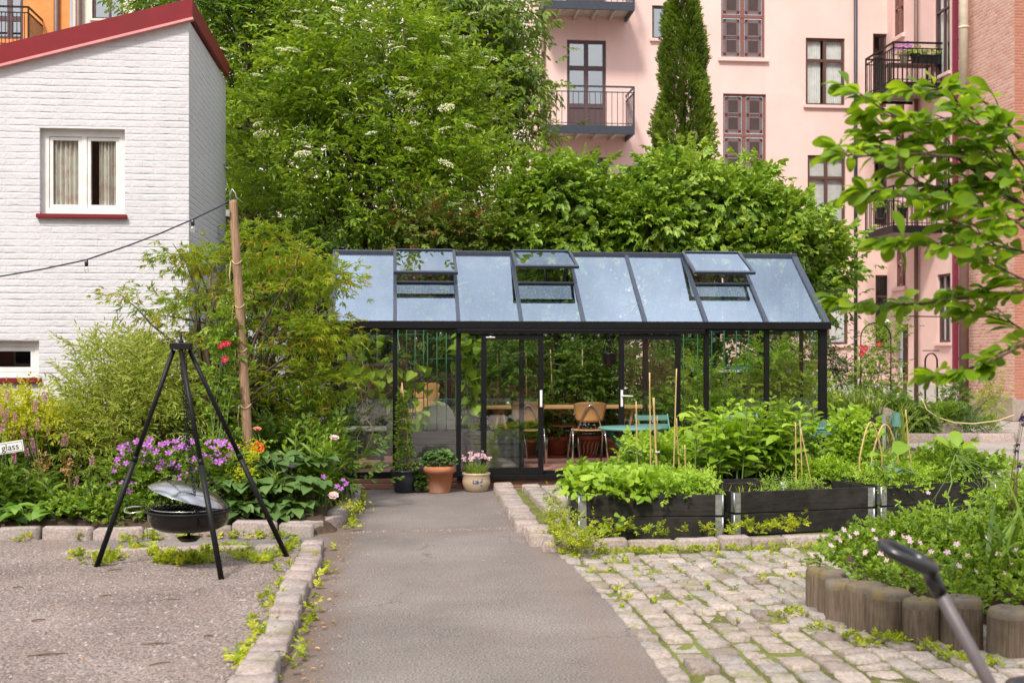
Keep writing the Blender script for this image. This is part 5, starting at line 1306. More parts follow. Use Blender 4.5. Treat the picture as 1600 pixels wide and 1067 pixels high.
m = MB(); m.lathe([(.0, .085), (.1, .078), (.2, .052), (.27, .018), (.302, -.008), (.308, -.012), (.300, -.014), (.26, .008), (.19, .042), (.1, .068), (0, .075)], lc, 48, 0, Ml); lid = m.build('lid', M['steel_lid'], fp)
m = MB(); kp = lc + Ml @ V(0, 0, .09)
m.tube([kp + Ml @ V(-.05, 0, -.01), kp + Ml @ V(-.045, 0, .03), kp + Ml @ V(.045, 0, .03), kp + Ml @ V(.05, 0, -.012)], .007, 8); m.build('handle', M['iron'], lid)
m = MB(); Mg = Matrix.Rotation(math.radians(0), 3, 'Y')
gc = bc + V(0, 0, .02)
for i in range(-7, 8): x = i * .036; h_ = math.sqrt(max(.001, .27 ** 2 - x * x)); m.tube([gc + V(x, -h_, 0), gc + V(x, h_, 0)], .003, 5)
m.tube([gc + V(.272 * math.cos(t), .272 * math.sin(t), 0) for t in [2 * PI * q / 36 for q in range(36)]], .005, 6, closed=True)
m.tube([gc + V(-.27, -.03, -.012), gc + V(-.42, -.035, -.032), gc + V(-.465, -.018, -.026), gc + V(-.465, .012, .0), gc + V(-.42, .03, .008), gc + V(-.27, .03, .012)], .0045, 8)
m.build('grill_grate', M['chrome'], fp)
m = MB()
for i in range(12):
    x = -.235 + i * .03; h_ = .075 - x * .3 + min(0, (x + .17)) * 1.2
    if h_ > .02: m.tube([bc + V(x, -.12, -.03), bc + V(x, -.13, h_)], .003, 5)
for j in range(4): m.tube([bc + V(-.225 + .03 * (j > 2), -.126, .01 + j * .028), bc + V(.11 - j * .03, -.126, .01 + j * .028)], .003, 5)
m.build('standing_grate', M['iron'], fp)
# ================================================================== pole and string light
pt, pbm = PD(364, 313, 11.5), PD(394, 800, 11.5)
po = thing('wooden_post', pbm, 'leaning round wooden post with twine ties in the flower border', 'post')
m = MB(); m.tube([pbm + (pt - pbm) * t for t in (-.02, .25, .5, .75, .99, 1.0)], [.050, .048, .045, .042, .038, .034], 14); m.build('shaft', M['pole_wood'], po)
for t in (.34, .52, .66, .80):
    c_ = pbm + (pt - pbm) * t; rr = .050 - .011 * t + .004; m = MB()
    lp = [c_ + V(rr * math.cos(a), rr * math.sin(a), .02 * math.cos(a * 2)) for a in [PI + 2 * PI * q / 14 for q in range(14)]]
    m.tube(lp + [lp[0] + V(-.01, -.01, -.01), c_ + V(-rr - .02, -.03, -.12), c_ + V(-rr - .01, -.03, -.22)], .0045, 5); m.build('twine', M['string'], po)
m = MB(); m.tube([pt + V(-.02, -.03, 0), pt + V(-.02, -.05, .06), pt + V(.0, -.05, .1), pt + V(.03, -.05, .06), pt + V(.035, -.05, .02), pt + V(.1, -.03, -.03)], .006, 6); m.boxb(pt.x - .06, pt.x - .025, pt.y - .06, pt.y - .035, pt.z - .16, pt.z - .1); m.build('hook', M['galv'], po)
ptl = []
for (a, b) in ((364, 310), (345, 322), (301, 343), (250, 365), (200, 384), (135, 406), (70, 420), (0, 432), (-80, 441), (-180, 446), (-300, 446)): ptl.append(PD(a, b, 11.5))
string_lights('light_cord', 'dark blue cord with two hanging bulbs strung from the wooden post', ptl, [PD(301, 346, 11.48), PD(135, 409, 11.48)], 'string lights', .0075)
# ================================================================== sign
sc_ = PD(8, 700, 10.95); sg = thing('enamel_sign', (sc_.x, sc_.y, .1), 'small white enamel sign with black lettering in the flower border', 'sign')
ang = math.radians(9)
us = Vector((math.cos(ang), 0, math.sin(ang))); vs_ = Vector((-math.sin(ang), 0, math.cos(ang)))
m = MB(); m.obox(sc_, us, vs_, -Y_, -.165, .165, -.052, .052, -.004, .004); m.build('plate', M['sign_white'], sg, .003)
m = MB(); e = .008
for a, b, c, d in ((-.155, .155, .038, .041), (-.155, .155, -.041, -.038), (-.155, -.152, -.038, .038), (.152, .155, -.038, .038)): m.obox(sc_, us, vs_, -Y_, a, b, c, d, .004, .0055)
m.build('border_line', M['sign_black'], sg)
cu = bpy.data.curves.new('lettering', 'FONT'); cu.body = 'e glass'; cu.size = .085; cu.extrude = .0008; cu.align_x = 'RIGHT'; cu.align_y = 'CENTER'
tmp = bpy.data.objects.new('tmp_text', cu); C.objects.link(tmp); bpy.context.view_layer.update()
me = bpy.data.meshes.new_from_object(tmp.evaluated_get(bpy.context.evaluated_depsgraph_get())); bpy.data.objects.remove(tmp)
R3 = Matrix((us, vs_, -Y_)).transposed().to_4x4(); me.transform(Matrix.Translation(sc_ + us * .125 - Y_ * .0052) @ R3)
me.materials.clear(); me.materials.append(M['sign_black']); link('lettering', me, sg)
m = MB(); m.tube([sc_ + V(-.05, .008, 0), V(sc_.x - .05, sc_.y + .01, .08)], .007, 6); m.build('stake', M['iron'], sg)
# ================================================================== garden cart at the lower right corner
ga, gb = PD(1450, 893, 3.3), PD(1552, 1078, 3.3); dv = (gb - ga).normalized(); gf_ = ga + dv * ((ga.z - .25) / -dv.z)
kx = PD(1572, 1062, 3.75)
gcart = thing('garden_cart', (kx.x + .3, kx.y - .4, 0), 'garden cart with a grey pull shaft and black loop grip at the lower right corner', 'garden cart')
m = MB(); m.tube([ga - dv * .0, gf_], .0185, 16); m.build('shaft', M['shaft_grey'], gcart)
m = MB(); gcn = PD(1417, 869, 3.3); A = (PD(1461, 889, 3.3) - gcn) * .84; B = V(.008, .05, .008)
pts = []
for q in range(32):
    t = 2 * PI * q / 32; c_, s_ = math.cos(t), math.sin(t)
    pts.append(gcn + A * math.copysign(abs(c_) ** .75, c_) + B * math.copysign(abs(s_) ** .75, s_))
m.tube(pts, [.0175 + .003 * math.cos(2 * PI * q / 32) for q in range(32)], 14, closed=True)
m.tube([gcn + A * .95 + V(0, 0, -.0), ga + dv * .03, ga + dv * .07], [.018, .0225, .021], 14); m.build('loop_grip', M['rubber_grip'], gcart)
m = MB(); tz = kx.z; vs = []; n = 40; prof = [(.88, tz - .24), (1.0, tz - .02), (1.03, tz - .015), (1.03, tz), (.99, tz), (.86, tz - .22)]
cx_, cy_ = kx.x + .29, kx.y - .41; tz = tz + .03
for rr, z in prof:
    for j in range(n):
        a = 2 * PI * j / n; ca, sa = math.cos(a), math.sin(a); vs.append((cx_ + .33 * rr * math.copysign(abs(ca) ** .4, ca), cy_ + .45 * rr * math.copysign(abs(sa) ** .4, sa), z))
fs = [(k_*n+j, k_*n+(j+1) % n, (k_+1)*n+(j+1) % n, (k_+1)*n+j) for k_ in range(5) for j in range(n)]; fs.append(tuple(5 * n + j for j in range(n))); fs.append(tuple(range(n))[::-1])
m.add(vs, fs, 0, True); m.build('tub', M['black_plastic'], gcart)
m = MB(); m.bar((cx_ - .2, cy_ - .3, tz - .29), (cx_ - .2, cy_ + .3, tz - .29), .04, .04); m.bar((cx_ + .2, cy_ - .3, tz - .29), (cx_ + .2, cy_ + .3, tz - .29), .04, .04); m.bar((cx_ - .2, cy_, tz - .27), (cx_ + .2, cy_, tz - .27), .04, .04); m.bar((gf_.x, gf_.y, .25), (cx_ - .2, cy_, .25), .03, .03); m.build('chassis', M['iron'], gcart)
for sx in (-.29, .29):
    for sy in (-.28, .28):
        m = MB(); Mw = Matrix.Rotation(PI / 2, 3, 'Y'); m.lathe([(.06, -.035), (.115, -.035), (.125, -.02), (.125, .02), (.115, .035), (.06, .035), (.06, -.035)], (cx_ + sx, cy_ + sy, .125), 24, 0, Mw); m.build('wheel', M['rubber_grip'], gcart)
# ================================================================== foliage materials
L_ = {}
L_['elder'] = leafmat('elder_leaf', [(.045, .10, .009), (.115, .215, .015), (.22, .345, .028)], .36)
L_['elder2'] = leafmat('elder_leaf_dark', [(.03, .075, .010), (.07, .15, .014), (.13, .24, .025)], .36)
L_['cherry'] = leafmat('cherry_leaf', [(.045, .095, .018), (.09, .17, .03), (.16, .25, .05)], .35, .4)
L_['lilac'] = leafmat('lilac_leaf', [(.06, .13, .014), (.12, .23, .022), (.20, .31, .05)], .34, .4, .45)
L_['lilac2'] = leafmat('pale_lilac_leaf', [(.06, .135, .015), (.13, .25, .024), (.23, .345, .055)], .34, .4, .45)
L_['rust'] = leafmat('rusty_shrub_leaf', [(.16, .07, .03), (.06, .11, .02), (.10, .18, .025), (.14, .22, .03)], .3)
L_['hedge'] = leafmat('hedge_leaf', [(.015, .04, .010), (.035, .08, .014), (.07, .14, .02)], .3)
L_['thuja'] = leafmat('thuja_spray', [(.05, .075, .010), (.07, .14, .012), (.13, .22, .018)], .2, .6)
L_['maple'] = leafmat('maple_leaf', [(.085, .145, .011), (.135, .215, .014), (.185, .255, .016), (.235, .275, .018), (.30, .20, .025)], .4, gain=(1.5, 1.5, 1.3))
L_['willow'] = leafmat('narrow_leaf', [(.12, .19, .03), (.20, .29, .05), (.30, .37, .12)], .42)
L_['yellow'] = leafmat('yellow_leaf', [(.30, .30, .02), (.46, .44, .03), (.56, .52, .05)], .4, gain=(1.1, 1.2, 1))
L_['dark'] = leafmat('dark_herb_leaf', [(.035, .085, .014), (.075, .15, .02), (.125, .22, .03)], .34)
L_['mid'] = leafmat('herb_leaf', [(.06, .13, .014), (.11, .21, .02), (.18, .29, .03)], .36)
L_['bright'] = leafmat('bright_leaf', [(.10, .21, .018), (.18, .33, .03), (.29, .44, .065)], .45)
L_['lime'] = leafmat('lime_leaf', [(.20, .29, .015), (.30, .40, .02), (.42, .48, .03)], .42)
L_['comfrey'] = leafmat('grey_green_leaf', [(.035, .085, .025), (.06, .13, .038), (.10, .18, .055)], .3, .55)
L_['bergenia'] = leafmat('glossy_leaf', [(.05, .13, .02), (.09, .20, .03), (.14, .27, .05)], .3, .3, .5)
L_['magnolia'] = leafmat('magnolia_leaf', [(.05, .12, .009), (.115, .235, .013), (.22, .36, .02)], .55, .4, .4)
L_['bluegreen'] = leafmat('blue_green_leaf', [(.07, .15, .09), (.12, .22, .14), (.2, .3, .2)], .25)
L_['grass'] = leafmat('grass_blade', [(.08, .16, .03), (.14, .24, .04), (.22, .33, .07)], .35)
L_['weed'] = leafmat('weed_leaf', [(.12, .19, .015), (.20, .29, .02), (.32, .38, .03)], .38)
L_['dry'] = leafmat('dry_leaf', [(.14, .07, .03), (.25, .15, .07), (.34, .24, .12)], .15)
def fmat(name, stops, trans=.3): return leafmat(name, stops, trans, .55, .2, (1.05, 1, 1), (1, 1, 1))
F_ = {'white': fmat('cream_umbel', [(.66, .66, .34), (.80, .79, .52), (.86, .85, .66)]), 'purple': fmat('purple_petal', [(.38, .09, .46), (.48, .14, .56), (.58, .22, .64)]),
      'pink': fmat('pink_petal', [(.72, .40, .52), (.80, .52, .62), (.84, .62, .70)]), 'palepink': fmat('pale_pink_petal', [(.80, .55, .55), (.86, .68, .66)]),
      'orange': fmat('orange_petal', [(.80, .10, .015), (.88, .16, .03)]), 'red': fmat('crimson_petal', [(.5, .008, .05), (.62, .015, .09)]), 'salmon': fmat('salmon_petal', [(.82, .25, .18), (.86, .35, .28)]),
      'spike': fmat('pink_spike', [(.55, .20, .36), (.70, .34, .48), (.76, .46, .58)]), 'yellow': fmat('yellow_petal', [(.75, .55, .02), (.8, .62, .06)]), 'violet': fmat('dark_violet', [(.06, .03, .22), (.1, .05, .3)])}
def flower_mesh(name, mat, n=5, L=1.0, W=.8, cup=.25, centre=None):
    lb = LB(); rg = np.random.default_rng(1); an = np.arange(n) * 2 * PI / n
    ax = np.stack([np.cos(an), np.sin(an), np.full(n, cup)], 1); lb.add(np.zeros((n, 3)) + ax * .06, ax, np.stack([-np.cos(an) * cup, -np.sin(an) * cup, np.ones(n)], 1), L, W, rg.random(n))
    me = lb.mesh(name, mat, 'petal')
    if centre:
        import bmesh
        bm = bmesh.new(); bm.from_mesh(me); g = bmesh.ops.create_uvsphere(bm, u_segments=8, v_segments=5, radius=.2, matrix=Matrix.Translation((0, 0, .1)))
        for v in g['verts']:
            for f in v.link_faces: f.material_index = 1
        bm.to_mesh(me); bm.free(); me.materials.append(centre)
    return me
def cup_mesh(name, mat, centre, n=6, ln=1.0):
    """bowl shaped flower: two whorls of broad petals"""
    lb = LB(); rg = np.random.default_rng(2)
    for w_, (k_, cup, s) in enumerate(((n, .55, 1.0), (n, 1.3, .8))):
        an = np.arange(k_) * 2 * PI / k_ + w_ * .5; ax = np.stack([np.cos(an), np.sin(an), np.full(k_, cup)], 1); nn = np.stack([-np.cos(an) * cup, -np.sin(an) * cup, np.ones(k_)], 1)
        lb.add(ax * .04, ax, nn, s * ln, 1.15 * s, rg.random(k_))
    me = lb.mesh(name, mat, 'broad', True)
    if centre:
        import bmesh
        bm = bmesh.new(); bm.from_mesh(me); bmesh.ops.create_uvsphere(bm, u_segments=10, v_segments=6, radius=.26, matrix=Matrix.Translation((0, 0, .22)))
        for f in bm.faces:
            if len(f.verts) <= 4 and all((v.co - Vector((0, 0, .22))).length < .27 for v in f.verts): f.material_index = 1
        bm.to_mesh(me); bm.free(); me.materials.append(centre)
    return me
def umbel_mesh():
    lb = LB(); rg = np.random.default_rng(3); n = 130; r = np.sqrt(rg.random(n)); a = rg.uniform(0, 6.28, n)
    pos = np.stack([r * np.cos(a), r * np.sin(a), .22 * (1 - r * r) + rg.normal(0, .02, n)], 1)
    ax = rg.normal(0, 1, (n, 3)); ax[:, 2] *= .2; lb.add(pos, ax, np.tile((0, 0, 1.), (n, 1)) + rg.normal(0, .3, (n, 3)), .17, .17, rg.random(n)); return lb.mesh('umbel', F_['white'], 'petal')
def spike_mesh(mat):
    lb = LB(); rg = np.random.default_rng(4); n = 90; z = rg.random(n); a = rg.uniform(0, 6.28, n); r = .13 * np.sin(np.pi * np.clip(z * .85 + .12, 0, 1)) ** .6
    d = np.stack([np.cos(a), np.sin(a), .5 + 0 * a], 1); lb.add(np.stack([r * np.cos(a) * .6, r * np.sin(a) * .6, z], 1), d, rg.normal(0, 1, (n, 3)), .13, .11, rg.random(n)); return lb.mesh('flower_spike', mat, 'petal')
F_UMB = umbel_mesh(); F_SPK = spike_mesh(F_['spike'])
F_GER = flower_mesh('geranium_flower', F_['purple'], 5, 1.0, .85, .2); F_PNK = flower_mesh('pink_flower', F_['pink'], 5, 1.0, .85, .25, M['sign_white'])
F_RED = flower_mesh('red_flower', F_['red'], 6, 1.0, .7, .25, F_['yellow'])
F_ORA = cup_mesh('orange_poppy', F_['orange'], M['black_plastic']); F_SAL = cup_mesh('salmon_poppy', F_['salmon'], None); F_PEO = cup_mesh('pale_peony', F_['palepink'], None, 7)
F_DAI = flower_mesh('daisy', F_['pink'], 9, 1.0, .4, .15, F_['yellow'])
def tree(name, label, cat, base, blobs, nc, per, size, tpl, S, L, W, mat, shape='oval', seed=1, shell=.5, droop=0., up=.35, flat=.6, limbs=14, r0=.09, nstem=3, group=None, part='crown', jit=.3, fork=.45, upn=1.0, barkm='bark', rspread=.6):
    rng = np.random.default_rng(seed); base = Vector(base); root = thing(name, base, label, cat, group)
    cen, out = crown(rng, blobs, nc, shell, up)
    k = cen[:, 2] > base.z + .02; cen, out = cen[k], out[k]
    p, ax, idx = clumps(rng, cen, out, per, size, flat)
    cr = rng.random(len(cen)); n = len(p)
    nor = np.tile((0, 0, upn), (n, 1)) + out[idx] * .6 + rng.normal(0, .45, (n, 3)); ax[:, 2] -= droop * .6
    rnd = .5 + (cr[idx] - .5) * rspread + rng.normal(0, .08, n)
    lb = LB(); spray(lb, rng, p, ax, nor, S * rng.uniform(.7, 1.2, n), tpl, L, W, rnd, jit, droop)
    lb.build(part, mat, root, shape)
    if limbs:
        mb = MB(); w_ = np.array([b[1].prod() for b in blobs]); cc = (np.array([b[0] for b in blobs]) * w_[:, None]).sum(0) / w_.sum()
        forks = []
        for s in range(nstem):
            top = np.array(base) * (1 - fork) + cc * fork + rng.normal(0, .25, 3) * (nstem > 1); b0 = np.array(base) + np.array((rng.normal(0, .12), rng.normal(0, .12), -.05)) * (nstem > 1)
            limb(mb, b0, top, r0, r0 * .65, rng, .02); forks.append(top)
        for i in rng.choice(len(cen), min(limbs, len(cen)), False):
            f = forks[rng.integers(len(forks))]; pts = limb(mb, f, cen[i], r0 * .55, r0 * .08, rng, .06)
            q = np.array(pts[3]); j = np.argsort(np.linalg.norm(cen - q, axis=1))[rng.integers(1, 8)]; limb(mb, q, cen[j], r0 * .25, r0 * .06, rng, .05)
        mb.build('trunk' if part == 'crown' else 'branches', M[barkm], root)
    return root, cen, out, rng
GB = lambda px, Y, z=0: V(P(px, 0, Y).x, Y, z)
# ------------------------------------------------------------------ trees and shrubs behind
Yb = 20.2
EL = [blob(590, 150, Yb, 150, 130, 1.6), blob(490, 250, Yb - .6, 130, 120, 1.4), blob(670, 190, Yb, 110, 120, 1.4), blob(730, 300, Yb - .8, 80, 70, 1.2), blob(600, 310, Yb - .9, 150, 90, 1.3), blob(560, 40, Yb + .4, 150, 80, 1.4), blob(430, 330, Yb - .8, 85, 80, 1.0), blob(400, 210, Yb, 80, 110, 1.2), blob(520, 130, Yb - 1, 70, 70, .9), blob(650, 250, Yb - 1.2, 80, 60, .8)]
root, cen, out, rng = tree('elder_tree', 'large elder in cream white bloom filling the middle behind the greenhouse roof', 'tree', GB(590, Yb), EL, 370, 24, .26, 'pin5', .23, .12, .050, L_['elder'], 'oval', 11, .55, .10, .55, .40, 34, .11, 4)
hi = [i for i in range(len(cen)) if out[i][1] < .35 and out[i][2] > .15]; rng.shuffle(hi); hi = hi[:88]
def above(c, o, k): return [V(*(c[i] + o[i] * k + np.array((0, -.22, .20)))) for i in hi]
instances('flower_cluster', F_UMB, root, above(cen, out, .38), [(rng.normal(0, .2), -.35 + rng.normal(0, .2), 1) for _ in hi], rng.uniform(.08, .14, len(hi)), rng)
Yb = 22.6
EL2 = [blob(390, 80, Yb, 95, 110, 1.4), blob(330, 20, Yb, 100, 60, 1.3), blob(430, 20, Yb, 110, 80, 1.4), blob(250, -5, Yb + .8, 55, 32, .8), blob(380, 250, Yb, 50, 110, 1.0)]
root, cen, out, rng = tree('elder_tree', 'taller elder beyond the red roof edge with few blooms', 'tree', GB(390, Yb), EL2, 330, 14, .27, 'pin5', .24, .13, .052, L_['elder2'], 'oval', 12, .4, .12, .5, .5, 20, .1, 3)
hi = [i for i in range(len(cen)) if out[i][1] < .3 and out[i][2] > .2]; rng.shuffle(hi); hi = hi[:18]
instances('flower_cluster', F_UMB, root, above(cen, out, .38), [(0, -.3, 1)] * len(hi), rng.uniform(.08, .14, len(hi)), rng)
Yb = 26
CH = [blob(725, 40, Yb, 61, 56, 1.3), blob(800, 30, Yb, 31, 26, .9), blob(780, 120, Yb, 46, 31, 1.0), blob(805, 150, Yb - .4, 16, 26, .6), blob(800, 215, Yb - .4, 31, 26, .8), blob(690, 20, Yb, 46, 46, 1.2), blob(815, 65, Yb - .3, 8, 8, .5), blob(730, 180, Yb, 36, 46, .9), blob(812, 225, Yb - .3, 12, 8, .5)]
tree('cherry_tree', 'open bird cherry with drooping leaves in front of the cream wall', 'tree', GB(735, Yb), CH, 240, 10, .30, 'twig', .32, .16, .065, L_['cherry'], 'oval', 13, .35, .5, .1, .7, 30, .1, 1, fork=.62)
Yb = 18.9
tree('lilac_shrub', 'dense lilac shrub right behind the middle of the greenhouse ridge', 'shrub', GB(860, Yb), [blob(870, 310, Yb, 65, 50, 1.0), blob(805, 345, Yb, 45, 35, .9), blob(925, 345, Yb, 40, 50, .9), blob(860, 385, Yb - .3, 110, 25, .9), blob(860, 480, Yb, 100, 70, .8)],
     350, 11, .17, 'twig', .22, .105, .08, L_['lilac'], 'heart', 14, .6, .3, .4, .7, 14, .05, 4)
tree('lilac_shrub', 'tall pale green lilac shrub below the stained glass windows', 'shrub', GB(1120, Yb + .3), [blob(1045, 300, Yb, 44, 49, 1.0), blob(1130, 325, Yb, 64, 34, 1.0), blob(1210, 350, Yb + .2, 44, 24, .9), blob(1265, 385, Yb + .3, 29, 16, .8), blob(1000, 350, Yb - .2, 34, 44, .9), blob(1175, 285, Yb + .2, 8, 8, .6), blob(1075, 245, Yb + .2, 8, 8, .5), blob(1130, 390, Yb - .2, 124, 19, .9), blob(1300, 420, Yb + .3, 14, 12, .6), blob(1230, 450, Yb + .2, 64, 34, .7)],
     600, 11, .17, 'twig', .22, .10, .078, L_['lilac2'], 'heart', 15, .6, .3, .4, .7, 18, .05, 5)
Yb = 18.3
tree('viburnum_shrub', 'leafy shrub with rusty brown seed heads above the left roof vents', 'shrub', GB(700, Yb), [blob(700, 370, Yb, 75, 40, .7), blob(645, 350, Yb, 50, 42, .6), blob(765, 372, Yb, 55, 36, .6), blob(700, 470, Yb, 120, 90, .6)], 210, 10, .16, 'twig', .22, .095, .05, L_['rust'], 'oval', 16, .5, .2, .4, .6, 12, .04, 3)
HB_ = [blob(px, py, 18.0, 95, 110, .6) for px, py in ((430, 450), (540, 470), (650, 520), (770, 540), (890, 540), (1000, 530), (1110, 540), (1220, 540))] + [blob(px, 650, 18.0, 110, 70, .6) for px in (480, 620, 760, 900, 1040, 1180)]
tree('hedge', 'dark evergreen hedge close behind the back wall of the greenhouse', 'hedge', GB(820, 18.1), HB_, 620, 11, .2, 'twig', .26, .09, .045, L_['hedge'], 'oval', 17, .35, .15, .3, .8, 26, .035, 8)
# thuja column
Yb = 27.0; rng = np.random.default_rng(18); bp0 = GB(1068, Yb); root = thing('thuja_tree', bp0, 'narrow columnar thuja rising in front of the pink facade', 'tree')
kk = Yb / FPX * 1.0; n = 15000; ztop = P(1068, -60, Yb).z; t = rng.random(n); zz = t * ztop
wpx = np.interp(zz, [0, P(0, 245, Yb).z, P(0, 130, Yb).z, P(0, 0, Yb).z, ztop], [40, 39, 34, 22, 12]); cxp = np.interp(zz, [0, P(0, 245, Yb).z, P(0, 100, Yb).z, P(0, 0, Yb).z, ztop], [1068, 1068, 1068, 1066, 1064])
a = rng.uniform(0, 6.28, n); lump = 1 + .14 * np.sin(zz * 3.1 + a * 2) + .15 * np.sin(zz * 6.3 + a * 4) * np.cos(a * 3 + zz) + .10 * np.sin(a * 7 - zz * 4)
cx0 = np.array([P(q, 0, Yb).x for q in (1050, 1080)]); sxp = (cx0[1] - cx0[0]) / 30
rr = wpx * sxp * lump * (.62 + .38 * rng.random(n) ** .5)
pos = np.stack([cx0[0] + (cxp - 1050) * sxp + rr * np.cos(a), Yb + rr * np.sin(a), zz], 1); ax = np.stack([np.cos(a) * .75, np.sin(a) * .75, .75 + 0 * a], 1) + rng.normal(0, .25, (n, 3))
tang = np.stack([-np.sin(a), np.cos(a), 0 * a], 1) + rng.normal(0, .5, (n, 3)); lb = LB(); spray(lb, rng, pos, ax, tang, .17 * rng.uniform(.7, 1.3, n), 'fan', .10, .034, np.clip(.3 + .4 * rng.random(n) + .25 * np.sin(zz * 2.3 + a * 3), 0, 1), .25); lb.build('crown', L_['thuja'], root, 'oval')
m = MB(); m.tube([bp0, bp0 + V(0, 0, ztop * .5), V(bp0.x - .05, Yb, ztop - .2)], [.14, .1, .02], 10); m.build('trunk', M['bark'], root)
# ------------------------------------------------------------------ flower border, left
Yb = 12.9
MP = [blob(232, 462, Yb, 52, 12, .4), blob(285, 395, Yb, 50, 14, .4), blob(225, 530, Yb, 40, 12, .4), blob(270, 480, Yb, 62, 16, .5), blob(300, 410, Yb, 55, 20, .5), blob(430, 395, Yb + .1, 85, 30, .8), blob(490, 445, Yb + .2, 65, 32, .7), blob(400, 460, Yb, 90, 28, .8), blob(320, 470, Yb, 60, 22, .6), blob(480, 520, Yb, 85, 38, .8), blob(370, 530, Yb + .2, 90, 34, .7), blob(270, 545, Yb, 75, 20, .6), blob(515, 430, Yb - .1, 45, 28, .5), blob(440, 590, Yb, 95, 36, .8), blob(400, 365, Yb, 45, 18, .4), blob(500, 600, Yb, 60, 36, .6), blob(460, 650, Yb, 80, 30, .6), blob(380, 420, Yb, 60, 22, .6)]
tree('japanese_maple', 'feathery yellow green japanese maple beside the left greenhouse corner', 'tree', GB(425, Yb, .1), MP, 440, 9, .11, 'palm7', .0, .085, .016, L_['maple'], 'thin', 19, .35, .12, .15, .35, 34, .05, 2, fork=.4, jit=.35, upn=1.6, rspread=.7)
Yb = 12.3
tree('willow_leaved_shrub', 'silvery willow leaved shrub with narrow leaves behind the left tripod leg', 'shrub', GB(185, Yb, .1), [blob(180, 610, Yb, 76, 56, .6), blob(225, 650, Yb, 70, 60, .5), blob(135, 650, Yb + .3, 40, 30, .4), blob(250, 590, Yb, 60, 45, .5), blob(160, 690, Yb - .1, 90, 50, .5), blob(190, 560, Yb, 60, 26, .4)], 230, 8, .11, 'twig', .18, .078, .016, L_['willow'], 'oval', 20, .3, .1, .9, 1.0, 40, .022, 7, part='foliage', fork=.3, barkm='brownstem')
rng = np.random.default_rng(21)
Yb = 12.2
tree('golden_shrub', 'low golden yellow shrub under the small house window', 'shrub', GB(70, Yb, .1), [blob(45, 640, Yb, 62, 16, .4), blob(80, 660, Yb, 60, 14, .4), blob(-15, 645, Yb, 50, 18, .4), blob(250, 620, Yb + 1.0, 60, 50, .5)], 150, 10, .11, 'twig', .16, .055, .02, L_['yellow'], 'oval', 22, .3, .1, .4, .6, 14, .015, 5, part='foliage')
def herb(name, label, base, cat='plant', group=None): return thing(name, base, label, cat, group)
def scatter(rng, x0, x1, y0, y1, n, z=.12): return np.stack([rng.uniform(x0, x1, n), rng.uniform(y0, y1, n), np.full(n, z)], 1)
def add_stems(root, stems, r0=.006, r1=.003, mat='stem', name='stems'): stems_mesh(stems, r0, r1).build(name, M[mat], root)
# bistort with pink spikes
rng = np.random.default_rng(23); root = herb('bistort', 'bistort with pink flower spikes around the enamel sign', V(-3.9, 11.5, .12))
bs = scatter(rng, -5.6, -3.05, 11.2, 12.2, 60); st, lf = stemplant(rng, bs, .42, .35, 6, .22, .075, .7, .1, .3); lb = LB(); lb.add(*lf); lb.build('foliage', L_['dark'], root, 'broad', True); add_stems(root, st)
SP = [(2, 645), (9, 655), (10, 625), (24, 656), (53, 640), (56, 640), (71, 625), (57, 668), (74, 683), (96, 692), (104, 692), (52, 697), (44, 710), (54, 710), (9, 705), (22, 720), (117, 757), (20, 680), (38, 682), (3, 672), (45, 748), (-12, 660), (142, 725)]
tips = [PD(a, b, 11.2 + rng.uniform(-.25, .35)) for a, b in SP]; instances('flower_spike', F_SPK, root, [t - V(0, 0, .03) for t in tips], [(rng.normal(0, .15), rng.normal(0, .1), 1) for _ in tips], rng.uniform(.09, .125, len(tips)), rng)
add_stems(root, [[V(t.x + .15 * rng.normal(), t.y + .1, .12) * (1 - s) + (t - V(0, 0, .03)) * s + V(0, 0, .0) for s in (0, .4, .7, 1)] for t in tips], .005, .003, 'stem', 'flower_stems')
# bergenia and other big leaves along the kerb
def rosettes(name, label, mat, bases, nl, L, W, seed, shape='broad', el=.7, cat='plant'):
    rng = np.random.default_rng(seed); c = np.mean(bases, 0); root = herb(name, label, V(*c), cat); lb = LB(); st = []
    for b in bases:
        r_ = rng.random()
        for j in range(nl):
            a = rng.uniform(0, 6.28); e = el * rng.uniform(.3, 1.8); d = np.array((math.cos(a), math.sin(a), e)); d /= np.linalg.norm(d); s = L * rng.uniform(.45, .95); p = np.array(b) + d * s
            st.append([V(*b), V(*(np.array(b) + d * s * .5 + np.array((0, 0, .02)))), V(*p)])
            dd = np.array((math.cos(a + rng.normal(0, .4)), math.sin(a + rng.normal(0, .4)), e * .3 - .25)); lb.add(p[None], dd[None], np.array([[-math.cos(a) * .2, -math.sin(a) * .2 - .2, 1 + 0 * e]]) + rng.normal(0, .25, (1, 3)), L * rng.uniform(.7, 1.15), W * rng.uniform(.75, 1.1), np.clip(r_ * .5 + rng.random() * .5, 0, 1))
    lb.build('foliage', mat, root, shape, True); add_stems(root, st, .006, .004); return root
rg = np.random.default_rng(24)
rosettes('bergenia', 'glossy broad leaved bergenia clump on the kerb below the enamel sign', L_['bergenia'], scatter(rg, -4.6, -2.75, 10.95, 11.25, 13, .13), 7, .20, .14, 25)
root, *_ = tree('low_shrub', 'small leafy shrub on the kerb behind the foot of the left tripod leg', 'shrub', GB(140, 11.1, .13), [blob(140, 790, 11.1, 42, 30, .25), blob(185, 800, 11.1, 40, 25, .22), blob(110, 795, 11.1, 25, 22, .2)], 90, 9, .06, 'tri', .05, .05, .032, L_['mid'], 'oval', 26, .4, .0, .5, .6, 10, .008, 4, part='foliage')
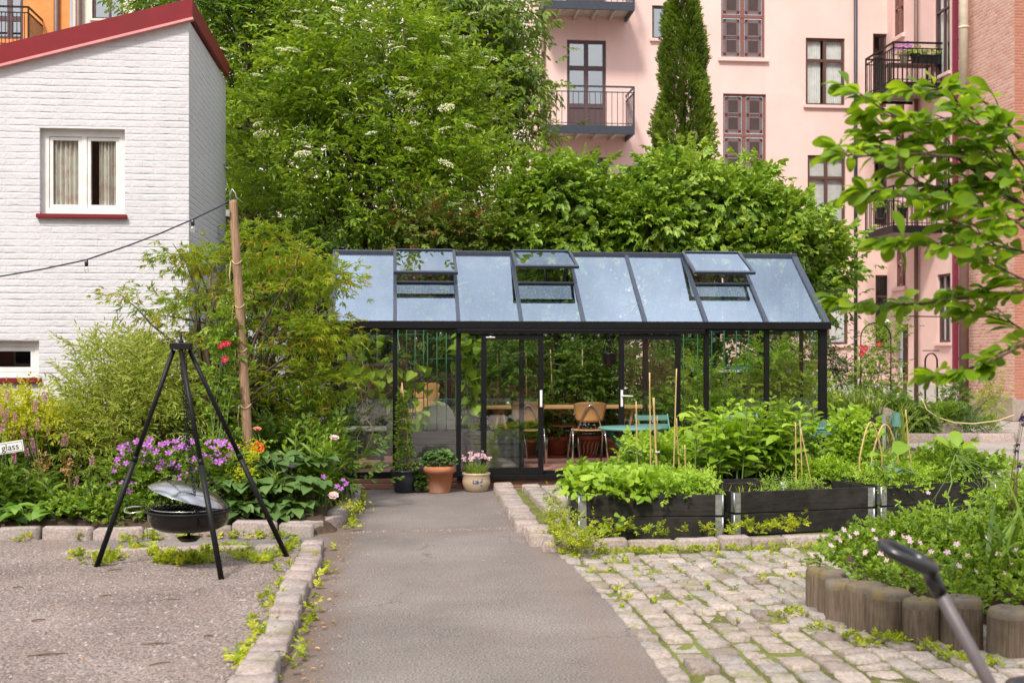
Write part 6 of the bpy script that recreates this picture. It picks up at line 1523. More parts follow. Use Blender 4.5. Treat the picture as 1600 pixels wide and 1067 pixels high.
# dark under-planting filling the bed
tree('ground_ivy', 'dark leafy underplanting between the shrubs of the flower border', 'plant', V(-2.6, 12.3, .1), [blob(60, 740, 12.6, 110, 50, .5), blob(250, 740, 12.7, 120, 60, .5), blob(440, 720, 12.6, 110, 70, .5), blob(350, 650, 13.2, 70, 60, .4), blob(-40, 720, 12.6, 80, 60, .5), blob(300, 780, 11.6, 120, 40, .4)], 330, 9, .14, 'twig', .2, .085, .04, L_['dark'], 'oval', 27, .2, .1, .6, .8, 16, .01, 6, part='foliage')
# purple geraniums
rng = np.random.default_rng(28)
root, cen, out, _ = tree('purple_geranium', 'purple flowering cranesbill mass behind the fire bowl', 'plant', GB(270, 11.7, .12), [blob(230, 745, 11.6, 65, 40, .35), blob(310, 735, 11.7, 80, 45, .4), blob(345, 720, 11.8, 40, 35, .3), blob(270, 790, 11.3, 110, 35, .3), blob(180, 780, 11.5, 30, 35, .25)], 190, 9, .09, 'palm5', .0, .055, .03, L_['mid'], 'oval', 29, .3, .05, .5, .7, 12, .008, 6, part='foliage', jit=.35)
FL = [(213, 690), (228, 694), (236, 700), (243, 706), (252, 695), (262, 692), (262, 708), (272, 690), (275, 700), (284, 697), (190, 700), (200, 696), (205, 704), (197, 724), (180, 728), (170, 745), (178, 736), (185, 718), (212, 716), (219, 720), (240, 724), (247, 731), (255, 722), (262, 728), (270, 725), (276, 730), (256, 738), (244, 736), (298, 690), (292, 700), (296, 720), (305, 716), (325, 692), (333, 700), (338, 690), (345, 695), (352, 690), (360, 698), (318, 712), (330, 716), (336, 720), (343, 722), (350, 718), (358, 712), (327, 727), (312, 726), (284, 744), (276, 748), (205, 772), (199, 768), (186, 780), (200, 780), (207, 758), (330, 756), (322, 758), (368, 700), (340, 708), (224, 710), (189, 712), (233, 686), (306, 735), (290, 742), (174, 757), (192, 755)]
pts_ = [PD(a_ + rng.uniform(-2, 2), b_, 10.98 + rng.uniform(-.06, .2)) for a_, b_ in FL]; instances('flower', F_GER, root, pts_, [(rng.normal(0, .35), -.75 + rng.normal(0, .25), .75) for _ in pts_], rng.uniform(.030, .042, len(pts_)), rng)
# comfrey-like large leaves, lady's mantle, poppies, peonies, bellflowers
rg = np.random.default_rng(30); bs = np.concatenate([scatter(rg, -1.75, -.78, 11.0, 11.2, 14, .16), scatter(rg, -1.65, -.75, 11.15, 11.5, 16, .36), scatter(rg, -1.6, -.75, 11.4, 11.8, 14, .55)])
rosettes('brunnera', 'large clump of heart shaped grey green leaves right of the fire bowl', L_['comfrey'], bs, 10, .17, .12, 31, 'broad', .6)
root, *_ = tree('ladys_mantle', 'lime yellow frothy lady\'s mantle beside the wooden post', 'plant', GB(385, 11.2, .14), [blob(375, 715, 11.3, 24, 30, .2), blob(385, 745, 11.2, 22, 25, .2), blob(400, 700, 11.4, 16, 16, .15)], 60, 12, .035, 'tri', .02, .018, .014, L_['lime'], 'oval', 32, .2, .0, .6, .8, 14, .005, 5, part='flowers', barkm='stem')
rg = np.random.default_rng(33)
root = herb('poppies', 'poppy plant with one orange and one salmon flower beside the post', GB(405, 11.35, .14)); bs = scatter(rg, -1.25, -.95, 11.3, 11.6, 14); st, lf = stemplant(rg, bs, .45, .25, 8, .13, .035, .9, .1, .25); lb = LB(); lb.add(*lf); lb.build('foliage', L_['mid'], root, 'oval')
tips = [PD(403, 700, 11.25), PD(402, 672, 11.3)]; instances('flower', F_ORA, root, tips[:1], [(.25, -.85, .35)], [.062], rg); instances('flower', F_SAL, root, tips[1:], [(.1, -.3, 1)], [.045], rg); add_stems(root, st + [[V(-1.1, 11.4, .14), t * .5 + V(-1.1, 11.4, .14) * .5 + V(.02, 0, .05), t] for t in tips], .005, .003)
root = herb('peony', 'peony with two pale pink blooms at the corner of the path', GB(515, 11.8, .14)); bs = scatter(rg, -.95, -.55, 11.5, 12.6, 26); st, lf = stemplant(rg, bs, .72, .3, 8, .17, .05, .8, .15, .2); lb = LB(); lb.add(*lf); lb.build('foliage', L_['mid'], root, 'oval')
tips = [PD(522, 686, 11.9), PD(521, 776, 11.2)]; instances('flower', F_PEO, root, tips, [(.1, -.4, 1), (.0, -.6, .8)], [.055, .055], rg); add_stems(root, st + [[V(-.75, 11.9, .14), t * .5 + V(-.75, 11.9, .2) * .5, t] for t in tips], .006, .004)
root = herb('bellflower', 'purple bellflowers above the heart shaped leaves', GB(450, 11.4, .2)); tips = [PD(a_, b_, 11.2) for a_, b_ in ((432, 717), (448, 722), (455, 728), (450, 745), (440, 721), (505, 745), (536, 750), (541, 756), (533, 764), (527, 760), (446, 733))]
instances('flower', F_GER, root, tips, [(rg.normal(0, .4), -.6, .7) for _ in tips], rg.uniform(.022, .032, len(tips)), rg); add_stems(root, [[V(t.x + rg.normal(0, .03), t.y + .1, .2), t] for t in tips], .004, .002)
root = herb('yellow_sedum', 'small yellow flowered clump on the kerb corner by the path', GB(540, 11.9, .14)); lb = LB(); k_ = 260; c = np.array(PD(545, 792, 11.6)); p = c + rg.normal(0, 1, (k_, 3)) * (.08, .1, .035); lb.add(p, rg.normal(0, 1, (k_, 3)) + (0, 0, .6), rg.normal(0, 1, (k_, 3)), .022, .016, rg.random(k_)); lb.build('flowers', L_['lime'], root)
# rose on the post
rg = np.random.default_rng(34)
root, *_ = tree('climbing_rose', 'climbing rose with crimson flowers growing up the wooden post', 'plant', GB(375, 11.5, .14), [blob(350, 540, 11.75, 20, 26, .15), blob(352, 505, 11.75, 12, 20, .12), blob(342, 600, 11.75, 22, 32, .15), blob(368, 470, 11.7, 6, 26, .08), blob(352, 660, 11.7, 14, 40, .12)], 80, 5, .06, 'pin5', .08, .05, .03, L_['mid'], 'oval', 35, .3, .15, .3, .8, 14, .01, 2, part='foliage', barkm='stem')
tips = [PD(350, 538, 11.3), PD(357, 537, 11.28), PD(352, 562, 11.3), PD(345, 541, 11.32)]; instances('flower', F_RED, root, tips, [(-.2, -.8, .4)] * 4, [.036, .03, .036, .03], rg)
# dried stalks and leaf litter in the bed
dk = thing('dock_stalks', PD(70, 800, 11.2), 'dry brown dock stalks standing among the bergenia leaves', 'stalks'); rg = np.random.default_rng(35)
for px_, y0_, y1_ in ((72, 725, 785), (110, 730, 800), (28, 770, 810), (66, 735, 790)):
    a_, b_ = PD(px_, y1_, 11.2), PD(px_ - 4, y0_, 11.2); m = MB(); m.tube([a_, (a_ + b_) / 2 + V(.01, 0, 0), b_], .006, 5); st_ = m.build('stalk', M['brownstem'], dk)
    lb = LB(); p = np.array(b_) + rg.normal(0, 1, (55, 3)) * (.03, .03, .055); lb.add(p, rg.normal(0, 1, (55, 3)), rg.normal(0, 1, (55, 3)), .035, .02, rg.random(55)); lb.build('seed_head', L_['dry'], st_)
lb = LB(); p = np.array(PD(56, 824, 10.93)) + rg.normal(0, 1, (70, 3)) * (.1, .04, .012); lb.add(p, rg.normal(0, 1, (70, 3)), rg.normal(0, 1, (70, 3)), .05, .03, rg.random(70)); o = lb.build('leaf_litter', L_['dry']); tag(o, 'small heap of dead brown leaves on the kerb under the bergenia', None, None, 'stuff')
# ------------------------------------------------------------------ log bed, right
rng = np.random.default_rng(36)
GBL = [blob(1350, 868, 8.1, 66, 30, .5), blob(1440, 860, 8.2, 100, 44, .6), blob(1540, 870, 7.9, 85, 52, .6), blob(1340, 862, 8.5, 34, 14, .3), blob(1292, 880, 7.85, 14, 14, .15), blob(1395, 898, 7.5, 76, 26, .4), blob(1500, 915, 7.1, 110, 30, .4), blob(1600, 910, 7.0, 80, 42, .5), blob(1480, 845, 8.5, 80, 24, .5), blob(1640, 830, 8.0, 90, 66, .6), blob(1300, 868, 8.4, 16, 14, .2), blob(1308, 884, 7.65, 22, 12, .2), blob(1362, 905, 7.15, 40, 16, .2), blob(1430, 922, 6.9, 56, 17, .22), blob(1520, 932, 6.65, 70, 18, .22), blob(1610, 942, 6.45, 56, 18, .22)]
root, cen, out, _ = tree('pink_geranium', 'mound of small leaved pale pink cranesbill spilling over the log edging', 'plant', V(4.0, 7.8, .2), GBL, 1350, 13, .062, 'palm5', .0, .038, .024, L_['mid'], 'oval', 37, .4, .05, .5, .7, 0, .008, 8, part='foliage', jit=.35, rspread=.9)
FL = [(1290, 838), (1298, 852), (1312, 845), (1328, 855), (1338, 833), (1352, 862), (1365, 832), (1364, 828), (1368, 842), (1340, 870), (1384, 875), (1350, 865), (1400, 845), (1410, 838), (1422, 846), (1385, 818), (1395, 833), (1318, 828), (1437, 848), (1466, 905), (1495, 850), (1480, 863), (1498, 884), (1525, 893), (1570, 897), (1588, 860), (1590, 893), (1345, 848), (1376, 866), (1390, 895), (1450, 770), (1419, 840), (1560, 866), (1540, 840), (1416, 873), (1327, 838), (1306, 862), (1455, 862), (1580, 880), (1512, 868)]
FL = [f_ for i_, f_ in enumerate(FL) if f_[0] > 1400 or i_ % 3]
pts_ = [PD(a_, b_, (6.85 if a_ < 1400 else 6.5) + (960 - b_) * .0095 + rng.uniform(-.1, .05)) for a_, b_ in FL]; instances('flower', F_PNK, root, pts_, [(rng.normal(0, .4), -.7, .7) for _ in pts_], rng.uniform(.016, .022, len(pts_)), rng)
rg = np.random.default_rng(38)
root = herb('daylily', 'clump of dark strap leaves at the right edge of the log bed', V(*PD(1585, 880, 7.6))); b_ = PD(1580, 905, 7.5); blades('foliage', L_['dark'], rg, np.array([(b_.x + rg.normal(0, .13), b_.y + rg.normal(0, .12), .2) for _ in range(42)]), .68, .035, .95, root, 6, None, .3)
root = herb('daylily', 'arching grassy daylily leaves behind the pink cranesbill near the black bed', V(*PD(1500, 820, 8.8))); b_ = PD(1530, 850, 8.6); blades('foliage', L_['mid'], rg, np.array([(b_.x + rg.normal(0, .2), b_.y + rg.normal(0, .12), .2) for _ in range(40)]), .5, .026, .9, root, 6, None, .3)
tree('goldenrod', 'yellow green leafy perennials rising in front of the far black raised bed', 'plant', V(*PD(1500, 840, 9)), [blob(1480, 808, 9.0, 50, 10, .3), blob(1560, 785, 9.0, 45, 26, .4), blob(1600, 750, 8.8, 22, 36, .3)], 60, 8, .07, 'tri', .06, .05, .022, L_['bright'], 'oval', 39, .2, .1, .7, .9, 30, .007, 8, part='foliage', barkm='stem')
root = herb('columbine', 'dark violet columbine nodding at the right picture edge', V(*PD(1590, 800, 8.6))); tips = [PD(a_, b_, 8.4) for a_, b_ in ((1594, 652), (1598, 660), (1588, 692), (1586, 702), (1592, 725), (1597, 648))]
instances('flower', flower_mesh('columbine_flower', F_['violet'], 5, 1, .7, .8), root, tips, [(0, -.5, -.6)] * 6, [.028] * 6, rg); add_stems(root, [[V(t.x - .06, t.y, .3), V(t.x - .03, t.y, t.z - .2), V(t.x + .01, t.y, t.z + .03), t] for t in tips], .0025, .0015, 'brownstem')
# ------------------------------------------------------------------ plants in the raised beds
def bed_pts(rng, bed, f0, f1, W0, W1, n, z): 
    o, u, nn, Lb = bed; a_ = rng.uniform(f0, f1, n) * Lb; b_ = rng.uniform(W0, W1, n); return np.stack([np.array(o + u * x + nn * y) + np.array((0, 0, z)) for x, y in zip(a_, b_)])
rg = np.random.default_rng(41)
def mound(name, label, pts, h, mat, seed, tpl='tri', S=.07, L=.06, W=.045, per=9, size=.05, shape='oval', cat='plant', droop=.1, overhang=0.0):
    rng = np.random.default_rng(seed); root = herb(name, label, V(*np.mean(pts, 0)), cat); p0 = np.repeat(pts, per, 0); n = len(p0); top = p0 + np.stack([rng.normal(0, size, n), rng.normal(0, size, n), h * rng.uniform(.25, 1.05, n)], 1)
    ax = top - p0; ax[:, 2] *= .25; ax = unit(ax + rng.normal(0, .06, ax.shape)); nor = np.tile((0, -.25, 1.), (n, 1)) + rng.normal(0, .4, (n, 3)); cr = np.repeat(rng.random(len(pts)), per); lb = LB(); spray(lb, rng, top, ax, nor, S, tpl, L, W, .25 + cr * .5 + rng.normal(0, .1, n), .3, droop)
    lb.build('foliage', mat, root, shape, shape == 'broad'); k_ = rng.choice(n, min(n, 260), False); add_stems(root, [[V(*p0[i]), V(*((p0[i] + top[i]) / 2 + np.array((0, 0, .01)))), V(*top[i])] for i in k_], .003, .002); return root
mound('strawberry_plants', 'bright strawberry leaves spilling over the left end of the corner bed', bed_pts(rg, bA, -.03, .52, .0, .8, 58, .3), .24, L_['bright'], 42, 'tri', .03, .085, .07, 9, .07, 'broad')
mound('lettuce_plants', 'young lettuce and peas at the right end of the strawberry bed', bed_pts(rg, bA, .5, .98, .05, .8, 46, .3), .20, L_['bright'], 43, 'twig', .1, .045, .025, 8, .05)
mound('bean_seedlings', 'bean seedlings climbing round the bamboo canes', bed_pts(rg, bD, .45, .98, .1, .7, 40, .3), .42, L_['bright'], 44, 'twig', .12, .06, .04, 7, .06)
mound('leafy_greens', 'low green leaves behind the strawberries in the second row', bed_pts(rg, bD, .05, .5, .1, .7, 30, .3), .2, L_['mid'], 45, 'tri', .05, .08, .05, 8, .06)
mound('carrot_seedlings', 'sparse feathery seedlings in the middle raised bed', bed_pts(rg, bB, .42, .8, .3, .6, 15, .3), .12, L_['bright'], 46, 'pin7', .09, .03, .012, 8, .035)
root = herb('onion_shoots', 'thin onion shoots at the left end of the middle raised bed', V(*bed_pts(rg, bB, .1, .2, .2, .3, 1, .3)[0])); blades('foliage', L_['weed'], rg, bed_pts(rg, bB, .03, .3, .08, .6, 26, .3), .16, .008, .6, root)
mound('herb_seedlings', 'low bright herb seedlings along the far raised bed', bed_pts(rg, bC, .02, .7, .02, .75, 60, .3), .18, L_['bright'], 47, 'pin7', .09, .032, .018, 8, .05)
# tall leafy seedlings, second row
rng = np.random.default_rng(48); root = herb('sunflower_seedlings', 'dense stand of tall bright green leafy seedlings in the second row', V(*bed_pts(rng, bE, .5, .5, .4, .4, 1, .3)[0]))
bs = bed_pts(rng, bE, .0, .95, .05, .72, 46, .28); st, lf = stemplant(rng, bs, .78, .26, 7, .20, .10, .3, .2, .2, None, True); lf = (lf[0], lf[1] + rng.normal(0, .35, lf[1].shape), lf[2] + rng.normal(0, .3, lf[2].shape), lf[3] * rng.uniform(.7, 1.15, len(lf[3])), lf[4], lf[5]); lb = LB(); lb.add(*lf); lb.build('foliage', L_['bright'], root, 'broad', True); add_stems(root, st, .008, .004)
b1 = PD(1086, 750, 11.6); st, lf = stemplant(rng, [b1], .98, .03, 8, .15, .06, .6, .3, .2, .9); root = herb('sunflower_seedling', 'single tallest pointed seedling standing left of the leafy stand', b1); lb = LB(); lb.add(*lf); lb.build('foliage', L_['bright'], root, 'broad', True); add_stems(root, st, .008, .004)
# peas etc. third bed
rng = np.random.default_rng(49); c0 = bed_pts(rng, bF, .12, .12, .3, .3, 1, .3)[0]
tree('pea_plants', 'tall pale green pea plants left of the cane hoop', 'plant', V(*c0), [blob(1318, 690, 11.9, 28, 42, .2), blob(1335, 720, 11.9, 40, 30, .25), blob(1305, 740, 11.8, 40, 16, .2), blob(1345, 665, 11.9, 22, 22, .2)], 120, 8, .06, 'tri', .05, .055, .04, L_['bright'], 'oval', 50, .2, .1, .4, .9, 12, .006, 5, part='foliage', barkm='stem')
tree('parsley_plants', 'curly parsley at the left corner of the pea bed', 'plant', V(*c0), [blob(1290, 735, 11.5, 36, 15, .2)], 50, 10, .045, 'pin5', .06, .032, .02, L_['bright'], 'oval', 51, .2, .0, .5, .7, 8, .005, 4, part='foliage', barkm='stem')
root = herb('leek_plants', 'upright narrow leek and grass leaves behind the cane hoop', V(*bed_pts(rng, bF, .5, .5, .4, .4, 1, .3)[0])); blades('foliage', L_['grass'], rng, bed_pts(rng, bF, .3, .72, .1, .75, 150, .3), .52, .017, .7, root, 5)
tree('mixed_greens', 'mixed broad leaved greens at the far right of the raised beds', 'plant', V(*bed_pts(rng, bF, .9, .9, .4, .4, 1, .3)[0]), [blob(1460, 732, 11.9, 36, 24, .3), blob(1500, 732, 12, 40, 26, .3), blob(1440, 750, 11.6, 55, 14, .3), blob(1540, 750, 11.8, 44, 22, .3), blob(1405, 740, 11.9, 26, 20, .2)], 150, 8, .08, 'tri', .05, .085, .045, L_['mid'], 'oval', 52, .2, .1, .6, .9, 12, .007, 5, part='foliage', barkm='stem')
rosettes('cabbage_plants', 'blue green cabbage leaves under the cane hoop', L_['bluegreen'], [tuple(PD(a_, b_, 11.5)) for a_, b_ in ((1385, 745), (1410, 738), (1378, 735))], 6, .1, .08, 53)
rosettes('squash_plant', 'large pale squash leaves on tall stalks above the greens', L_['bright'], [tuple(PD(1395, 735, 11.4)), tuple(PD(1500, 725, 11.6)), tuple(PD(1490, 720, 11.7))], 3, .2, .17, 54, 'broad', 4.0)
hz = []
for j, (x0_, x1_, yb_, yt_) in enumerate(((1343, 1378, 745, 662), (1362, 1403, 742, 668))):
    a_, b_ = PD(x0_, yb_, 11.6 + .25 * j), PD(x1_, yb_ - 6, 11.75 + .25 * j); m = MB(); hh = PD(x0_, yt_, 11.6).z - a_.z
    m.tube([V(a_.x, a_.y, .3), a_ + V(0, 0, hh * .35)] + [a_ * (1 - s) + b_ * s + V(0, 0, hh * (.35 + .65 * math.sin(PI * s))) for s in np.linspace(.06, .94, 11)] + [b_ + V(0, 0, hh * .35), V(b_.x, b_.y, .3)], .009, 7)
    o = m.build('cane_hoop', M['bamboo']); tag(o, ['bent cane hoop over the cabbage leaves nearest the peas', 'bent cane hoop behind the nearer one in the pea bed'][j], 'hoop', 'cane hoops')
CN = [(1017, 760, 1015, 582, 'tall thin bamboo cane left of the knotted thick cane'), (1028, 775, 1021, 621, 'thick knotted bamboo cane tied with white string'), (1024, 740, 1027, 650, 'short slanting bamboo cane crossing the knotted cane'), (1052, 755, 1057, 576, 'tall bamboo cane leaning right beside the sliding door'), (1062, 745, 1057, 653, 'short brown bamboo cane right of the tall leaning one'), (996, 740, 994, 627, 'bamboo cane behind the strawberries by the bistro table'), (1244, 745, 1243, 660, 'thin bamboo cane among the tomato seedlings'), (1265, 740, 1251, 670, 'leaning bamboo cane under the right bistro table'), (1253, 740, 1250, 657, 'upright pale cane beside the leaning one near the right table'), (1071, 735, 1070, 695, 'stub of bamboo cane at the left edge of the leafy seedlings'), (1425, 750, 1415, 640, 'slim cane leaning among the leeks')]
for i, (xa_, ya_, xb_, yb_, lb_) in enumerate(CN):
    d_ = 11.5 + .1 * (i % 3); a_, b_ = PD(xa_, ya_, d_), PD(xb_, yb_, d_); a_ = a_ + (a_ - b_) * (max(0, a_.z - .28) / max(.05, (b_ - a_).z)); m = MB(); k_ = 10; r_ = .010 if i == 1 else .006
    m.tube([a_ + (b_ - a_) * (q / k_) for q in range(k_ + 1)], [r_ * (1.18 if q % 3 == 1 else 1) for q in range(k_ + 1)], 8)
    o = m.build('bamboo_cane', M['bamboo']); tag(o, lb_, 'cane', 'bamboo canes')
    if i == 1: t = PD(1027, 706, 11.58); s = MB(); s.tube([t + V(.018 * math.cos(q), .018 * math.sin(q), .004 * math.cos(3 * q)) for q in np.linspace(0, 5.9, 12)], .006, 6, closed=True); s.build('string', M['sign_white'], o)
tree('tomato_seedlings', 'tomato seedlings with drooping leaves left of the right bistro table', 'plant', GB(1235, 11.9, .3), [blob(1235, 690, 11.9, 35, 42, .2), blob(1210, 665, 11.9, 25, 20, .15), blob(1250, 720, 11.9, 25, 26, .2)], 60, 6, .06, 'pin5', .14, .06, .03, L_['mid'], 'oval', 55, .2, .35, .4, .8, 12, .006, 4, part='foliage', barkm='stem')
# ------------------------------------------------------------------ potted plants at the greenhouse front
c = BPC; rng = np.random.default_rng(56); lb = LB(); n = 330; t = rng.random(n); a = rng.uniform(0, 6.28, n); r = .13 * (1 - t * .75) * np.sqrt(rng.random(n)); p = np.stack([c.x - .03 * t + r * np.cos(a), c.y + r * np.sin(a), .25 + t * .92], 1)
spray(lb, rng, p, np.stack([np.cos(a), np.sin(a), .3 + 0 * a], 1), np.tile((0, -.2, 1.), (n, 1)) + rng.normal(0, .4, (n, 3)), .05, 'tri', .045, .024, rng.random(n), .3, .1); lb.build('foliage', L_['mid'], bp_); add_stems(bp_, [[c + V(.05 * math.cos(q), .05 * math.sin(q), .24)] + [c + V(.05 * math.cos(q + s * 7) * (1.1 - s) - .03 * s, .05 * math.sin(q + s * 7) * (1.1 - s), .24 + s * .9) for s in (.2, .4, .6, .8, 1)] for q in (0, 2, 4)], .004, .002)
c = TPC; n = 110; r = .17 * np.sqrt(rng.random(n)); a = rng.uniform(0, 6.28, n); p = np.stack([c.x + r * np.cos(a) * 1.15, c.y + r * np.sin(a), .33 + .16 * (1 - (r / .18) ** 2) + rng.normal(0, .02, n)], 1); lb = LB(); spray(lb, rng, p, np.stack([np.cos(a), np.sin(a), .1 + 0 * a], 1), np.stack([np.cos(a) * r * 3, np.sin(a) * r * 3 - .3, 1 + 0 * a], 1) + rng.normal(0, .25, (n, 3)), .02, 'tri', .055, .052, rng.random(n), .3, .15); lb.build('foliage', L_['comfrey'], tp_, 'broad', True)
add_stems(tp_, [[c + V(.06 * math.cos(q), .06 * math.sin(q), .26), V(*p[i])] for i, q in enumerate(a[:40])], .004, .003)
c = GPC; n = 300; r = .16 * np.sqrt(rng.random(n)); a = rng.uniform(0, 6.28, n); b0 = np.stack([c.x + r * .7 * np.cos(a), c.y + r * .7 * np.sin(a), .18 + 0 * a], 1); blades('foliage', L_['grass'], rng, b0, .19, .009, .5, gp_, 4, a)
k_ = 75; r = .175 * np.sqrt(rng.random(k_)); a = rng.uniform(0, 6.28, k_); tips = [V(c.x + x * math.cos(y), c.y + x * math.sin(y), .36 + .07 * (1 - (x / .18) ** 2) + rng.normal(0, .02)) for x, y in zip(r, a)]; instances('flower', F_DAI, gp_, tips, [(rng.normal(0, .4), -.6, .8) for _ in tips], rng.uniform(.012, .017, k_), rng)
root, *_ = tree('ivy', 'small ivy tuft between the black and the terracotta pot', 'plant', G(657, 765), [blob(657, 748, 14.0, 9, 14, .06)], 25, 6, .03, 'single', 0, .05, .045, L_['hedge'], 'heart', 57, .3, .2, .2, .8, 0, part='foliage')
# ------------------------------------------------------------------ inside the greenhouse
tree('cucumber_vine', 'cucumber vine with broad lobed leaves climbing the left trellis', 'plant', GB(645, 14.85, .63), [blob(645, 620, 14.8, 26, 50, .08), blob(650, 580, 14.8, 20, 30, .08), blob(630, 660, 14.8, 18, 22, .06)], 24, 2, .07, 'single', 0, .13, .14, L_['bright'], 'heart', 58, .2, .25, 0, 1, 8, .008, 1, part='foliage', barkm='stem', jit=.25)
tree('cucumber_vine', 'tall cucumber vine with yellow flowers left of the sliding door', 'plant', GB(732, 14.85, .63), [blob(733, 560, 14.8, 15, 40, .06), blob(735, 630, 14.8, 16, 45, .06), blob(730, 525, 14.8, 12, 16, .05)], 24, 2, .06, 'single', 0, .13, .14, L_['bright'], 'heart', 59, .2, .3, 0, 1, 8, .008, 1, part='foliage', barkm='stem', jit=.25)
root, *_ = tree('grape_vine', 'grape vine with pale twisting stems behind the leftmost panes', 'plant', GB(560, 14.7, .2), [blob(575, 545, 14.75, 28, 34, .1), blob(590, 610, 14.75, 24, 40, .1), blob(600, 570, 14.75, 16, 30, .1), blob(545, 590, 14.8, 20, 40, .1)], 40, 2, .09, 'single', 0, .11, .12, L_['bright'], 'heart', 60, .2, .3, 0, 1, 4, .008, 1, part='foliage', barkm='vine_stem', jit=.25)
m = MB()
for pl_ in ([(565, 718), (530, 670), (535, 620), (570, 580), (560, 540)], [(565, 718), (585, 670), (560, 640), (580, 600), (600, 575), (625, 545), (620, 520)], [(555, 595), (580, 592), (600, 585), (622, 565)], [(575, 640), (600, 618), (612, 610)]): m.tube([PD(a_, b_, 14.75 + .05 * i) for i, (a_, b_) in enumerate(pl_)], .007, 6)
m.build('vine_stems', M['vine_stem'], root)
TM = [('dark tomato plants in pots left of the open doorway', [blob(770, 600, 16.5, 30, 60, .2), blob(800, 560, 16.5, 28, 50, .2), blob(830, 640, 16.5, 20, 40, .2)], 61, 800), ('dark tomato plants on canes in the open doorway', [blob(872, 610, 16.5, 24, 70, .2), blob(905, 580, 16.5, 26, 60, .2), blob(930, 600, 16.5, 24, 60, .2), blob(880, 665, 16.5, 24, 24, .15)], 62, 890), ('tomato plants behind the right sliding door', [blob(985, 600, 16.5, 30, 60, .2), blob(1020, 620, 16.4, 30, 55, .2), blob(1045, 580, 16.4, 20, 45, .2), blob(960, 660, 16.5, 20, 26, .15)], 63, 1000)]
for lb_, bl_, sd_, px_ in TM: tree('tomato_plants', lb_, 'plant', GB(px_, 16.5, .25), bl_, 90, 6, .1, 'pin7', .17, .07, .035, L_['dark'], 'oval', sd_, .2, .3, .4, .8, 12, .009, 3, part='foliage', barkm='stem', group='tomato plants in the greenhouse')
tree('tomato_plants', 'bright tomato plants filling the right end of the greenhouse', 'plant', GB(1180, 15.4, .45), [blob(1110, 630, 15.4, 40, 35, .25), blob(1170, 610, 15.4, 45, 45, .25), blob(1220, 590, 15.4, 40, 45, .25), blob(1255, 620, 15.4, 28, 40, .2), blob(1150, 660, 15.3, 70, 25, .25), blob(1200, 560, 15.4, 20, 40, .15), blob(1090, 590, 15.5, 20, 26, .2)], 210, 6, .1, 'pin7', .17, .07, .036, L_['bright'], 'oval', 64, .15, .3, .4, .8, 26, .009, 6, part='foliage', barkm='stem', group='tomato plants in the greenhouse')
for i, (xa_, ya_, xb_, yb_, lb_) in enumerate(((780, 640, 777, 545, 'bamboo cane behind the left sliding door pane'), (866, 660, 860, 546, 'bamboo cane leaning in the open doorway on the left'), (910, 660, 910, 544, 'bamboo cane standing in the middle of the open doorway'), (823, 620, 822, 545, 'bamboo cane right of the one behind the left door pane'), (1017, 0, 0, 0, ''))[:4]):
    a_, b_ = PD(xa_, ya_, 16.6), PD(xb_, yb_, 16.6); m = MB(); m.tube([V(a_.x, a_.y, .4), b_], .009, 8); o = m.build('bamboo_cane', M['bamboo']); tag(o, lb_, 'cane', 'bamboo canes')
# ------------------------------------------------------------------ far right garden
p0 = GB(1335, 19, 0); r_ = thing('planter_box', p0, 'long dark planter box of grassy leaves right of the greenhouse', 'planter'); xa_, xb_ = P(1285, 0, 19).x, P(1372, 0, 19).x
m = MB()
for z in (0, .22, .44): m.boxb(xa_, xb_, 18.7, 18.74, z, z + .21); m.boxb(xa_, xb_, 19.46, 19.5, z, z + .21); m.boxb(xb_ - .04, xb_, 18.74, 19.46, z, z + .21); m.boxb(xa_, xa_ + .04, 18.74, 19.46, z, z + .21)
m.build('boards', M['black_board'], r_, .004); m = MB(); m.boxb(xb_ - .06, xb_ + .003, 18.695, 18.76, 0, .65); m.build('hinge', M['galv'], r_); m = MB(); m.boxb(xa_ + .04, xb_ - .04, 18.74, 19.46, 0, .6); m.build('soil', M['soil'], r_)
root = herb('ornamental_grass', 'long grassy leaves growing in the dark planter by the pink wall', V(p0.x, 19.1, .6)); rng = np.random.default_rng(65); blades('foliage', L_['grass'], rng, scatter(rng, xa_ + .05, xb_ - .05, 18.78, 19.44, 420, .58), .62, .022, .8, root, 5)
root = herb('iris_clump', 'blade leaved clump right of the dark planter end', GB(1395, 20, 0)); bx = GB(1392, 20); blades('foliage', L_['grass'], rng, scatter(rng, bx.x - .2, bx.x + .3, 19.8, 20.4, 90, 0), .95, .03, .5, root, 5)
tree('rambling_rose', 'tall rambling rose with a few red flowers beside the recessed door', 'plant', GB(1365, 27), [blob(1375, 560, 27, 26, 50, .4), blob(1350, 590, 27, 30, 40, .4), blob(1390, 520, 27, 16, 26, .3), blob(1385, 620, 27, 20, 40, .3), blob(1335, 630, 27, 24, 26, .3), blob(1395, 505, 27.2, 14, 10, .2)], 150, 7, .14, 'pin5', .14, .07, .04, L_['mid'], 'oval', 66, .2, .2, .3, .8, 20, .02, 4, part='foliage')
root = bpy.context.scene.objects[-1] if False else None
rr_ = [o for o in C.objects if o.name.startswith('rambling_rose')][0]; tips = [PD(a_, b_, 26.4) for a_, b_ in ((1345, 543), (1350, 549), (1352, 544), (1373, 538), (1346, 553))]; instances('flower', F_RED, rr_, tips, [(0, -1, .2)] * 5, [.06] * 5, rng)
a_ = GB(1345, 26.6); b_ = GB(1392, 26.6); m = MB()
for x in (a_.x, b_.x): m.tube([(x, 26.6, 0), (x, 26.6, 2.0)], .015, 6)
m.tube([V(a_.x + (b_.x - a_.x) * (.5 - .5 * math.cos(PI * s)), 26.6, 2.0 + .35 * math.sin(PI * s)) for s in np.linspace(0, 1, 12)], .015, 6)
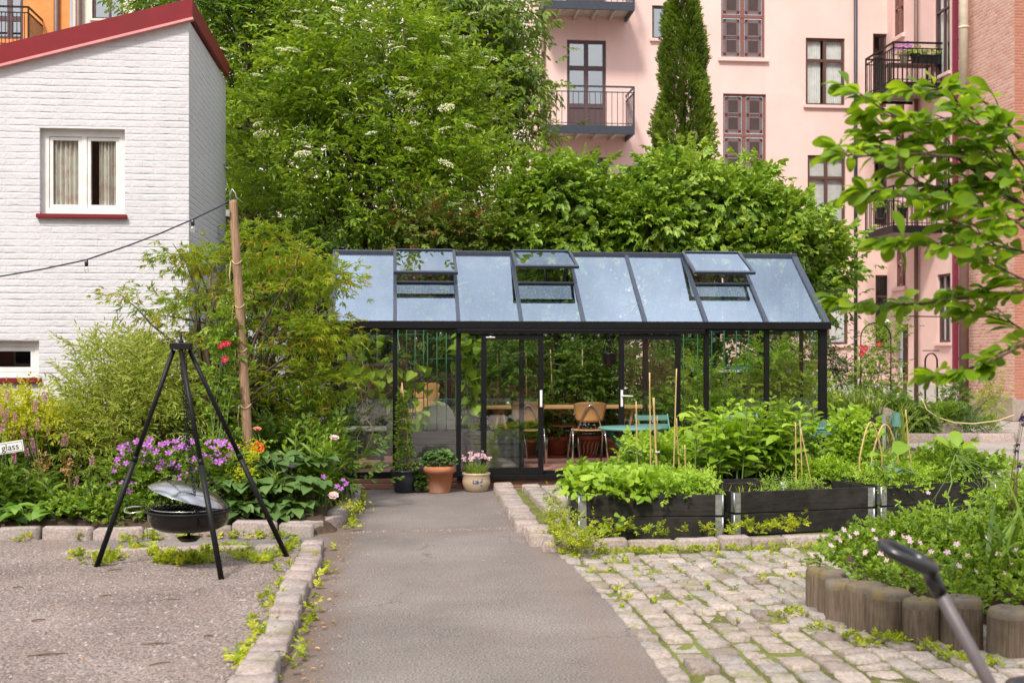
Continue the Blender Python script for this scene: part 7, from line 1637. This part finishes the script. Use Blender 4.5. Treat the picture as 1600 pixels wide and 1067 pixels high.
for z in (.6, 1.2, 1.8): m.tube([(a_.x, 26.6, z), (b_.x, 26.6, z)], .01, 6)
o = m.build('rose_arch', M['iron']); tag(o, 'slim iron arch carrying the rambling rose', 'arch')
c = GB(1455, 25); m = MB(); w_ = P(1467, 0, 25).x - P(1443, 0, 25).x; zt_ = P(1455, 552, 25).z
for q in (0, PI / 2):
    d = V(math.cos(q + .4), math.sin(q + .4), 0); m.tube([c - d * w_ / 2, c - d * w_ / 2 + V(0, 0, zt_ - w_ / 2)] + [c - d * (w_ / 2) * math.cos(PI * s) + V(0, 0, zt_ - w_ / 2 + w_ * .5 * math.sin(PI * s)) for s in np.linspace(.1, .9, 9)] + [c + d * w_ / 2 + V(0, 0, zt_ - w_ / 2), c + d * w_ / 2], .014, 6)
for z in (.55, 1.15, 1.7): m.tube([c + V(w_ / 2 * math.cos(t), w_ / 2 * math.sin(t), z) for t in np.linspace(0, 2 * PI, 16)[:-1]], .01, 5, closed=True)
o = m.build('garden_obelisk', M['iron']); tag(o, 'round topped iron plant support in front of the brown downpipe', 'plant support')
tree('currant_bush', 'dark leafy currant bush at the foot of the pink wall', 'shrub', GB(1415, 22), [blob(1410, 650, 22, 26, 20, .4), blob(1440, 655, 22, 22, 14, .3), blob(1395, 640, 22, 14, 18, .3)], 110, 8, .1, 'twig', .14, .07, .045, L_['dark'], 'oval', 67, .3, .1, .5, .7, 10, .015, 4, part='foliage')
tree('rose_bush', 'small sparse rose bush in front of the thick drainpipe', 'shrub', GB(1490, 23), [blob(1490, 620, 23, 12, 16, .2), blob(1480, 640, 23, 12, 14, .2), blob(1500, 610, 23, 8, 8, .15)], 34, 6, .1, 'pin5', .12, .07, .045, L_['dark'], 'oval', 68, .2, .1, .5, .8, 12, .012, 3, part='foliage')
tree('wall_climber', 'slender climbing plant against the weathered brick wall', 'plant', GB(1545, 24), [blob(1545, 600, 24, 14, 26, .2), blob(1550, 630, 24, 20, 14, .2), blob(1535, 650, 24, 10, 26, .15), blob(1552, 580, 24, 8, 20, .15)], 55, 6, .1, 'twig', .14, .055, .022, L_['willow'], 'oval', 69, .2, .2, .4, .8, 12, .012, 2, part='foliage')
def board_bed(label, px0, px1, Y, h, mt='grey_board', dp=.8):
    a_, b_ = P(px0, 0, Y).x, P(px1, 0, Y).x; r_ = thing('wooden_bed', ((a_ + b_) / 2, Y, 0), label, 'raised bed', 'weathered wooden beds by the wall'); m = MB()
    m.boxb(a_, b_, Y, Y + .05, 0, h); m.boxb(a_, b_, Y + dp - .05, Y + dp, 0, h); m.boxb(a_, a_ + .05, Y + .05, Y + dp - .05, 0, h); m.boxb(b_ - .05, b_, Y + .05, Y + dp - .05, 0, h); m.build('boards', M[mt], r_, .005); m = MB(); m.boxb(a_ + .05, b_ - .05, Y + .05, Y + dp - .05, 0, h - .05); m.build('soil', M['soil'], r_)
board_bed('weathered wooden bed below the currant bush', 1400, 1437, 21.9, .3); board_bed('weathered wooden bed in front of the thick drainpipe', 1440, 1505, 21.9, .3)
for lb_, px_, py_, sd_, mt_ in (('leafy perennials in the right weathered bed', 1475, 650, 70, 'mid'), ('grey green perennials beside the drainpipe foot', 1500, 655, 71, 'comfrey'), ('weedy greenery at the foot of the brick wall', 1545, 670, 72, 'mid')):
    tree('perennials', lb_, 'plant', GB(px_, 22.2, .2), [blob(px_, py_, 22.2, 24, 12, .25)], 60, 8, .08, 'twig', .12, .05, .02, L_[mt_], 'oval', sd_, .2, .1, .6, .8, 8, .008, 3, part='foliage', barkm='stem')
m = MB(); m.tube([PD(a_, b_, 22.5) for a_, b_ in ((1440, 622), (1448, 640), (1465, 652), (1490, 660), (1520, 662), (1560, 657), (1585, 648))], .012, 6); o = m.build('garden_hose', M['string']); tag(o, 'pale rope slung along the beds in front of the brick wall', 'rope')
c = PD(1384, 503, 30); r_ = thing('wall_lamp', c, 'white shaded wall lamp on an iron arm above the rambling rose', 'lamp'); m = MB(); m.lathe([(.03, .07), (.06, .05), (.2, .0), (.21, -.01), (.19, -.01), (.05, .04)], c, 24); m.build('shade', M['sign_white'], r_); m = MB(); e_ = PD(1404, 494, 30); m.tube([c + V(0, 0, .06), c + V(0, 0, .14), e_, V(15.25, e_.y + .6, e_.z)], .015, 6); m.build('arm', M['iron'], r_)
m = MB(); c = PD(1383, 655, 21); m.lathe([(0, .02), (.2, .0), (.22, .02), (.2, .06), (0, .08)], c, 24, 0, Matrix.Rotation(1.2, 3, 'X')); o = m.build('round_stone', M['kerbstone_flat'] if 'kerbstone_flat' in M else M['grey_board']); tag(o, 'round wooden disc leaning by the end of the dark planter', 'disc')
m = MB(); c = PD(1400, 655, 20.5); m.lathe([(.06, .12), (.09, -.12)], c, 16); m.boxb(c.x - .12, c.x - .03, c.y - .02, c.y + .02, c.z + .02, c.z + .07); m.tube([V(c.x, c.y, 0), c - V(0, 0, .1)], .012, 6); o = m.build('watering_can', M['teal']); tag(o, 'small teal watering can hung on a stick beyond the beds', 'watering can')
tree('yew_branch', 'low dark yew shrub at the right greenhouse corner', 'shrub', GB(1310, 20), [blob(1312, 572, 20, 22, 10, .2), blob(1300, 590, 20, 20, 18, .3), blob(1290, 550, 20, 10, 40, .3)], 70, 8, .08, 'fan', .1, .05, .014, L_['hedge'], 'oval', 73, .2, .1, .3, .5, 12, .015, 2, part='foliage')
# balcony flowers
zb_ = zr1 - 1.1; zl_ = zr2
for lb_, px_, py_, mt_, fl_ in (('wicker pot of purple flowers on the upper right balcony', 1413, 100, 'grey_board', 'purple'), ('black pot of green leaves on the upper right balcony', 1430, 103, 'black_plastic', None), ('long dark planter box at the end of the upper right balcony', 1452, 103, 'black_plastic', None), ('dark pot of greenery on the lower right balcony', 1375, 345, 'black_plastic', None), ('grey metal lantern pot on the lower right balcony', 1443, 345, 'galv', None), ('dark planter of leaves at the middle of the lower right balcony', 1410, 340, 'black_plastic', 'pink')):
    up_ = py_ < 200; z0_ = (zb_ + .62 if up_ else zl_ + .25); Yp = yn + .55; x_ = P(px_, 0, Yp).x; r_ = thing('balcony_pot', (x_, Yp, z0_), lb_, 'potted plant'); m = MB(); w_ = .34 if 'long' in lb_ else .14
    if 'long' in lb_: m.boxb(x_ - w_, x_ + w_, Yp - .1, Yp + .1, z0_, z0_ + .24); m.boxb(x_ - w_ - .015, x_ + w_ + .015, Yp - .115, Yp + .115, z0_ + .24, z0_ + .27)
    else: m.lathe(POT(w_ * .75, w_, .3), (x_, Yp, z0_), 20)
    m.build('pot', M[mt_], r_, .004); rg = np.random.default_rng(int(px_)); n = 60; lb = LB(); p = np.array((x_, Yp, z0_ + .34)) + rg.normal(0, 1, (n, 3)) * (w_ * .8, .1, .07); spray(lb, rg, p, rg.normal(0, 1, (n, 3)) + (0, 0, .5), rg.normal(0, .5, (n, 3)) + (0, 0, 1), .1, 'tri', .07, .04, rg.random(n)); lb.build('foliage', L_['bright'], r_)
    if fl_: t_ = [V(x_ + rg.normal(0, .15), Yp - .12 + rg.normal(0, .05), z0_ + .48 + rg.normal(0, .07)) for _ in range(22)]; instances('flower', F_GER if fl_ == 'purple' else F_PNK, r_, t_, [(0, -1, .4)] * 22, [.05] * 22, rg)
b0_ = thing('balcony_bench', (14.5, yn + .55, zb_), 'dark slatted bench carrying pots on the upper right balcony', 'bench'); m = MB()
xa_, xb_ = P(1402, 0, 32).x, P(1474, 0, 32).x
for i in range(5): m.boxb(xa_, xb_, yn + .35 + i * .09, yn + .42 + i * .09, zb_ + .57, zb_ + .61)
m.build('top', M['brown_frame'], b0_)
for x in (xa_ + .04, xb_ - .04):
    for y in (yn + .38, yn + .74): m = MB(); m.boxb(x - .03, x + .03, y - .03, y + .03, zb_, zb_ + .57); m.build('leg', M['brown_frame'], b0_)
# ------------------------------------------------------------------ foreground magnolia branches from the right
rng = np.random.default_rng(80); D0 = 5.2; tb_ = PD(1830, 1400, D0 + .3); tb_.z = 0
root = thing('magnolia_tree', tb_, 'magnolia branches with big fresh leaves reaching in from the right edge', 'tree')
BR = [([(1700, 470), (1600, 330), (1545, 285), (1500, 248), (1456, 225), (1415, 190), (1374, 160), (1347, 145)], 0, .020), ([(1500, 248), (1443, 238), (1388, 240), (1333, 245), (1315, 240)], -.15, .009), ([(1560, 300), (1500, 300), (1443, 290), (1397, 265), (1361, 215)], .15, .009), ([(1660, 410), (1590, 350), (1520, 315), (1452, 312), (1406, 305), (1356, 300)], -.3, .011), ([(1720, 480), (1640, 455), (1560, 460), (1490, 468), (1443, 470), (1388, 478), (1343, 480), (1315, 470)], .1, .014), ([(1720, 500), (1620, 520), (1560, 555), (1510, 580), (1470, 590)], -.2, .010), ([(1730, 330), (1650, 250), (1590, 215), (1530, 175), (1470, 150), (1424, 140)], .3, .014), ([(1590, 215), (1560, 180), (1540, 160)], .3, .007), ([(1640, 455), (1590, 430), (1560, 415), (1530, 405)], .0, .007), ([(1700, 300), (1640, 280), (1590, 280), (1540, 240)], -.1, .01), ([(1600, 340), (1560, 360), (1500, 380), (1443, 385), (1388, 378)], -.25, .008), ([(1690, 560), (1640, 540), (1580, 500), (1520, 490)], .2, .008), ([(1456, 225), (1424, 225), (1379, 200)], .1, .006), ([(1680, 400), (1630, 360), (1600, 300), (1570, 260)], .25, .01)]
mb = MB(); lb = LB()
mb.tube([tb_, PD(1800, 900, D0 + .25), PD(1760, 620, D0 + .2), PD(1700, 470, D0)], [.07, .05, .035, .014], 10); mb.tube([PD(1760, 620, D0 + .2), PD(1740, 400, D0 + .25), PD(1730, 330, D0 + .3), PD(1690, 150, D0 + .3)], [.03, .02, .012, .005], 8); mb.tube([PD(1760, 620, D0 + .2), PD(1720, 490, D0)], [.03, .014], 8); mb.tube([PD(1745, 600, D0 + .2), PD(1690, 560, D0 + .2)], [.02, .009], 8)
BR += [([(1700, 380), (1640, 330), (1580, 310), (1530, 290), (1480, 270)], .2, .008), ([(1690, 330), (1620, 250), (1560, 240), (1500, 205)], .0, .008), ([(1700, 420), (1620, 400), (1560, 385), (1510, 350), (1470, 340)], .15, .008), ([(1650, 300), (1600, 260), (1560, 205), (1500, 180), (1450, 185)], -.1, .007)]
NL = []
for pts, dz, r_ in BR:
    W_ = [np.array(PD(a_, b_, D0 + dz)) + rng.normal(0, .008, 3) for a_, b_ in pts]; k_ = len(W_); mb.tube([V(*w) for w in W_], [r_ * .62 * (1 - .8 * i / (k_ - 1)) + .0015 for i in range(k_)], 7)
    cum = 0
    for i in range(k_ - 1):
        seg = W_[i + 1] - W_[i]; ls = np.linalg.norm(seg); m_ = max(2, int(ls / .035))
        if pts[i][0] > 1640: continue
        for j in range(m_):
            t = (j + rng.random()) / m_; p = W_[i] + seg * t; side = 1 if rng.random() < .5 else -1; dirv = seg / ls
            sd = np.cross(dirv, (0, 0, 1.)) * side; tw = unit((dirv * .7 + sd * rng.uniform(.3, 1) + np.array((0, 0, rng.uniform(-.12, .2))))[None])[0] * rng.uniform(.03, .17)
            q = p + tw; mb.tube([V(*p), V(*(p + tw * .5 + np.array((0, 0, .006)))), V(*q)], [.003, .0025, .002], 5)
            for l_ in range(rng.integers(3, 6)): NL.append((q - tw * rng.random() * .5, unit((tw / np.linalg.norm(tw) + rng.normal(0, .65, 3))[None])[0], 0))
    tipd = unit((W_[-1] - W_[-2])[None])[0]
    for l_ in range(6): NL.append((W_[-1], unit((tipd + rng.normal(0, .6, 3))[None])[0], .25))
n = len(NL); pos = np.array([x[0] for x in NL]); ax = np.array([x[1] for x in NL]); ax[:, 2] = ax[:, 2] * .4 - .1; nor = np.tile((0, .1, 1.), (n, 1)) + rng.normal(0, .42, (n, 3)); lb.add(pos, ax, nor, rng.uniform(.085, .145, n), rng.uniform(.040, .066, n), np.clip(.45 + np.array([x[2] for x in NL]) + rng.normal(0, .22, n), 0, 1))
lb.build('crown', L_['magnolia'], root, 'obov', True); mb.build('trunk', M['bark'], root)
# ------------------------------------------------------------------ trees behind the photographer (mirrored in the panes)
rng = np.random.default_rng(82)
for i, (x_, y_, h_, lb_) in enumerate(((-6.5, -9, 4.6, 'leafy garden tree behind the photographer left of the path'), (2.5, -10.5, 3.6, 'leafy garden tree behind the photographer facing the doorway'), (9.5, -8, 5.0, 'leafy garden tree behind the photographer by the log bed'))):
    tree('garden_tree', lb_, 'tree', V(x_, y_, 0), [(np.array((x_, y_, h_ * .62)), np.array((2.2, 1.6, h_ * .36))), (np.array((x_ + 1.2, y_ + .3, h_ * .5)), np.array((1.4, 1.2, h_ * .3)))], 130, 10, .3, 'twig', .35, .2, .11, L_['elder2'], 'oval', 83 + i, .4, .2, .3, .7, 14, .12, 1)
# ================================================================== ground cover, weeds, litter
def stuff(o, label): o['kind'] = 'stuff'; o['label'] = label; return o
rng = np.random.default_rng(90)
def weed_patch(name, label, spots, mat, seed, L=.035, W=.016, tpl='twig', per=10, S=.05, h=.05, grass=0):
    rng = np.random.default_rng(seed); lb = LB(); P0 = []
    for x, y, z, r, k in spots:
        k = int(k); a = rng.uniform(0, 6.28, k); q = r * np.sqrt(rng.random(k)); P0.append(np.stack([x + q * np.cos(a), y + q * np.sin(a), z + h * rng.random(k) * (1.2 - q / r)], 1))
    p = np.concatenate(P0); n = len(p); ax = rng.normal(0, 1, (n, 3)); ax[:, 2] = np.abs(ax[:, 2]) * .6 + .25; spray(lb, rng, p, ax, np.tile((0, 0, 1.), (n, 1)) + rng.normal(0, .4, (n, 3)), S * rng.uniform(.6, 1.3, n), tpl, L, W, rng.random(n), .35, .1)
    return stuff(lb.build(name, mat, None), label)
sp = []
# yellow-green weeds on the corner of the kerb
for px_, py_, r_, k_ in ((865, 820, .11, 60), (880, 835, .13, 80), (860, 800, .08, 50), (900, 840, .12, 70), (850, 790, .07, 36), (920, 842, .1, 40)): g = G(px_, py_ + 20, .06); sp.append((g.x + .05, g.y + .06, .06, r_, k_))
weed_patch('corner_weeds', 'airy yellow green weeds at the corner of the strawberry bed', sp, L_['weed'], 91, .028, .014, 'twig', 10, .08, .30)
sp = []
for px_ in range(930, 1300, 18):
    if rng.random() < .5: g = G(px_, 846, .04); sp.append((g.x + rng.normal(0, .05), 10.02 + .06 * (g.x - 1.2) + rng.normal(0, .04), .06, rng.uniform(.03, .08), rng.integers(3, 9)))
for px_ in (955, 985, 1190, 1230, 1260, 1280): g = G(px_, 843, .05); sp.append((g.x, 10.1 + .06 * (g.x - 1.2), .08, .08, 18))
weed_patch('kerb_weeds', 'low weeds growing between the black beds and the stone kerb', sp, L_['weed'], 92, .035, .018, 'twig', 10, .06, .12)
sp = []
for i in range(90): x = rng.uniform(1.3, 4.4); sp.append((x, 9.58 + .06 * (x - 1.2) - abs(rng.normal(0, .1)), .01, rng.uniform(.02, .07), rng.integers(3, 9)))
for i in range(120):
    y = 9.5 - abs(rng.normal(0, 1.3)); x = rng.uniform(1.35, 5.2)
    if y > 5.2: sp.append((x, y, .0, rng.uniform(.012, .04), rng.integers(2, 6)))
for px_, py_ in ((1225, 965), (1285, 985), (1335, 1000), (1375, 1000), (1395, 995), (1400, 1005), (1455, 1015), (1520, 1035), (1240, 960), (1410, 1000), (1550, 1040), (1480, 1030), (1350, 1010)): g = G(px_, py_); sp.append((g.x, g.y, .01, .07, 18))
weed_patch('paving_weeds', 'small weeds in the joints of the cobblestones', sp, L_['weed'], 93, .022, .012, 'twig', 10, .035, .03)
sp = []
for px_ in np.arange(120, 470, 6): g = G(px_, 868 + 10 * math.sin(px_ * .05) - max(0, (px_ - 380) * .08), .01); sp.append((g.x, g.y + rng.normal(0, .09), .01, rng.uniform(.05, .13), rng.integers(2, 11)))
for py_ in np.arange(885, 1067, 9): px_ = 470 - (py_ - 870) * .42 + rng.normal(0, 8); g = G(px_, py_); sp.append((g.x - .05, g.y, .01, rng.uniform(.03, .09), rng.integers(0, 10)))
for py_ in np.arange(860, 1067, 12): g = V(-.52, G(500, py_).y, 0); sp.append((g.x + rng.normal(0, .02), g.y, .01, .035, rng.integers(0, 7)))
for i in range(50): x = rng.uniform(-5.5, -.9); sp.append((x, 10.62 + rng.normal(0, .03), .01, .07, rng.integers(2, 7)))
for py_ in np.arange(775, 835, 5): sp.append((-.4 + rng.normal(0, .03), G(545, py_).y, .02, .07, rng.integers(3, 9)))
for px_ in (275, 290, 310, 260): g = G(px_, 880); sp.append((g.x, g.y, .01, .11, 34))
weed_patch('gravel_weeds', 'bright weeds along the gravel edge and the path kerb', sp, L_['weed'], 94, .038, .02, 'twig', 10, .055, .045)
bs = []
for i in range(500):
    r_ = rng.random()
    if r_ < .35: x = rng.uniform(1.3, 4.5); bs.append((x, 9.6 + .06 * (x - 1.2) - abs(rng.normal(0, .07)), 0))
    elif r_ < .75: bs.append((rng.uniform(1.35, 5.0), rng.uniform(6.5, 9.5), -.005))
    else: g = G(rng.uniform(120, 460), 862 + rng.uniform(0, 14)); bs.append((g.x, g.y, .01))
stuff(blades('grass_tufts', L_['weed'], rng, np.array(bs), .075, .005, .7, None, 4), 'thin grass blades in the cobblestone joints and along the kerbs')
# two-leaf seedling and dock in front of the strawberry bed
root = thing('seedling', V(*G(958, 852, .0)), 'round leaved seedling growing at the foot of the strawberry bed', 'plant'); lb = LB(); st = []
b_ = PD(955, 840, 10.1)
for px_, py_ in ((969, 806), (950, 822), (962, 820), (948, 830), (966, 812)): t = PD(px_, py_, 10.05); st.append([b_, (b_ + t) / 2 + V(.005, 0, .01), t]); lb.add(np.array([t]), np.array([(rng.normal(0, 1), -.3, .1)]), np.array([(0, -.7, .8)]), .07, .065, .6)
lb.build('foliage', L_['mid'], root, 'broad', True); add_stems(root, st, .003, .002)
# pebbles on gravel, litter on the path
n = 15000; x = rng.uniform(-6, -.8, n); y = 4.6 + 5.6 * rng.random(n); s = .0045 + .009 * rng.random(n) ** 2.5
def pebbles(name, label, x, y, z, s, mat, seed):
    rng = np.random.default_rng(seed); n = len(x); T = np.array([(1, 0, 0), (0, 1, 0), (-1, 0, 0), (0, -1, 0), (0, 0, .7), (.6, .6, .45), (-.6, .5, .4)]); F = [(0, 5, 4), (5, 1, 4), (1, 6, 4), (6, 2, 4), (2, 3, 4), (3, 0, 4), (0, 1, 5), (1, 2, 6)]
    a = rng.uniform(0, 6.28, n); c, s_ = np.cos(a), np.sin(a); tx = T[None, :, 0] * rng.uniform(.7, 1.5, n)[:, None]; ty = T[None, :, 1] * np.ones(n)[:, None]
    v = np.stack([x[:, None] + (tx * c[:, None] - ty * s_[:, None]) * s[:, None], y[:, None] + (tx * s_[:, None] + ty * c[:, None]) * s[:, None], z + T[None, :, 2] * s[:, None]], 2)
    fl = np.array(F).ravel(); loops = (np.arange(n)[:, None] * 7 + fl[None]).ravel(); k = n * len(F)
    me = mesh_np(name, v.reshape(-1, 3), (loops, np.arange(k) * 3, np.full(k, 3)), 7, mat, np.repeat(rng.random(n), 7), False); return stuff(link(name, me), label)
M['pebble'] = leafmat('pebble', [(.14, .11, .10), (.26, .21, .19), (.40, .345, .32)], 0.0, .9, .2, None, (1, 1, 1))
pebbles('gravel_stones', 'loose grit and pebbles on the gravel yard', x, y, .011, s, M['pebble'], 95)
n = 500; x = rng.uniform(-.5, 1.25, n); y = 5 + 9 * rng.random(n); k = rng.random(n) < .4; x[k] = -.47 + np.abs(rng.normal(0, .07, k.sum())); x2 = rng.uniform(-.4, 1.15, 420); y2 = 10.95 + .06 * x2 + rng.normal(0, .035, 420); x3 = 1.1 + rng.normal(0, .06, 260); y3 = rng.uniform(10.6, 13.6, 260); x = np.concatenate([x, x2, x3]); y = np.concatenate([y, y2, y3]); n = len(x)
pebbles('path_grit', 'scattered grit on the asphalt path', x, y, .0, .003 + .005 * rng.random(n) ** 2, M['pebble'], 96)
n = 170; lb = LB(); p = np.stack([rng.uniform(-5, 1.2, n), 5 + 5.5 * rng.random(n), np.full(n, .018)], 1); k = rng.random(n) < .45; p[k, 0] = -.46 + np.abs(rng.normal(0, .08, k.sum())); ax = rng.normal(0, 1, (n, 3)); ax[:, 2] = 0; lb.add(p, ax, np.tile((0, 0, 1.), (n, 1)) + rng.normal(0, .2, (n, 3)), rng.uniform(.015, .035, n), rng.uniform(.01, .02, n), rng.random(n)); stuff(lb.build('fallen_leaves', L_['dry']), 'small dry fallen leaves on the gravel and the path')
m = MB()
for px_, py_, l_, a_ in ((245, 1005, .14, .1), (270, 936, .09, .05), (75, 1022, .2, .15), (28, 917, .07, .1), (250, 1036, .11, .5), (325, 993, .05, .2), (60, 968, .08, .4), (165, 930, .08, .6), (180, 890, .1, .3)):
    g = G(px_, py_, .018); d = V(math.cos(a_), math.sin(a_), 0) * l_ / 2; m.tube([g - d, g + V(0, 0, .004), g + d], [.003, .004, .002], 6)
o = m.build('twigs', M['brownstem']); stuff(o, 'short dry twigs lying on the gravel')
